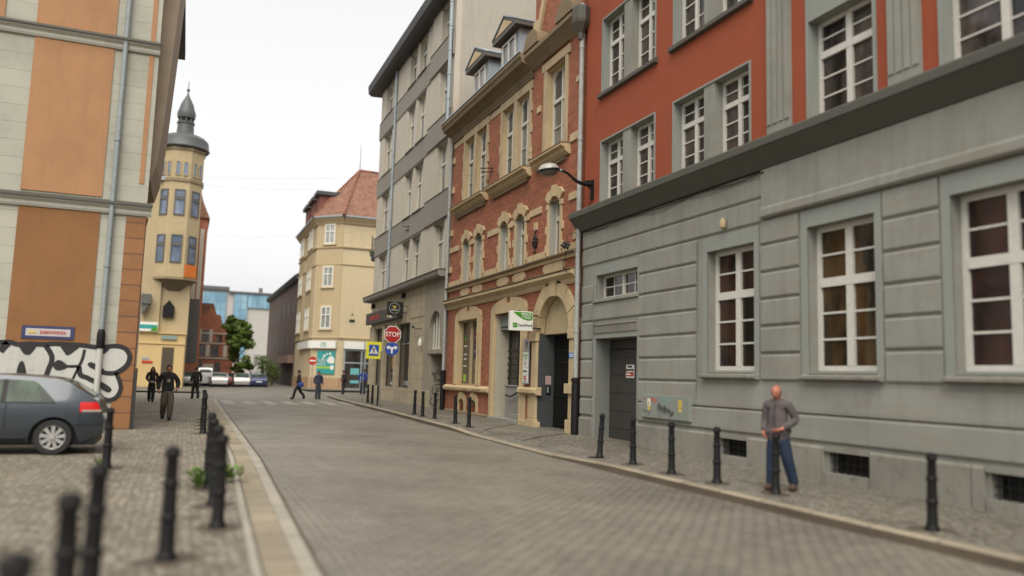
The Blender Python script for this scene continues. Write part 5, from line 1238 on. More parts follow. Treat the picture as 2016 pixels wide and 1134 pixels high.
mb = MB(); mb.wbox(-.2, 7.4, 169.6, 190, 17.4, 18.1); mb.wbox(7.4, 16.2, 169.6, 190, 16.95, 17.3); mb.wbox(13.5, 14.2, 175, 176, 17.3, 18.8); mb.build('roof_edge', M['darkgrey'], H0)
# ------------------------------------------------------------------ pale yellow bank house on the far corner
D0 = thing('bank_building', 'pale yellow corner house with bank on the ground floor and red tiled roof', 'building', (11.3, 71.5, .2))
cA, cB = (10.3, 72.5), (12.3, 70.5)
foot = [(10.3, 84.0), cA, cB, (26, 70.5), (26, 84.0)]
EV = 15.25
def ringwalls(mb, fp, z0, z1, off=0):
    n = len(fp); mb.add([(*p, z0) for p in fp] + [(*p, z1) for p in fp], [(i, (i + 1) % n, n + (i + 1) % n, n + i) for i in range(n)] + [tuple(range(n - 1, -1, -1)), tuple(range(n, 2 * n))]); return mb
mb = ringwalls(MB(), foot, -.4, EV); mb.build('wall', M['dcream'], D0)
s2 = 1 / math.sqrt(2)
FCH = Fr(cA, (s2, -s2), (-s2, -s2)); LC = math.hypot(2, 2)
FLE = Fr((10.3, 84.0), (0, -1), (-1, 0)); FRI = Fr(cB, (1, 0), (0, -1))
mb = MB(); mb.box(FCH, .12, LC - .02, -.01, .05, 4.75, EV - .5); mb.box(FRI, 3.4, 4.6, -.01, .05, 4.75, EV - .5); mb.box(FLE, .3, 4.2, -.01, .05, 4.75, EV - .5); mb.box(FLE, 6, 10.2, -.01, .05, 4.75, EV - .5); mb.build('deeper_panel', M['dcream2'], D0)
mb = MB()
for F_, a, b in ((FCH, -.08, LC + .08), (FLE, -.2, 11.5), (FRI, 0, 13.5)):
    mb.mould(F_, a, b, [(-.02, EV - .5), (.12, EV - .5), (.2, EV - .35), (.4, EV - .1), (.45, EV - .02), (.45, EV + .05), (-.02, EV + .1)])
    for z in (12.55, 4.55): mb.mould(F_, a, b, [(-.02, z), (.08, z), (.14, z + .1), (.14, z + .17), (-.02, z + .22)])
    mb.box(F_, a, b, -.02, .085, 9.35 + 1.75, 9.42 + 1.75); mb.box(F_, a, b, -.02, .07, -.3, 1.2)
mb.build('cornice', M['dcream2'], D0)
mb = MB()
for F_, a, b in ((FCH, -.1, LC + .1), (FLE, -.2, 11.5), (FRI, 0, 13.5)): mb.mould(F_, a, b, [(.44, EV + .02), (.56, EV + .06), (.56, EV + .2), (.3, EV + .25)])
mb.build('gutter', M['zinc'], D0)
mb = MB()
for F_, a, b in ((FCH, 0, LC), (FLE, 0, 11.5), (FRI, 0, 13)): mb.box(F_, a, b, .06, .075, .21, 1.15)
mb.build('base_band', plaster('pinkish_base', (.40, .255, .15), .08), D0)
def dwin(F_, c, z0, z1, w=.52):
    window(D0, F_, c - w, c + w, z0, z1, -.055, M['sign_white'], M['glassD'], 2, transom=z0 + (z1 - z0) * .62, up=0, lo=0, fw=.09, mw=.08)
    mb = MB(); frame4(mb, F_, c - w, c + w, z0, z1, .12, .04, .10); mb.box(F_, c - w - .2, c + w + .2, .04, .2, z0 - .14, z0 - .02); mb.build('window_trim', M['dcream'], D0)
for z0, z1 in ((13.0, 14.75), (9.15, 10.95), (5.45, 7.4)):
    dwin(FCH, 1.42, z0, z1)
    for c in (1.3, 2.9, 7.2, 8.8): dwin(FLE, c, z0, z1)
    for c in (4.0, 6.5, 9): dwin(FRI, c, z0, z1)
mb = MB()
for k in range(2): mb.box(FRI, .7 + k * .9, .74 + k * .9, -.01, .03, 12.8, EV - .6)
mb.build('pilaster_strip', M['whitetrim'], D0)
mb = MB(); mb.box(FRI, .85, 1.3, .0, .07, 6.1, 6.3); mb.ellipsoid(FRI.p(1.07, .06, 6.2), .25, .05, .1, 8, 6); mb.ellipsoid(FRI.p(1.07, .06, 6.75), .07, .05, .07, 8, 6); mb.build('wall_anchor', M['iron'], D0)
# roof with dormers on the street side
mb = MB()
ev = [(9.75, 84.3), (9.75, 72.3), (12.1, 69.95), (26, 69.95), (26, 84.3)]; ap = (14.3, 75.2, 20.9); ap2 = (26, 76.5, 20.9); ap3 = (14.6, 84.3, 20.9)
v = [Vector((*p, EV + .2)) for p in ev] + [Vector(ap), Vector(ap2), Vector(ap3)]
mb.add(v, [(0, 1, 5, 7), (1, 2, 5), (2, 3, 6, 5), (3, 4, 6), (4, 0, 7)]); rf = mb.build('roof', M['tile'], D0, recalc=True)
mb = MB(); mb.tube([v[1], v[5]], .12, 8); mb.tube([v[2], v[5]], .12, 8); mb.tube([v[5], v[6]], .12, 8); mb.build('ridge_tiles', M['tile_old'], rf)
mb = MB(); mb.tube([ap, (ap[0], ap[1], 23.6)], [.035, .01], 6); mb.build('finial', M['iron'], rf)
mb = MB(); mb.wbox(17.0, 17.6, 71.9, 72.5, 18.6, 18.9); mb.build('roof_light', M['zinc'], rf)
mb = MB()
for y0_, y1_ in ((73.5, 75.2), (76.4, 79.0), (80.2, 82.6)):
    mb.wbox(10.45, 12.6, y0_, y1_, EV + .3, EV + 2.5)
dmm = mb.build('dormer', plaster('dark_red_dormer', (.16, .06, .045), .2), D0)
mb = MB()
for y0_, y1_ in ((73.5, 75.2), (76.4, 79.0), (80.2, 82.6)): mb.wbox(10.15, 13.0, y0_ - .25, y1_ + .25, EV + 2.505, EV + 2.85)
mb.build('dormer_roof', M['eaves'], dmm)
# bank fascia, poster, entrance
mb = MB(); mb.box(FCH, .02, LC - .1, .09, .3, 3.72, 4.38); mb.box(FRI, .45, 4.2, .09, .3, 3.72, 4.38); mb.box(FLE, 4, 11.4, .09, .3, 3.72, 4.38); fs = mb.build('fascia', M['sign_white'], D0)
mb = MB(); a0 = [(1.25, 3.92), (1.18, 4.02), (1.25, 4.2), (1.4, 4.24)]
for q in ([(1.42, 4.2), (1.25, 4.2), (1.18, 4.05), (1.24, 3.92), (1.38, 3.94)], [(1.34, 3.94), (1.52, 4.24), (1.56, 3.94)], [(1.4, 4.06), (1.58, 4.06)], [(1.78, 4.22), (1.64, 4.2), (1.63, 4.08), (1.75, 4.05), (1.73, 3.95), (1.6, 3.93)]): stroke(mb, FCH, smooth_pts(q) if len(q) > 2 else q, .05, .29, .305)
stroke(mb, FCH, [(1.2, 3.85), (1.78, 3.85)], .04, .29, .305); mb.build('fascia_logo', M['teal'], fs)
PO = thing('bank_poster', 'large teal and lime advertising poster in the bank corner window', 'poster', tuple(FCH.p(1.75, .1, 1.5)))
mb = MB(); mb.box(FCH, .75, 2.6, .04, .10, 1.5, 3.5); mb.build('backing', M['teal'], PO)
mb = MB(); mb.box(FCH, .76, 2.4, .098, .106, 1.95, 2.15); mb.build('lime_band', M['lime'], PO)
mb = MB(); mb.prism(FCH, smooth_pts([(1.8, 2.6), (2.0, 2.95), (2.3, 3.05), (2.55, 2.8), (2.55, 2.45), (2.2, 2.4), (2.0, 2.45)], True), .098, .106)
for (x, z, r_) in ((1.5, 3.05, .12), (1.75, 3.2, .09), (2.1, 3.25, .12), (1.35, 2.85, .08)): mb.prism(FCH, arc(x, z, r_, 0, 360, 12)[:-1], .098, .107)
mb.prism(FCH, smooth_pts([(2.15, 2.1), (2.3, 2.25), (2.5, 2.2), (2.55, 1.95), (2.3, 1.85)], True), .106, .11); mb.build('white_shapes', M['sign_white'], PO)
text_mesh('WEZ KREDYT\nI SPELNIJ\nMARZENIA', .19, FCH.p(1.27, .107, 2.5), (s2, -s2, 0), Z1, (-s2, -s2, 0), M['sign_white'], PO)
mb = MB(); mb.box(FRI, .5, 4.2, .02, .09, .2, 3.65); en = mb.build('bank_entrance', M['glassS'], D0)
mb = MB()
for u in (.5, 2.0, 2.3, 4.15): mb.box(FRI, u, u + .12, .08, .15, .2, 3.65)
for z in (.2, 2.45, 3.55): mb.box(FRI, .5, 4.27, .08, .14, z, z + .12)
mb.build('entrance_frame', M['zinc'], en)
mb = MB(); mb.box(FRI, 1.15, 1.9, .09, .1, 1.5, 2.05); mb.box(FRI, 2.7, 3.3, .09, .1, 1.5, 2.0); mb.box(FRI, 1.15, 1.9, .09, .1, .75, 1.0); mb.build('door_notices', paint('pale_teal_print', (.15, .42, .45), .5), en)
# sooty brick block further along
I0 = thing('brick_block', 'sooty brown brick house with a projecting shop canopy beyond the bank', 'building', (10.5, 98, -.2))
mb = MB(); mb.wbox(10.45, 22, 84.4, 116, -.5, 11.4); mb.build('wall', M['ibrick'], I0)
FI = Fr((10.45, 0), (0, 1), (-1, 0)); mb = MB(); mb.mould(FI, 84.4, 116.3, [(-.1, 11.0), (.3, 11.1), (.5, 11.4), (.5, 11.55), (-.1, 11.9)]); mb.build('eaves', M['eaves'], I0)
for k in range(6):
    for z0, z1 in ((3.9, 5.6), (7.6, 9.4)):
        mb = MB(); mb.box(FI, 87 + k * 4.6, 88.2 + k * 4.6, -.1, .03, z0, z1); mb.build('window', M['door'], I0)
mb = MB(); mb.box(FI, 86, 96, -.01, .6, 2.5, 3.3); mb.build('shop_canopy', plaster('dusty_pink_canopy', (.26, .17, .13), .1), I0)
mb = MB(); mb.box(FI, 85, 115, -.01, .06, -.4, 2.45); mb.build('dark_shopfront', plaster('brown_shopfront', (.05, .032, .028), .2), I0)

# ------------------------------------------------------------------ trees
def tree(name, label, x, y, z, h, w, seed, mat, n=2600):
    t = thing(name, label, 'tree', (x, y, z), 'street trees'); rr = random.Random(seed)
    mb = MB(); mb.tube([(x, y, z - .3), (x + .05, y, z + h * .3), (x - .05, y + .05, z + h * .62), (x, y, z + h * .9)], [w * .07, w * .055, w * .03, .02], 8)
    tips = []
    for k in range(14):
        a = rr.uniform(0, 6.28); z0 = z + h * rr.uniform(.12, .72); L = w * rr.uniform(.28, .52)
        p = [(x, y, z0), (x + .5 * L * math.cos(a), y + .5 * L * math.sin(a), z0 + h * .08), (x + L * math.cos(a), y + L * math.sin(a), z0 + h * rr.uniform(.1, .22))]
        mb.tube(p, [w * .025, w * .016, .012], 6); tips.append(Vector(p[2])); tips.append(Vector(p[1]))
    mb.build('trunk', M['bark'], t)
    cl = [(q + Vector((rr.gauss(0, .1) * w, rr.gauss(0, .1) * w, rr.gauss(0, .06) * h)), w * rr.uniform(.11, .2)) for q in tips for _ in range(2)]
    cl += [(Vector((x + rr.gauss(0, .12) * w, y + rr.gauss(0, .12) * w, z + h * rr.uniform(.55, .93))), w * rr.uniform(.1, .18)) for _ in range(12)]
    mb = MB()
    for k in range(n):
        c, r = cl[rr.randrange(len(cl))]; d = Vector((rr.gauss(0, 1), rr.gauss(0, 1), rr.gauss(0, .8))).normalized(); p = c + d * r * rr.uniform(.55, 1.05)
        a = Vector((rr.gauss(0, 1), rr.gauss(0, 1), rr.gauss(0, .6))).normalized(); b = a.cross(d + Vector((.01, 0, 0))).normalized(); s = rr.uniform(.10, .19) * (h / 6)
        mb.add([p - a * s, p + b * s * .55, p + a * s, p - b * s * .55], [(0, 1, 2, 3)])
    mb.build('crown', mat, t, recalc=False); return t
tree('street_tree', 'tall leafy green tree between the gabled house and the concrete wall', 5.0, 86, -.2, 7.2, 2.6, 2, M['leaf'], 6500)
tree('street_tree', 'low bushy tree beside the sooty brick house', 7.6, 88, -.2, 3.6, 2.4, 5, M['leaf'], 1600)
tree('street_tree', 'small round tree standing behind the dark blue car', 9.0, 92, -.2, 2.8, 2.0, 8, M['leaf'], 1200)
# ------------------------------------------------------------------ bollards
def bollard_mb(z0=0):
    mb = MB()
    mb.lathe((0, 0, z0), [(.088, -.1), (.088, .03), (.074, .06), (.066, .09), (.062, .33), (.074, .345), (.074, .375), (.06, .39), (.057, .61), (.07, .625), (.07, .655), (.055, .67), (.051, .86), (.066, .885), (.068, .905), (.060, .925), (.045, .935), (.03, .94)], 20)
    for k in range(8):
        a = 2 * math.pi * k / 8; mb.ellipsoid((.05 * math.cos(a), .05 * math.sin(a), .935), .014, .014, .018, 6, 4)
    mb.ellipsoid((0, 0, .945), .028, .028, .022, 10, 6)
    return mb
proto_b = thing('bollard', 'x', 'bollard', (0, 0, 0), 'black cast iron bollards along the pavements')
bollard_mb().build('post', M['blk'], proto_b, smooth=True)
mb = MB(); rr = random.Random(4); ring = []
for k in range(18):
    a = 2 * math.pi * k / 18; r = rr.uniform(.2, .3); ring.append((r * math.cos(a), r * math.sin(a), .004))
mb.add(ring, [tuple(range(18))]); mb.build('collar', M['bare'], proto_b)
BL = [(-.52, 3.42, 'cast iron bollard cropped by the bottom left corner of the photo', 0), (-.50, 4.92, 'cast iron bollard second from the bottom left corner with a knobbly crown', 0),
      (-.50, 6.30, 'cast iron bollard standing directly in front of the one beside the car tail', 0), (-1.05, 14.6, 'slim bollard just beside the tail of the grey car', 0),
      (-.03, 7.62, 'bollard standing alone in the middle of the left pavement', 0), (.43, 9.02, 'nearest bollard of the kerb row beside the weeds', 0), (.44, 10.5, 'second bollard from the near end of the kerb row by the weeds', 0),
      (.44, 11.95, 'third bollard from the near end of the kerb row by the weeds', 0), (.45, 13.4, 'fourth bollard from the near end of the kerb row by the weeds', 0),
      (.56, 22.1, 'nearest bollard of the far kerb row where people walk', 0), (.59, 23.6, 'second bollard of the far kerb row where people walk', 0), (.62, 25.1, 'third bollard of the far kerb row where people walk', 0), (.65, 26.6, 'fourth bollard of the far kerb row where people walk', 0), (.68, 28.1, 'farthest bollard of the far kerb row where people walk', 0),
      (8.75, 7.5, 'bollard by the kerb nearest the right edge of the photo', -.055), (8.86, 10.5, 'bollard right in front of the man in the brown jacket', 0), (8.66, 11.75, 'bollard in front of the nearest cellar grille', 0), (8.56, 13.0, 'bollard in front of the utility cabinet', 0),
      (8.62, 14.5, 'upright bollard in front of the steel door', 0), (8.63, 15.95, 'leaning bollard in front of the steel door jamb', .075),
      (8.6, 24.7, 'bollard in front of the shop door steps, nearest of its pair', 0), (8.6, 26.1, 'bollard in front of the brick niches, farther of its pair', 0), (8.66, 28.7, 'bollard in front of the drainpipe between brick and beige house', 0), (8.55, 29.95, 'bollard in front of the graffiti doorway, middle of three', 0), (8.57, 31.2, 'bollard in front of the grey door bay, farthest of three', 0),
      (8.85, 38.95, 'bollard next to the pole of the stop sign', 0), (8.95, 40.7, 'bollard midway between the two sign poles', 0), (9.0, 42.0, 'bollard next to the pole of the crossing sign', 0)]
for i, (x, y, lab, tilt) in enumerate(BL):
    b = proto_b if i == 0 else copy_tree(proto_b)
    b.location = (x, y, (pavz(x, y) if x > 3 else 0.0)); b['label'] = lab
    rr = random.Random(i); b.rotation_euler = (rr.uniform(-.012, .012), tilt + rr.uniform(-.012, .012), rr.uniform(0, 3))
    if tilt: b.rotation_euler.x = -.5 * tilt if tilt > 0 else .06; b.rotation_euler.z = 0
# weeds at the bollard feet
def weeds(x, y, label, n, s, seed):
    w = thing('weed_plant', label, 'plant', (x, y, 0), 'weeds at the bollards'); rr = random.Random(seed); mb = MB()
    for k in range(n):
        a = rr.uniform(0, 6.28); r = rr.uniform(.0, .22) * s; p = Vector((x + r * math.cos(a), y + r * math.sin(a), rr.uniform(.02, .24) * s))
        d = Vector((math.cos(a) * .8, math.sin(a) * .8, rr.uniform(.1, .9))).normalized(); q = d.cross(Vector((0, 0, 1))).normalized(); L = rr.uniform(.06, .14) * s
        mb.add([p, p + d * L * .5 + q * L * .3, p + d * L, p + d * L * .5 - q * L * .3], [(0, 1, 2, 3)])
    mb.build('leaves', M['weed'], w, recalc=False)
    mb = MB()
    for k in range(8):
        a = rr.uniform(0, 6.28); mb.tube([(x, y, -.02), (x + .09 * s * math.cos(a), y + .09 * s * math.sin(a), .12 * s), (x + .16 * s * math.cos(a), y + .16 * s * math.sin(a), .2 * s)], .004, 5)
    mb.build('stems', M['weed'], w)
weeds(.33, 12.1, 'bushy green weed left of the kerb bollards', 130, .95, 1); weeds(.72, 12.6, 'low green weed right of the kerb bollards', 100, .9, 2); weeds(-1.15, 14.75, 'small tuft of weed at the bollard beside the car', 40, .6, 3)

# ------------------------------------------------------------------ traffic signs
def signpole(t, x, y, z0, z1, r=.028):
    mb = MB(); mb.tube([(x, y, z0 - .1), (x, y, z1)], r, 12); mb.ellipsoid((x, y, z1), r, r, .02, 10, 4); mb.build('pole', M['gal'], t, smooth=True)
fx, fy = 8.98, 43.3; z0 = gz(fx, fy)
T1 = thing('crossing_sign', 'yellow backed pedestrian crossing sign on a grey pole', 'traffic sign', (fx, fy, z0)); signpole(T1, fx, fy, z0, z0 + 3.28)
FX = Fr((0, fy), (1, -.06), (-.06, -1))
mb = MB(); mb.box(FX, fx - .02, fx + .80, .035, .05, 2.42, 3.33); bd = mb.build('yellow_board', M['sign_yellow'], T1)
mb = MB(); mb.box(FX, fx + .13, fx + .65, .049, .056, 2.58, 3.17); mb.build('blue_field', M['sign_blue'], T1)
mb = MB(); mb.prism(FX, [(fx + .155, 2.68), (fx + .625, 2.68), (fx + .39, 3.13)], .055, .06); mb.build('white_triangle', M['sign_white'], T1)
mb = MB(); px, pz = fx + .39, 2.7
mb.prism(FX, arc(px + .0, pz + .315, .026, 0, 360, 12)[:-1], .059, .063)
for q, w_ in (([(px, pz + .29), (px - .01, pz + .15)], .055), ([(px - .01, pz + .16), (px + .05, pz + .08), (px + .075, pz + .0)], .032), ([(px - .01, pz + .16), (px - .05, pz + .08), (px - .09, pz + .01)], .032), ([(px, pz + .27), (px + .06, pz + .2), (px + .075, pz + .15)], .024), ([(px, pz + .27), (px - .055, pz + .21), (px - .06, pz + .15)], .024)): stroke(mb, FX, q, w_, .05, .063)
for k in range(4): mb.box(FX, px - .19 + k * .1, px - .13 + k * .1, .059, .0615, pz - .01, pz + .006)
mb.build('walking_figure', M['sign_black'], T1)
sx, sy = 8.66, 37.9; z0 = gz(sx, sy)
T2 = thing('stop_sign', 'red octagonal stop sign above a blue round arrow sign on a grey pole', 'traffic sign', (sx, sy, z0))
mb = MB(); mb.tube(smooth_pts([(sx, sy, z0 - .1), (sx, sy, z0 + 1.5), (sx, sy, z0 + 2.5), (sx + .03, sy, z0 + 2.62), (sx + .2, sy - .02, z0 + 2.72), (sx + .42, sy - .02, z0 + 2.74)], False, 4), .028, 12); mb.tube([(sx + .40, sy - .03, z0 + 2.3), (sx + .40, sy - .03, z0 + 3.8)], .024, 10); mb.tube([(sx, sy, z0 + 2.55), (sx - .2, sy + .02, z0 + 2.52)], .02, 8); mb.build('pole', M['gal'], T2, smooth=True)
FT = Fr((0, sy), (1, -.05), (-.05, -1)); cx0 = sx + .40; zs = z0 + 3.40
def octp(c, z, r): return [(c + r * math.cos(R(22.5 + 45 * k)), z + r * math.sin(R(22.5 + 45 * k))) for k in range(8)]
mb = MB(); mb.prism(FT, octp(cx0, zs, .43), .05, .062); mb.build('white_edge', M['sign_white'], T2)
mb = MB(); mb.prism(FT, octp(cx0, zs, .395), .061, .067); mb.build('red_plate', M['sign_red'], T2)
text_mesh('STOP', .31, FT.p(cx0, .0665, zs - .005), (1, -.05, 0), Z1, (0, -1, 0), M['sign_white'], T2, bold=.004, stretch=.92, extrude=.002)
zb = z0 + 2.72
mb = MB(); mb.prism(FT, arc(cx0, zb, .32, 0, 360, 32)[:-1], .05, .062); mb.build('blue_disc', M['sign_blue'], T2)
mb = MB(); mb.prism(FT, [(cx0 - .045, zb - .22), (cx0 + .045, zb - .22), (cx0 + .045, zb - .04), (cx0 + .10, zb + .015), (cx0 + .14, zb + .015), (cx0 + .14, zb - .05), (cx0 + .28, zb + .06), (cx0 + .14, zb + .17), (cx0 + .14, zb + .10), (cx0 + .06, zb + .10), (cx0, zb + .05), (cx0 - .06, zb + .10), (cx0 - .14, zb + .10), (cx0 - .14, zb + .17), (cx0 - .28, zb + .06), (cx0 - .14, zb - .05), (cx0 - .14, zb + .015), (cx0 - .10, zb + .015), (cx0 - .045, zb - .04)], .061, .066); mb.build('arrows', M['sign_white'], T2)
nx_, ny_ = 10.15, 70.2; z0 = gz(nx_, ny_)
T3 = thing('no_entry_sign', 'small red no entry disc beside the bank poster', 'traffic sign', (nx_, ny_, z0)); signpole(T3, nx_, ny_, z0, z0 + 2.75)
FN = Fr((0, ny_), (1, 0), (0, -1)); mb = MB(); mb.prism(FN, arc(nx_, z0 + 2.4, .36, 0, 360, 28)[:-1], .04, .055); mb.build('disc', M['redprint'], T3)
mb = MB(); mb.box(FN, nx_ - .26, nx_ + .26, .054, .06, z0 + 2.34, z0 + 2.46); mb.build('bar', M['sign_white'], T3)

# ------------------------------------------------------------------ street lamp on the wall
SL = thing('street_lamp', 'curved black bracket street lamp with milky domed head on the red wall', 'street lamp', tuple(FR.p(21.0, .02, 7.0)))
mb = MB(); mb.box(FR, 20.94, 21.06, .0, .04, 6.98, 7.60); mb.mould(FR, 20.97, 21.03, [(.04, 7.0), (.10, 7.02), (.08, 7.3), (.30, 7.44), (.30, 7.54), (.04, 7.58)]); mb.build('wall_plate', M['blk'], SL, bevel=.006)
hx = 11 - 1.42
mb = MB(); mb.tube(smooth_pts([tuple(FR.p(21.0, .05, 7.46)), tuple(FR.p(21.0, .32, 7.44)), tuple(FR.p(21.0, .6, 7.52)), tuple(FR.p(21.0, .86, 7.70)), tuple(FR.p(21.0, 1.1, 7.76))], False, 5), [.065] * 4 + [.06] * 4 + [.05] * 4 + [.042] * 5 + [.036] * 4, 12); mb.build('arm', M['blk'], SL, smooth=True)
mb = MB(); mb.tube([FR.p(21.0, 1.06, 7.755), FR.p(21.0, 1.28, 7.74)], [.045, .07], 12); mb.build('socket', M['zinc'], SL, smooth=True)
def tilt_y(mb, c, ang):
    c = Vector(c); Rm = Matrix.Rotation(ang, 3, 'Y'); mb.v = [c + Rm @ (v - c) for v in mb.v]; return mb
hc = FR.p(21.0, 1.47, 7.70)
mb = MB(); mb.lathe(hc, [(.31, .03), (.29, .10), (.23, .165), (.14, .205), (.03, .22)], 24); tilt_y(mb, hc, R(-8)).build('top_shade', M['lampglass'], SL, smooth=True)
mb = MB(); mb.lathe(hc, [(.30, -.035), (.325, -.02), (.325, .025), (.30, .035)], 24); tilt_y(mb, hc, R(-8)).build('rim', M['blk'], SL, smooth=True)
mb = MB(); mb.lathe(hc, [(.03, -.17), (.14, -.155), (.23, -.11), (.285, -.036), (.29, -.03)], 24); tilt_y(mb, hc, R(-8)).build('bowl', M['lampdark'], SL, smooth=True)

# ------------------------------------------------------------------ overhead cables
def cable(label, a, b, sag, wall=None):
    t = thing('overhead_cable', label, 'cable', tuple(a), 'span wires over the street'); a, b = Vector(a), Vector(b); mb = MB()
    mb.tube([a.lerp(b, i / 24) - Vector((0, 0, sag * 4 * (i / 24) * (1 - i / 24))) for i in range(25)], .0022, 5); mb.build('wire', M['cable'], t)
    mb = MB(); mb.tube([a, a + (b - a).normalized() * .5], .022, 6); mb.ellipsoid(a, .05, .05, .05, 8, 5); mb.ellipsoid(a + (b - a).normalized() * .5, .035, .035, .035, 8, 5); mb.build('insulator', M['cable'], t)
cable('upper span wire fixed between tall windows of the brick house', (10.95, 29.75, 10.02), (-1.3, 47, 12.2), .35)
cable('lower span wire fixed between tall windows of the brick house', (10.95, 29.7, 9.86), (-1.3, 47.5, 11.9), .6)
cable('upper span wire fixed to the grey band of the beige house', (10.93, 42.6, 9.75), (-2.2, 73, 13), .5)
cable('lower span wire fixed to the grey band of the beige house', (10.93, 42.6, 9.55), (10.4, 77, 14.0), .9)
# ------------------------------------------------------------------ cars
def car(name, label, loc, rotz, paintm, group, kind='hatch', detail=True):
    """built along +x (rear bumper at 0, front at L), then placed and turned"""
    t = thing(name, label, 'car', loc, group); t.rotation_euler = (0, 0, rotz)
    if kind == 'hatch': TOP = [(0, .60), (.015, .70), (.06, .80), (.10, .92), (.14, .99), (.30, 1.10), (.62, 1.31), (.78, 1.365), (1.1, 1.395), (1.6, 1.42), (2.1, 1.405), (2.45, 1.35), (2.75, 1.22), (3.15, .99), (3.35, .93), (3.8, .85), (4.05, .76), (4.17, .62), (4.2, .5)]; L = 4.2; BELT = .93; AX = (.80, 3.36)
    elif kind == 'van': TOP = [(0, .6), (.02, 1.0), (.06, 1.6), (.15, 1.80), (.4, 1.86), (2.6, 1.88), (3.1, 1.75), (3.7, 1.2), (3.95, 1.12), (4.4, .98), (4.55, .7), (4.6, .5)]; L = 4.6; BELT = 1.08; AX = (.85, 3.75)
    else: TOP = [(0, .60), (.02, .75), (.06, .92), (.12, .98), (.6, 1.02), (.75, 1.06), (1.25, 1.36), (1.6, 1.42), (2.3, 1.42), (2.6, 1.36), (3.25, .99), (3.5, .94), (4.1, .85), (4.35, .74), (4.46, .58), (4.5, .5)]; L = 4.5; BELT = .94; AX = (.9, 3.6)
    xs_t, zs_t = [p[0] for p in TOP], [p[1] for p in TOP]
    zt = lambda x: lerp(xs_t, zs_t, x)
    RW = .335
    def zb(x):
        z = .22 + (.16 * max(0, 1 - x / .35)) + (.1 * max(0, 1 - (L - x) / .3))
        for a in AX:
            if abs(x - a) < RW + .05: z = max(z, .30 + math.sqrt((RW + .05) ** 2 - (x - a) ** 2))
        return z
    def hw(x, z):
        w = .875 * (1 - .22 * abs((x - L / 2) / (L / 2)) ** 5)
        if z > BELT: w -= (z - BELT) * (.40 if kind != 'van' else .16)
        if z < .42: w -= (.42 - z) * .18
        w += .012 * math.sin((z - .3) / .65 * math.pi) if z < BELT else 0
        return w
    xs = sorted(set([round(v, 3) for v in rng(0, L, 70)] + [round(p[0], 3) for p in TOP] + [round(a + s * (RW + .049), 3) for a in AX for s in (-1, 1)]))
    K = 12; mb = MB(); rows = []
    for x in xs:
        a, b = zb(x), zt(x); r = []
        for s in (1, -1):
            r.append([(x, s * hw(x, a + (b - a) * k / K), a + (b - a) * k / K) for k in range(K + 1)])
        left, right = r; wtop = hw(x, b)
        top = [(x, wtop * (1 - 2 * i / 8), b + .035 * (1 - (1 - 2 * i / 8) ** 2) * min(1, (b - .5))) for i in range(1, 8)]
        rows.append(left + top + right[::-1])
    n = len(rows[0]); mb.add([v for r in rows for v in r], [(j * n + i, j * n + i + 1, (j + 1) * n + i + 1, (j + 1) * n + i) for j in range(len(rows) - 1) for i in range(n - 1)] + [tuple(range(n)), tuple((len(rows) - 1) * n + i for i in range(n - 1, -1, -1))])
    inv = Matrix.Translation(Vector(loc)) @ Matrix.Rotation(rotz, 4, 'Z')
    def fin(mb, nm, m, sm=True, par=None):
        # vertices are in the car's own frame; add the parent's offset so that build() removes it again
        off = Vector(loc); mb.v = [v + off for v in mb.v]; return mb.build(nm, m, par or t, smooth=sm)
    fin(mb, 'body', paintm)
    mb = MB(); mb.wbox(.12, L - .15, -.72, .72, .17, .62)
    fin(mb, 'underbody', M['blk'], False)
    def patch(x0, x1, zf0, zf1, off, nm, m, sides=(1, -1), nx=10, nz=4, par=None):
        mb = MB()
        for s in sides:
            vs = [(x, s * (hw(x, z) + off), z) for x in rng(x0, x1, nx) for z in rng(zf0(x), zf1(x), nz)]
            mb.add(vs, [(i * (nz + 1) + k, i * (nz + 1) + k + 1, (i + 1) * (nz + 1) + k + 1, (i + 1) * (nz + 1) + k) for i in range(nx) for k in range(nz)])
        return fin(mb, nm, m, True, par)
    if kind == 'hatch':
        fz1 = lambda x: max(.955, min(zt(x) - .075, .96 + max(0, (x - .80)) * 1.05)); wx0, wx1, pil = .81, 3.0, (1.62,)
    elif kind == 'van': fz1 = lambda x: max(1.1, zt(x) - .16); wx0, wx1, pil = .25, 3.5, (1.5, 2.5)
    else: fz1 = lambda x: max(.965, min(zt(x) - .075, .96 + max(0, (x - .85)) * .8)); wx0, wx1, pil = .86, 3.05, (1.85,)
    G = M['carglass']
    patch(wx0, wx1, lambda x: BELT + .02, fz1, .006, 'side_window', G, nx=24)
    patch(wx0 - .02, wx1 + .02, lambda x: BELT + .0, lambda x: BELT + .022, .010, 'window_trim', M['blk'], nx=20, nz=1)
    for p in pil: patch(p - .04, p + .04, lambda x: BELT + .02, fz1, .011, 'window_pillar', M['blk'], nx=2)
    # rear screen and windscreen follow the roof line
    for (a, b, nm) in (((.20, .70) if kind == 'hatch' else (.045, .10) if kind == 'van' else (.80, 1.22)) + ('rear_window',), ((2.52, 3.10) if kind == 'hatch' else (3.15, 3.66) if kind == 'van' else (2.68, 3.2)) + ('windscreen',)):
        mb = MB(); vs = []
        for x in rng(a, b, 8):
            z = zt(x); w = hw(x, z) - .10
            for i in range(9): y = w * (1 - 2 * i / 8); vs.append((x, y, z + .035 * (1 - (y / max(.1, hw(x, z))) ** 2) * min(1, z - .5) + .008))
        mb.add(vs, [(j * 9 + i, j * 9 + i + 1, (j + 1) * 9 + i + 1, (j + 1) * 9 + i) for j in range(8) for i in range(8)]); fin(mb, nm, G)
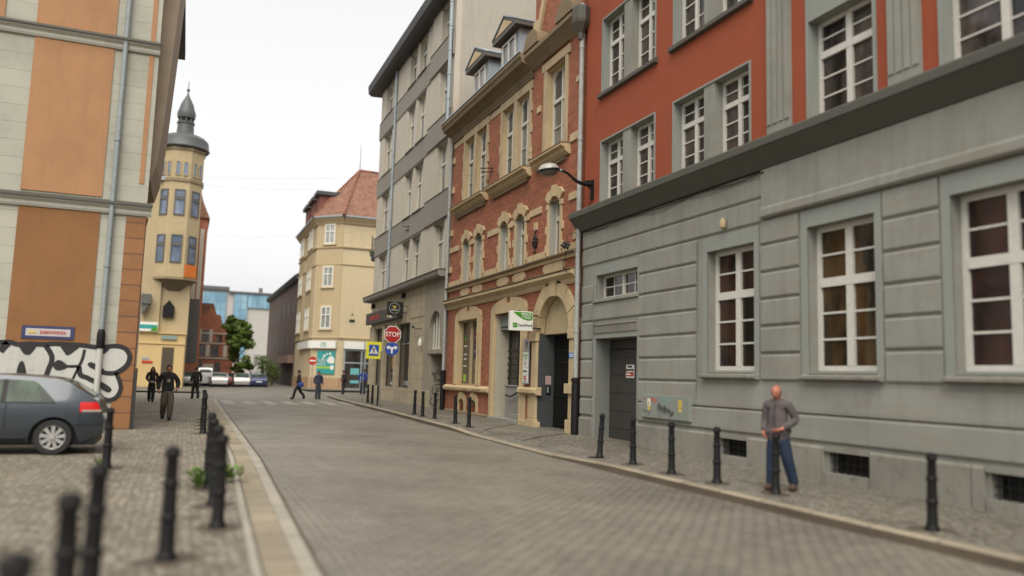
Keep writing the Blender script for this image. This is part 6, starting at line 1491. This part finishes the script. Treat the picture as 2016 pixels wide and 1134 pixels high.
    for s in (1, -1):
        o = patch(.035, .40, lambda x: .775, lambda x: min(.955, zt(x) - .012) if kind != 'van' else 1.1, .007, 'tail_light', M['taillight'], sides=(s,), nx=8)
        patch(.05, .36, lambda x: .78, lambda x: .815, .010, 'clear_strip', M['lampglass'], sides=(s,), nx=6, nz=1, par=o)
        patch(L - .42, L - .06, lambda x: .62, lambda x: min(.76, zt(x) - .03), .006, 'headlight', M['zinc'], sides=(s,), nx=6)
    patch(.02, .46, lambda x: .535, lambda x: .55, .004, 'bumper_seam', M['blk'], nx=8, nz=1)
    patch(AX[0] + RW + .08, AX[1] - RW - .08, lambda x: .225, lambda x: .30, .008, 'sill_trim', M['blk'], nx=8, nz=1)
    patch(1.56, 1.572, lambda x: .36, lambda x: BELT, .004, 'door_seam', M['blk'], nx=1); patch(2.82, 2.832, lambda x: .36, lambda x: BELT, .004, 'door_seam', M['blk'], nx=1)
    patch(1.66, 1.84, lambda x: .80, lambda x: .83, .02, 'door_handle', paintm, nx=3, nz=1)
    mb = MB(); mb.wbox(-.012, .02, -.26, .26, .62, .74); fin(mb, 'number_plate', M['sign_white'], False)
    for a in AX:
        for s in (1, -1):
            y1 = s * (hw(a, .5) - .005); y0 = y1 - s * .21; c = Vector((a, 0, .30))
            def ringm(prof, seg=28):
                mb = MB(); vs = []
                for (r, yy) in prof:
                    for k in range(seg):
                        an = 2 * math.pi * k / seg; vs.append((a + r * math.cos(an), y0 + (y1 - y0) * yy, .318 + r * math.sin(an)))
                nq = len(prof); mb.add(vs, [(i * seg + k, i * seg + (k + 1) % seg, (i + 1) * seg + (k + 1) % seg, (i + 1) * seg + k) for i in range(nq - 1) for k in range(seg)]); return mb
            w = thing('wheel', '', None, (0, 0, 0)); w.parent = t
            for k_ in ('label', 'category'): 
                if k_ in w: del w[k_]
            def finw(mb, nm, m, sm=True):
                off = Vector(loc); mb.v = [v + off for v in mb.v]; return mb.build(nm, m, w, smooth=sm)
            finw(ringm([(.21, .0), (.30, .02), (.318, .15), (.318, .85), (.30, .98), (.215, .985), (.205, .9)]), 'tyre', M['tyre'])
            mb = ringm([(.205, .95), (.225, .97), (.225, .93), (.19, .8), (.19, .3)])
            for k in range(9):
                an = 2 * math.pi * k / 9 + .2; d = Vector((math.cos(an), 0, math.sin(an))); q = Vector((-math.sin(an), 0, math.cos(an))); cc = Vector((a, y0 + (y1 - y0) * .90, .318)); ny = Vector((0, (y1 - y0) * .06, 0))
                A_, B_ = cc + d * .04, cc + d * .20
                mb.add([A_ - q * .022 + ny, A_ + q * .022 + ny, B_ + q * .034 + ny, B_ - q * .034 + ny, A_ - q * .022 - ny, A_ + q * .022 - ny, B_ + q * .034 - ny, B_ - q * .034 - ny], [(0, 1, 2, 3), (4, 7, 6, 5), (0, 4, 5, 1), (2, 6, 7, 3), (1, 5, 6, 2), (0, 3, 7, 4)])
            hub = MB(); hub.lathe((0, 0, 0), [(.0, 0), (.05, .0), (.045, .03), (.0, .035)], 14)
            for v in hub.v: v.x, v.y, v.z = a + v.x, y0 + (y1 - y0) * .93 + s * v.z, .318 + v.y
            mb.add(hub.v, hub.f); finw(mb, 'rim', M['alloy'])
            mb = MB(); vs = [(a + .195 * math.cos(2 * math.pi * k / 20), y0 + (y1 - y0) * .55, .318 + .195 * math.sin(2 * math.pi * k / 20)) for k in range(20)]; mb.add(vs, [tuple(range(20))]); finw(mb, 'brake_disc', M['blk'], False)
    for s in (1, -1):
        mb = MB(); mb.ellipsoid((2.78 if kind != 'van' else 3.3, s * (hw(2.78, 1.0) + .10), 1.0 if kind != 'van' else 1.2), .09, .10, .075, 10, 6); fin(mb, 'wing_mirror', paintm)
    return t
M['carglass'] = glass_mat('green_tinted_car_glass', (.010, .014, .011), (.045, .085, .05), scale=1.6, rough=.05, spec=.22)
M['taillight'] = paint('red_tail_lens', (.62, .012, .008), .18, 0, .1, 8)
M['tyre'] = paint('tyre_rubber', (.016, .016, .016), .8); M['alloy'] = paint('alloy_wheel', (.42, .41, .39), .35, .5, .1, 8)
def carpaint(n, c, r=.28):
    m, b = new_mat(n, r, .5); b.inputs['Base Color'].default_value = (*c, 1); b.inputs['Coat Weight'].default_value = .6; b.inputs['Coat Roughness'].default_value = .08; return m
car('parked_car', 'grey blue hatchback parked under the graffiti wall', (-1.32, 17.62, 0), math.pi, carpaint('steel_blue_grey_paint', (.045, .055, .065)), 'parked cars')
far = [('white van like car parked farthest along, left of the red car', 1.95, 83.5, 'van', (.62, .61, .58)), ('white saloon parked nearest the gabled house', 3.2, 80.5, 'saloon', (.60, .58, .56)), ('small red car parked before the gabled house', 4.2, 83.5, 'hatch', (.36, .03, .03)),
       ('silver hatchback parked between the red and blue cars', 5.2, 80.5, 'hatch', (.42, .41, .39)), ('dark blue saloon parked at the end of the row', 6.7, 80.0, 'saloon', (.03, .04, .11)), ('grey estate car parked behind the striped house people', .5, 82, 'saloon', (.22, .23, .23))]
for lab, x, y, k, c in far:
    car('parked_car', lab, (x, y + (2.3 if False else 0), -.12), math.pi / 2, carpaint('paint_' + k, c), 'cars parked at the end of the street', k)
# ------------------------------------------------------------------ people
def skin_mesh(nodes, edges, root, sub=2):
    """nodes: name -> (pos, rx, ry); grown with a Skin modifier and baked to a plain mesh"""
    names = list(nodes); idx = {n: i for i, n in enumerate(names)}
    me = bpy.data.meshes.new('tmp'); me.from_pydata([tuple(nodes[n][0]) for n in names], [(idx[a], idx[b]) for a, b in edges], [])
    o = bpy.data.objects.new('tmp', me); COL.objects.link(o)
    sk = o.modifiers.new('s', 'SKIN'); sk.use_smooth_shade = True; sk.branch_smoothing = .4
    lay = me.skin_vertices[0].data
    for n in names:
        r = nodes[n][1:]; lay[idx[n]].radius = (r[0], r[-1]); lay[idx[n]].use_root = (n == root)
    if sub: sb = o.modifiers.new('u', 'SUBSURF'); sb.levels = sub; sb.render_levels = sub
    bpy.context.view_layer.update()
    dg = bpy.context.evaluated_depsgraph_get(); m2 = bpy.data.meshes.new_from_object(o.evaluated_get(dg))
    out = ([v.co.copy() for v in m2.vertices], [tuple(p.vertices) for p in m2.polygons])
    bpy.data.objects.remove(o); bpy.data.meshes.remove(me); bpy.data.meshes.remove(m2); return out
V = Vector
def person(label, loc, face, P, jacket, trousers, shoes, hair, skinm, group='people in the street', coat=0.0, hat=None, scarf=None, hairstyle='short', h=1.75, extra=None, bulk=1.0, second=None):
    """P: joint targets in the figure's own frame (x right, y forward, z up, metres at 1.75 m)"""
    k = h / 1.75
    rot = Matrix.Rotation(face, 3, 'Z')
    J = dict(pel=(0, 0, .93), waist=(0, .0, 1.08), chest=(0, .005, 1.28), neck=(0, .0, 1.47), head=(0, .03, 1.60), crown=(0, .02, 1.70),
             lsh=(-.19, 0, 1.42), rsh=(.19, 0, 1.42), lel=(-.25, -.04, 1.14), rel=(.25, -.04, 1.14), lwr=(-.27, .05, .90), rwr=(.27, .05, .90),
             lhip=(-.09, 0, .90), rhip=(.09, 0, .90), lkn=(-.10, .03, .50), rkn=(.10, .03, .50), lan=(-.10, -.02, .09), ran=(.10, -.02, .09))
    J.update(P); J = {n: V(p) for n, p in J.items()}
    toW = lambda v: V(loc) + rot @ (V(v) * k)
    def part(nm, vf, mat, parent, smooth=True):
        mb = MB(); mb.add([toW(v) for v in vf[0]], vf[1]); return mb.build(nm, mat, parent, smooth=smooth, merge=False, recalc=True)
    # --- body: pelvis-rooted skeleton with hands of five fingers, one continuous skin
    N = {'pel': (J['pel'], .12, .09), 'waist': (J['waist'], .125, .09), 'chest': (J['chest'], .14, .10), 'neck': (J['neck'], .052, .052), 'jaw': (J['neck'].lerp(J['head'], .6), .058, .06)}
    Ed = [('pel', 'waist'), ('waist', 'chest'), ('chest', 'neck'), ('neck', 'jaw')]
    for s in 'lr':
        N[s + 'sh'] = (J[s + 'sh'], .055); N[s + 'el'] = (J[s + 'el'], .040); N[s + 'wr'] = (J[s + 'wr'], .026, .03)
        N[s + 'hip'] = (J[s + 'hip'], .085); N[s + 'kn'] = (J[s + 'kn'], .056); N[s + 'an'] = (J[s + 'an'], .034)
        toe = J[s + 'an'] + (P.get(s + 'toe') and V(P[s + 'toe']) or V((.0, .15, -.05))); N[s + 'toe'] = (toe, .022)
        Ed += [('chest', s + 'sh'), (s + 'sh', s + 'el'), (s + 'el', s + 'wr'), ('pel', s + 'hip'), (s + 'hip', s + 'kn'), (s + 'kn', s + 'an'), (s + 'an', s + 'toe')]
        d = (J[s + 'wr'] - J[s + 'el']).normalized(); sg = -1 if s == 'l' else 1
        fw = P.get(s + 'hand'); hd = V(fw).normalized() if fw else (d + V((0, .25, -.1))).normalized()
        inn = V((-sg, .15, 0)); side = hd.cross(inn).normalized(); curl = side.cross(hd).normalized()
        if curl.dot(inn) < 0: curl = -curl
        palm = J[s + 'wr'] + hd * .055; N[s + 'palm'] = (palm, .034, .020); Ed.append((s + 'wr', s + 'palm'))
        for f, (off, L1) in enumerate(((.030, .068), (.010, .078), (-.011, .072), (-.030, .056))):
            b = palm + hd * .035 + side * off; m_ = b + (hd * .75 + curl * (.45 + .05 * f)).normalized() * L1 * .55; e_ = m_ + (hd * .45 + curl * .85).normalized() * L1 * .5
            for nm, q, r in (('a', b, .0105), ('b', m_, .0095), ('c', e_, .008)): N[f'{s}f{f}{nm}'] = (q, r)
            Ed += [(s + 'palm', f'{s}f{f}a'), (f'{s}f{f}a', f'{s}f{f}b'), (f'{s}f{f}b', f'{s}f{f}c')]
        b = palm - hd * .02 + side * .034; m_ = b + (hd * .6 + side * .7 + curl * .25).normalized() * .036; e_ = m_ + (hd * .9 + curl * .35).normalized() * .03
        for nm, q, r in (('a', b, .013), ('b', m_, .0115), ('c', e_, .009)): N[f'{s}th{nm}'] = (q, r)
        Ed += [(s + 'palm', s + 'tha'), (s + 'tha', s + 'thb'), (s + 'thb', s + 'thc')]
    vf = skin_mesh(N, Ed, 'pel', 1)
    # --- head, joined into the same mesh
    c = J['head']; look = V(P.get('look', (0, 1, -.05))).normalized(); rx = look.cross(V((0, 0, 1))).normalized(); up = rx.cross(look)
    def hp(u, v_, w): return c + rx * u + look * v_ + up * w
    hm = MB(); nu, nv = 28, 18; hv = []
    for j in range(nv + 1):
        th = math.pi * j / nv
        for i in range(nu):
            ph = 2 * math.pi * i / nu; x, y, z = math.sin(th) * math.sin(ph), math.sin(th) * math.cos(ph), math.cos(th)
            r = 1.0; jaw = max(0, -z)
            X, Y, Z = x * .076 * (1 - .30 * jaw ** 1.6), y * .098 * (1 - .18 * jaw) + (.012 * jaw if y > 0 else -.012 * (1 - jaw)), z * .118
            fr = max(0, y)
            nose = math.exp(-((X / .014) ** 2) - ((Z + .012) / .026) ** 2) * fr; Y += .024 * nose
            eye = math.exp(-(((abs(X) - .03) / .014) ** 2) - ((Z - .018) / .012) ** 2) * fr; Y -= .011 * eye
            brow = math.exp(-((Z - .038) / .012) ** 2) * fr * (1 if abs(X) < .06 else 0); Y += .005 * brow
            lip = math.exp(-((X / .025) ** 2) - ((Z + .055) / .008) ** 2) * fr; Y += .006 * lip
            chin = math.exp(-((X / .024) ** 2) - ((Z + .095) / .018) ** 2) * fr; Y += .012 * chin
            hv.append(hp(X, Y, Z))
    hf = [(j * nu + i, j * nu + (i + 1) % nu, (j + 1) * nu + (i + 1) % nu, (j + 1) * nu + i) for j in range(nv) for i in range(nu)]
    em = MB(); em.add(hv, hf)
    for s in (-1, 1): em.ellipsoid(hp(s * .077, -.005, .0), .012, .02, .032, 10, 6)
    k0 = len(vf[0]); vf[0].extend(em.v); vf[1].extend([tuple(i + k0 for i in f) for f in em.f])
    mbb = MB(); mbb.add([toW(v) for v in vf[0]], vf[1]); body = mbb.build('person', skinm, None, loc=loc, smooth=True, merge=False)
    tag(body, label, 'person', group)
    em = MB()
    for s in (-1, 1): em.ellipsoid(hp(s * .03, .083, .018), .010, .008, .006, 8, 6)
    part('eyes', (em.v, em.f), M['sign_black'], body)
    # --- trousers
    b = bulk
    N = {'pel': (J['pel'] + V((0, 0, .0)), .155 * b, .115 * b)}; Ed = []
    N['wst'] = (J['waist'].lerp(J['pel'], .35), .15 * b, .11 * b); Ed.append(('pel', 'wst'))
    for s in 'lr':
        N[s + 'h'] = (J[s + 'hip'] - V((0, 0, .06)), .118 * b); N[s + 'k'] = (J[s + 'kn'], .094 * b); N[s + 'm'] = (J[s + 'kn'].lerp(J[s + 'an'], .5), .086 * b); N[s + 'a'] = (J[s + 'an'] + V((0, 0, -.035)), .084)
        Ed += [('pel', s + 'h'), (s + 'h', s + 'k'), (s + 'k', s + 'm'), (s + 'm', s + 'a')]
    tr = part('trousers', skin_mesh(N, Ed, 'pel', 2), trousers, body)
    for s in 'lr':
        a = J[s + 'an']; toe = P.get(s + 'toe') and V(P[s + 'toe']) or V((.0, .15, -.05)); N = {'h': (a + V((0, -.05, -.035)), .066, .062), 'm': (a + toe * .5 + V((0, 0, -.01)), .066, .066), 't': (a + toe * 1.25 + V((0, 0, .012)), .06, .05)}
        part('shoe', skin_mesh(N, [('h', 'm'), ('m', 't')], 'h', 2), shoes, body)
    # --- jacket or coat
    hem = J['pel'] - V((0, 0, .03 + coat))
    N = {'hem': (hem, .175 * b + coat * .10, .13 * b + coat * .08), 'pel': (J['pel'] + V((0, 0, .05)), .168 * b, .125 * b), 'waist': (J['waist'] + V((0, .01, .03)), .165 * b, .13 * b), 'chest': (J['chest'] + V((0, .005, 0)), .17 * b, .128 * b), 'yoke': (J['chest'].lerp(J['neck'], .62), .115, .095), 'collar': (J['neck'] + V((0, 0, .03)), .082, .08)}
    Ed = [('hem', 'pel'), ('pel', 'waist'), ('waist', 'chest'), ('chest', 'yoke'), ('yoke', 'collar')]
    for s in 'lr':
        N[s + 's'] = (J[s + 'sh'] + V((0, 0, -.01)), .085 * b); N[s + 'u'] = (J[s + 'sh'].lerp(J[s + 'el'], .5), .086); N[s + 'e'] = (J[s + 'el'], .078); N[s + 'c'] = (J[s + 'wr'].lerp(J[s + 'el'], .08), .056)
        Ed += [('yoke', s + 's'), (s + 's', s + 'u'), (s + 'u', s + 'e'), (s + 'e', s + 'c')]
    jk = part('jacket', skin_mesh(N, Ed, 'waist', 2), jacket, body)
    # zip and collar line
    if second: 
        em = MB(); em.tube([J['neck'] + V((0, .095, -.06)), J['chest'] + V((0, .142 * b, 0)), J['waist'] + V((0, .152 * b, 0)), hem + V((0, .14 * b, .02))], .007, 6); part('zip', (em.v, em.f), second, jk)
    # --- hair / hats
    if hairstyle == 'bald':
        em = MB()
        for j in range(9):
            an = math.pi * (.18 + 1.64 * j / 8); em.ellipsoid(hp(.074 * math.sin(an), .088 * math.cos(an) * (1 if math.cos(an) < 0 else .6) - .008, .012), .020, .024, .036, 8, 6)
        part('hair', (em.v, em.f), hair, body)
    else:
        em = MB(); nu2, nv2 = 24, 10; hv = []
        lim = .62 if hairstyle == 'short' else .62
        for j in range(nv2 + 1):
            for i in range(nu2):
                ph = 2 * math.pi * i / nu2; front = max(0, math.cos(ph)); th = math.pi * lim * (1 - .34 * front) * j / nv2
                x, y, z = math.sin(th) * math.sin(ph), math.sin(th) * math.cos(ph), math.cos(th); hv.append(hp(x * .086, y * .106 - .012, z * .130 + .004))
        em.add(hv, [(j * nu2 + i, j * nu2 + (i + 1) % nu2, (j + 1) * nu2 + (i + 1) % nu2, (j + 1) * nu2 + i) for j in range(nv2) for i in range(nu2)])
        if hairstyle == 'long':
            for s in (-1, 1): em.tube([hp(s * .07, -.02, .03), hp(s * .085, -.02, -.08), hp(s * .09, .0, -.22)], [.04, .045, .03], 10)
            em.tube([hp(0, -.08, .05), hp(0, -.1, -.08), hp(0, -.09, -.24)], [.06, .08, .06], 10)
        part('hair', (em.v, em.f), hair, body)
    if hat:
        em = MB(); em.ellipsoid(hp(0, -.005, .085), .125, .135, .062, 18, 10); em.ellipsoid(hp(0, .0, .045), .092, .112, .04, 18, 8); part('hat', (em.v, em.f), hat, body)
    if scarf:
        em = MB(); cn = J['neck'] + V((0, .01, .04)); em.tube([cn + V((.085 * math.cos(a), .085 * math.sin(a), .01 * math.sin(2 * a))) for a in rng(0, 6.1, 14)], .036, 8); part('scarf', (em.v, em.f), scarf, body)
    if extra:
        for nm, q, r, m_ in extra:
            em = MB()
            if isinstance(r, tuple): em.ellipsoid(V(q), *r, 14, 10)
            else: em.tube([V(p) for p in q], r, 8)
            part(nm, (em.v, em.f), m_, body)
    return body
def cloth(n, c, var=.22): 
    m = paint(n, c, .85, 0, var, 9); b = m.node_tree.nodes['Principled BSDF']; bump(m, b, noise(m, pos_node(m, scale=(1, 1, .6)), 13, 4), .03, .8); return m
def face_dir(dx, dy): return math.atan2(-dx, dy)
CB_, CJ = cloth('black_cloth', (.014, .013, .013)), cloth('dark_jeans', (.018, .024, .040))
brown = cloth('brown_jacket_cloth', (.092, .076, .076)); jeans = cloth('blue_jeans', (.010, .022, .050)); khaki = cloth('khaki_trousers', (.10, .085, .06)); navyc = cloth('navy_jacket', (.035, .05, .10)); bluec = cloth('bright_blue_jacket', (.03, .07, .28)); greyj = cloth('grey_blue_trousers', (.05, .06, .075))
sh_b, sh_br = cloth('black_shoes', (.012, .011, .010)), cloth('brown_shoes', (.08, .045, .028)); hairb, hairg, hairr = cloth('dark_hair', (.02, .014, .01)), cloth('grey_hair', (.12, .11, .10)), cloth('brown_hair', (.035, .022, .014))
beige_s = cloth('beige_scarf', (.30, .25, .18))
# man on the right pavement, looking down, hand at his waist, mid step
mx, my = 9.22, 10.85; mz = gz(mx, my)
person('bald man in a brown jacket and blue jeans walking by the grey wall', (mx, my, mz), face_dir(-1, -.5), dict(
    lsh=(-.18, .0, 1.40), rsh=(.18, .0, 1.41), lel=(-.27, -.09, 1.14), lwr=(-.13, .17, 1.0), lhand=(.8, .45, -.35), rel=(.225, -.03, 1.13), rwr=(.21, .10, .92), rhand=(-.35, .5, -.6),
    lkn=(-.15, .0, .51), lan=(-.22, -.12, .10), rkn=(.09, .03, .50), ran=(.10, .08, .09), head=(0, .06, 1.585), look=(.05, 1, -.35)), brown, jeans, sh_br, hairg, M['skinred'], coat=.25, hairstyle='bald', second=CB_, h=1.76, bulk=1.08)
# pedestrians on the left pavement
person('person in a dark jacket and khaki trousers striding along the left pavement', (-.42, 27.7, 0), face_dir(.05, -1), dict(
    lel=(-.30, -.06, 1.14), lwr=(-.26, .18, .98), rel=(.30, -.08, 1.14), rwr=(.27, .12, .93), lkn=(-.10, .13, .52), lan=(-.09, .10, .09), rkn=(.09, -.02, .50), ran=(.10, -.26, .16), rtoe=(0, .12, -.10)), CB_, khaki, sh_b, hairr, M['skin'], bulk=1.12, extra=[('jacket_print', (0, .152, 1.22), (.05, .012, .05), beige_s)])
person('person with long dark hair in a black jacket before the yellow shop', (-1.36, 42.2, 0), face_dir(.1, -1), dict(lkn=(-.08, .08, .51), lan=(-.07, .06, .09), ran=(.08, -.12, .1), lwr=(-.12, .22, 1.0), rwr=(.12, .22, 1.0)), CB_, CB_, sh_b, hairb, M['skin'], hairstyle='long', h=1.68, extra=[('belt_bag', (0, .16, .98), (.10, .05, .045), M['zinc'])])
person('person in black standing at the far end of the kerb bollards', (.66, 46.9, 0), face_dir(-.4, 1), dict(lkn=(-.10, .10, .51), lan=(-.10, .12, .09), ran=(.09, -.2, .12)), CB_, CB_, sh_b, hairb, M['skin'], coat=.12, h=1.76)
# pedestrians on the crossing
person('person in black striding over the crossing with a blue bag', (6.35, 48.9, roadz(6.35, 48.9)), face_dir(-1, .1), dict(lkn=(-.08, .2, .53), lan=(-.08, .30, .10), rkn=(.08, -.08, .50), ran=(.08, -.36, .17), rtoe=(0, .11, -.11), lwr=(-.24, -.1, .90), rwr=(.24, .2, .95)), CB_, CB_, sh_b, hairb, M['skin'], coat=.08, extra=[('shoulder_bag', (-.30, -.10, .86), (.06, .17, .17), bluec)])
person('person in a navy jacket and grey trousers standing by the kerb', (7.6, 49.7, roadz(7.6, 49.7)), face_dir(.3, -1), dict(), navyc, greyj, sh_b, hairb, M['skin'], h=1.72)
person('person in a dark coat and flat beret waiting before the bank door', (10.45, 57.0, gz(10.45, 57)), face_dir(-1, -.35), dict(lwr=(-.16, .2, 1.05), rwr=(.16, .2, 1.05), lkn=(-.06, .03, .5), rkn=(.06, .0, .5), lan=(-.06, 0, .09), ran=(.06, -.03, .09)), CB_, CJ, sh_b, hairr, M['skin'], coat=.30, hat=cloth('brown_beret', (.045, .025, .018)), scarf=beige_s, h=1.66)
person('person in a bright blue jacket and dark trousers walking away behind the sign', (11.95, 57.6, gz(11.95, 57.6)), face_dir(.5, 1), dict(lkn=(-.12, .10, .51), lan=(-.17, .08, .09), ran=(.13, -.18, .1), lel=(-.33, .02, 1.16)), bluec, CJ, sh_b, hairb, M['skin'], hat=cloth('black_cap', (.012, .012, .012)), h=1.80, bulk=1.1)
# ------------------------------------------------------------------ camera, sky and light
yaw, pitch, roll = R(-21.964), R(6.375), R(1.65)
cam = bpy.data.cameras.new('camera'); co = bpy.data.objects.new('camera', cam); COL.objects.link(co); scene.camera = co
cam.sensor_width = 36; cam.lens = 28.214; cam.clip_end = 3000; cam.clip_start = .05
fwd = Vector((-math.sin(yaw) * math.cos(pitch), math.cos(yaw) * math.cos(pitch), math.sin(pitch)))
rt0 = Vector((math.cos(yaw), math.sin(yaw), 0)); up0 = rt0.cross(fwd)
rgt = rt0 * math.cos(roll) + up0 * math.sin(roll); upv = -rt0 * math.sin(roll) + up0 * math.cos(roll)
mw = Matrix((rgt, upv, -fwd)).transposed().to_4x4(); mw.translation = Vector((0, 0, 1.63)); co.matrix_world = mw
cam.dof.use_dof = True; cam.dof.focus_distance = 28.5; cam.dof.aperture_fstop = .33; cam.dof.aperture_blades = 0
w = bpy.data.worlds.new('World'); scene.world = w; w.use_nodes = True
nt = w.node_tree; bg = nt.nodes['Background']
sky = nt.nodes.new('ShaderNodeTexSky'); sky.sky_type = 'NISHITA'; sky.sun_disc = False
SUN_EL, SUN_AZ = R(52), R(205)
sky.sun_elevation = SUN_EL; sky.sun_rotation = SUN_AZ; sky.air_density = 1.0; sky.dust_density = 6.0; sky.ozone_density = 1.0; sky.altitude = 100
hs = nt.nodes.new('ShaderNodeHueSaturation'); hs.inputs['Saturation'].default_value = .04; nt.links.new(sky.outputs[0], hs.inputs['Color'])
# an even overcast: the cloud layer levels out the bright part round the sun
gm = nt.nodes.new('ShaderNodeGamma'); gm.inputs[1].default_value = .35; nt.links.new(hs.outputs[0], gm.inputs[0]); nt.links.new(gm.outputs[0], bg.inputs[0])
bg.inputs[1].default_value = .15
sun = bpy.data.lights.new('sun', 'SUN'); so = bpy.data.objects.new('sun', sun); COL.objects.link(so)
sun.energy = .72; sun.angle = R(50); sun.color = (1, .92, .80)
sd = Vector((math.sin(SUN_AZ) * math.cos(SUN_EL), math.cos(SUN_AZ) * math.cos(SUN_EL), math.sin(SUN_EL)))
so.rotation_euler = sd.to_track_quat('Z', 'Y').to_euler(); so.location = (0, 0, 40)
vs = scene.view_settings; scene.display_settings.display_device = 'sRGB'
vs.view_transform = 'Standard'; vs.look = 'None'; vs.exposure = 2.13; vs.gamma = 1; vs.use_curve_mapping = False
scene.cycles.use_denoising = True
scene.cycles.max_bounces = 6; scene.cycles.diffuse_bounces = 3; scene.cycles.glossy_bounces = 3; scene.cycles.transmission_bounces = 2; scene.cycles.caustics_reflective = False; scene.cycles.caustics_refractive = False
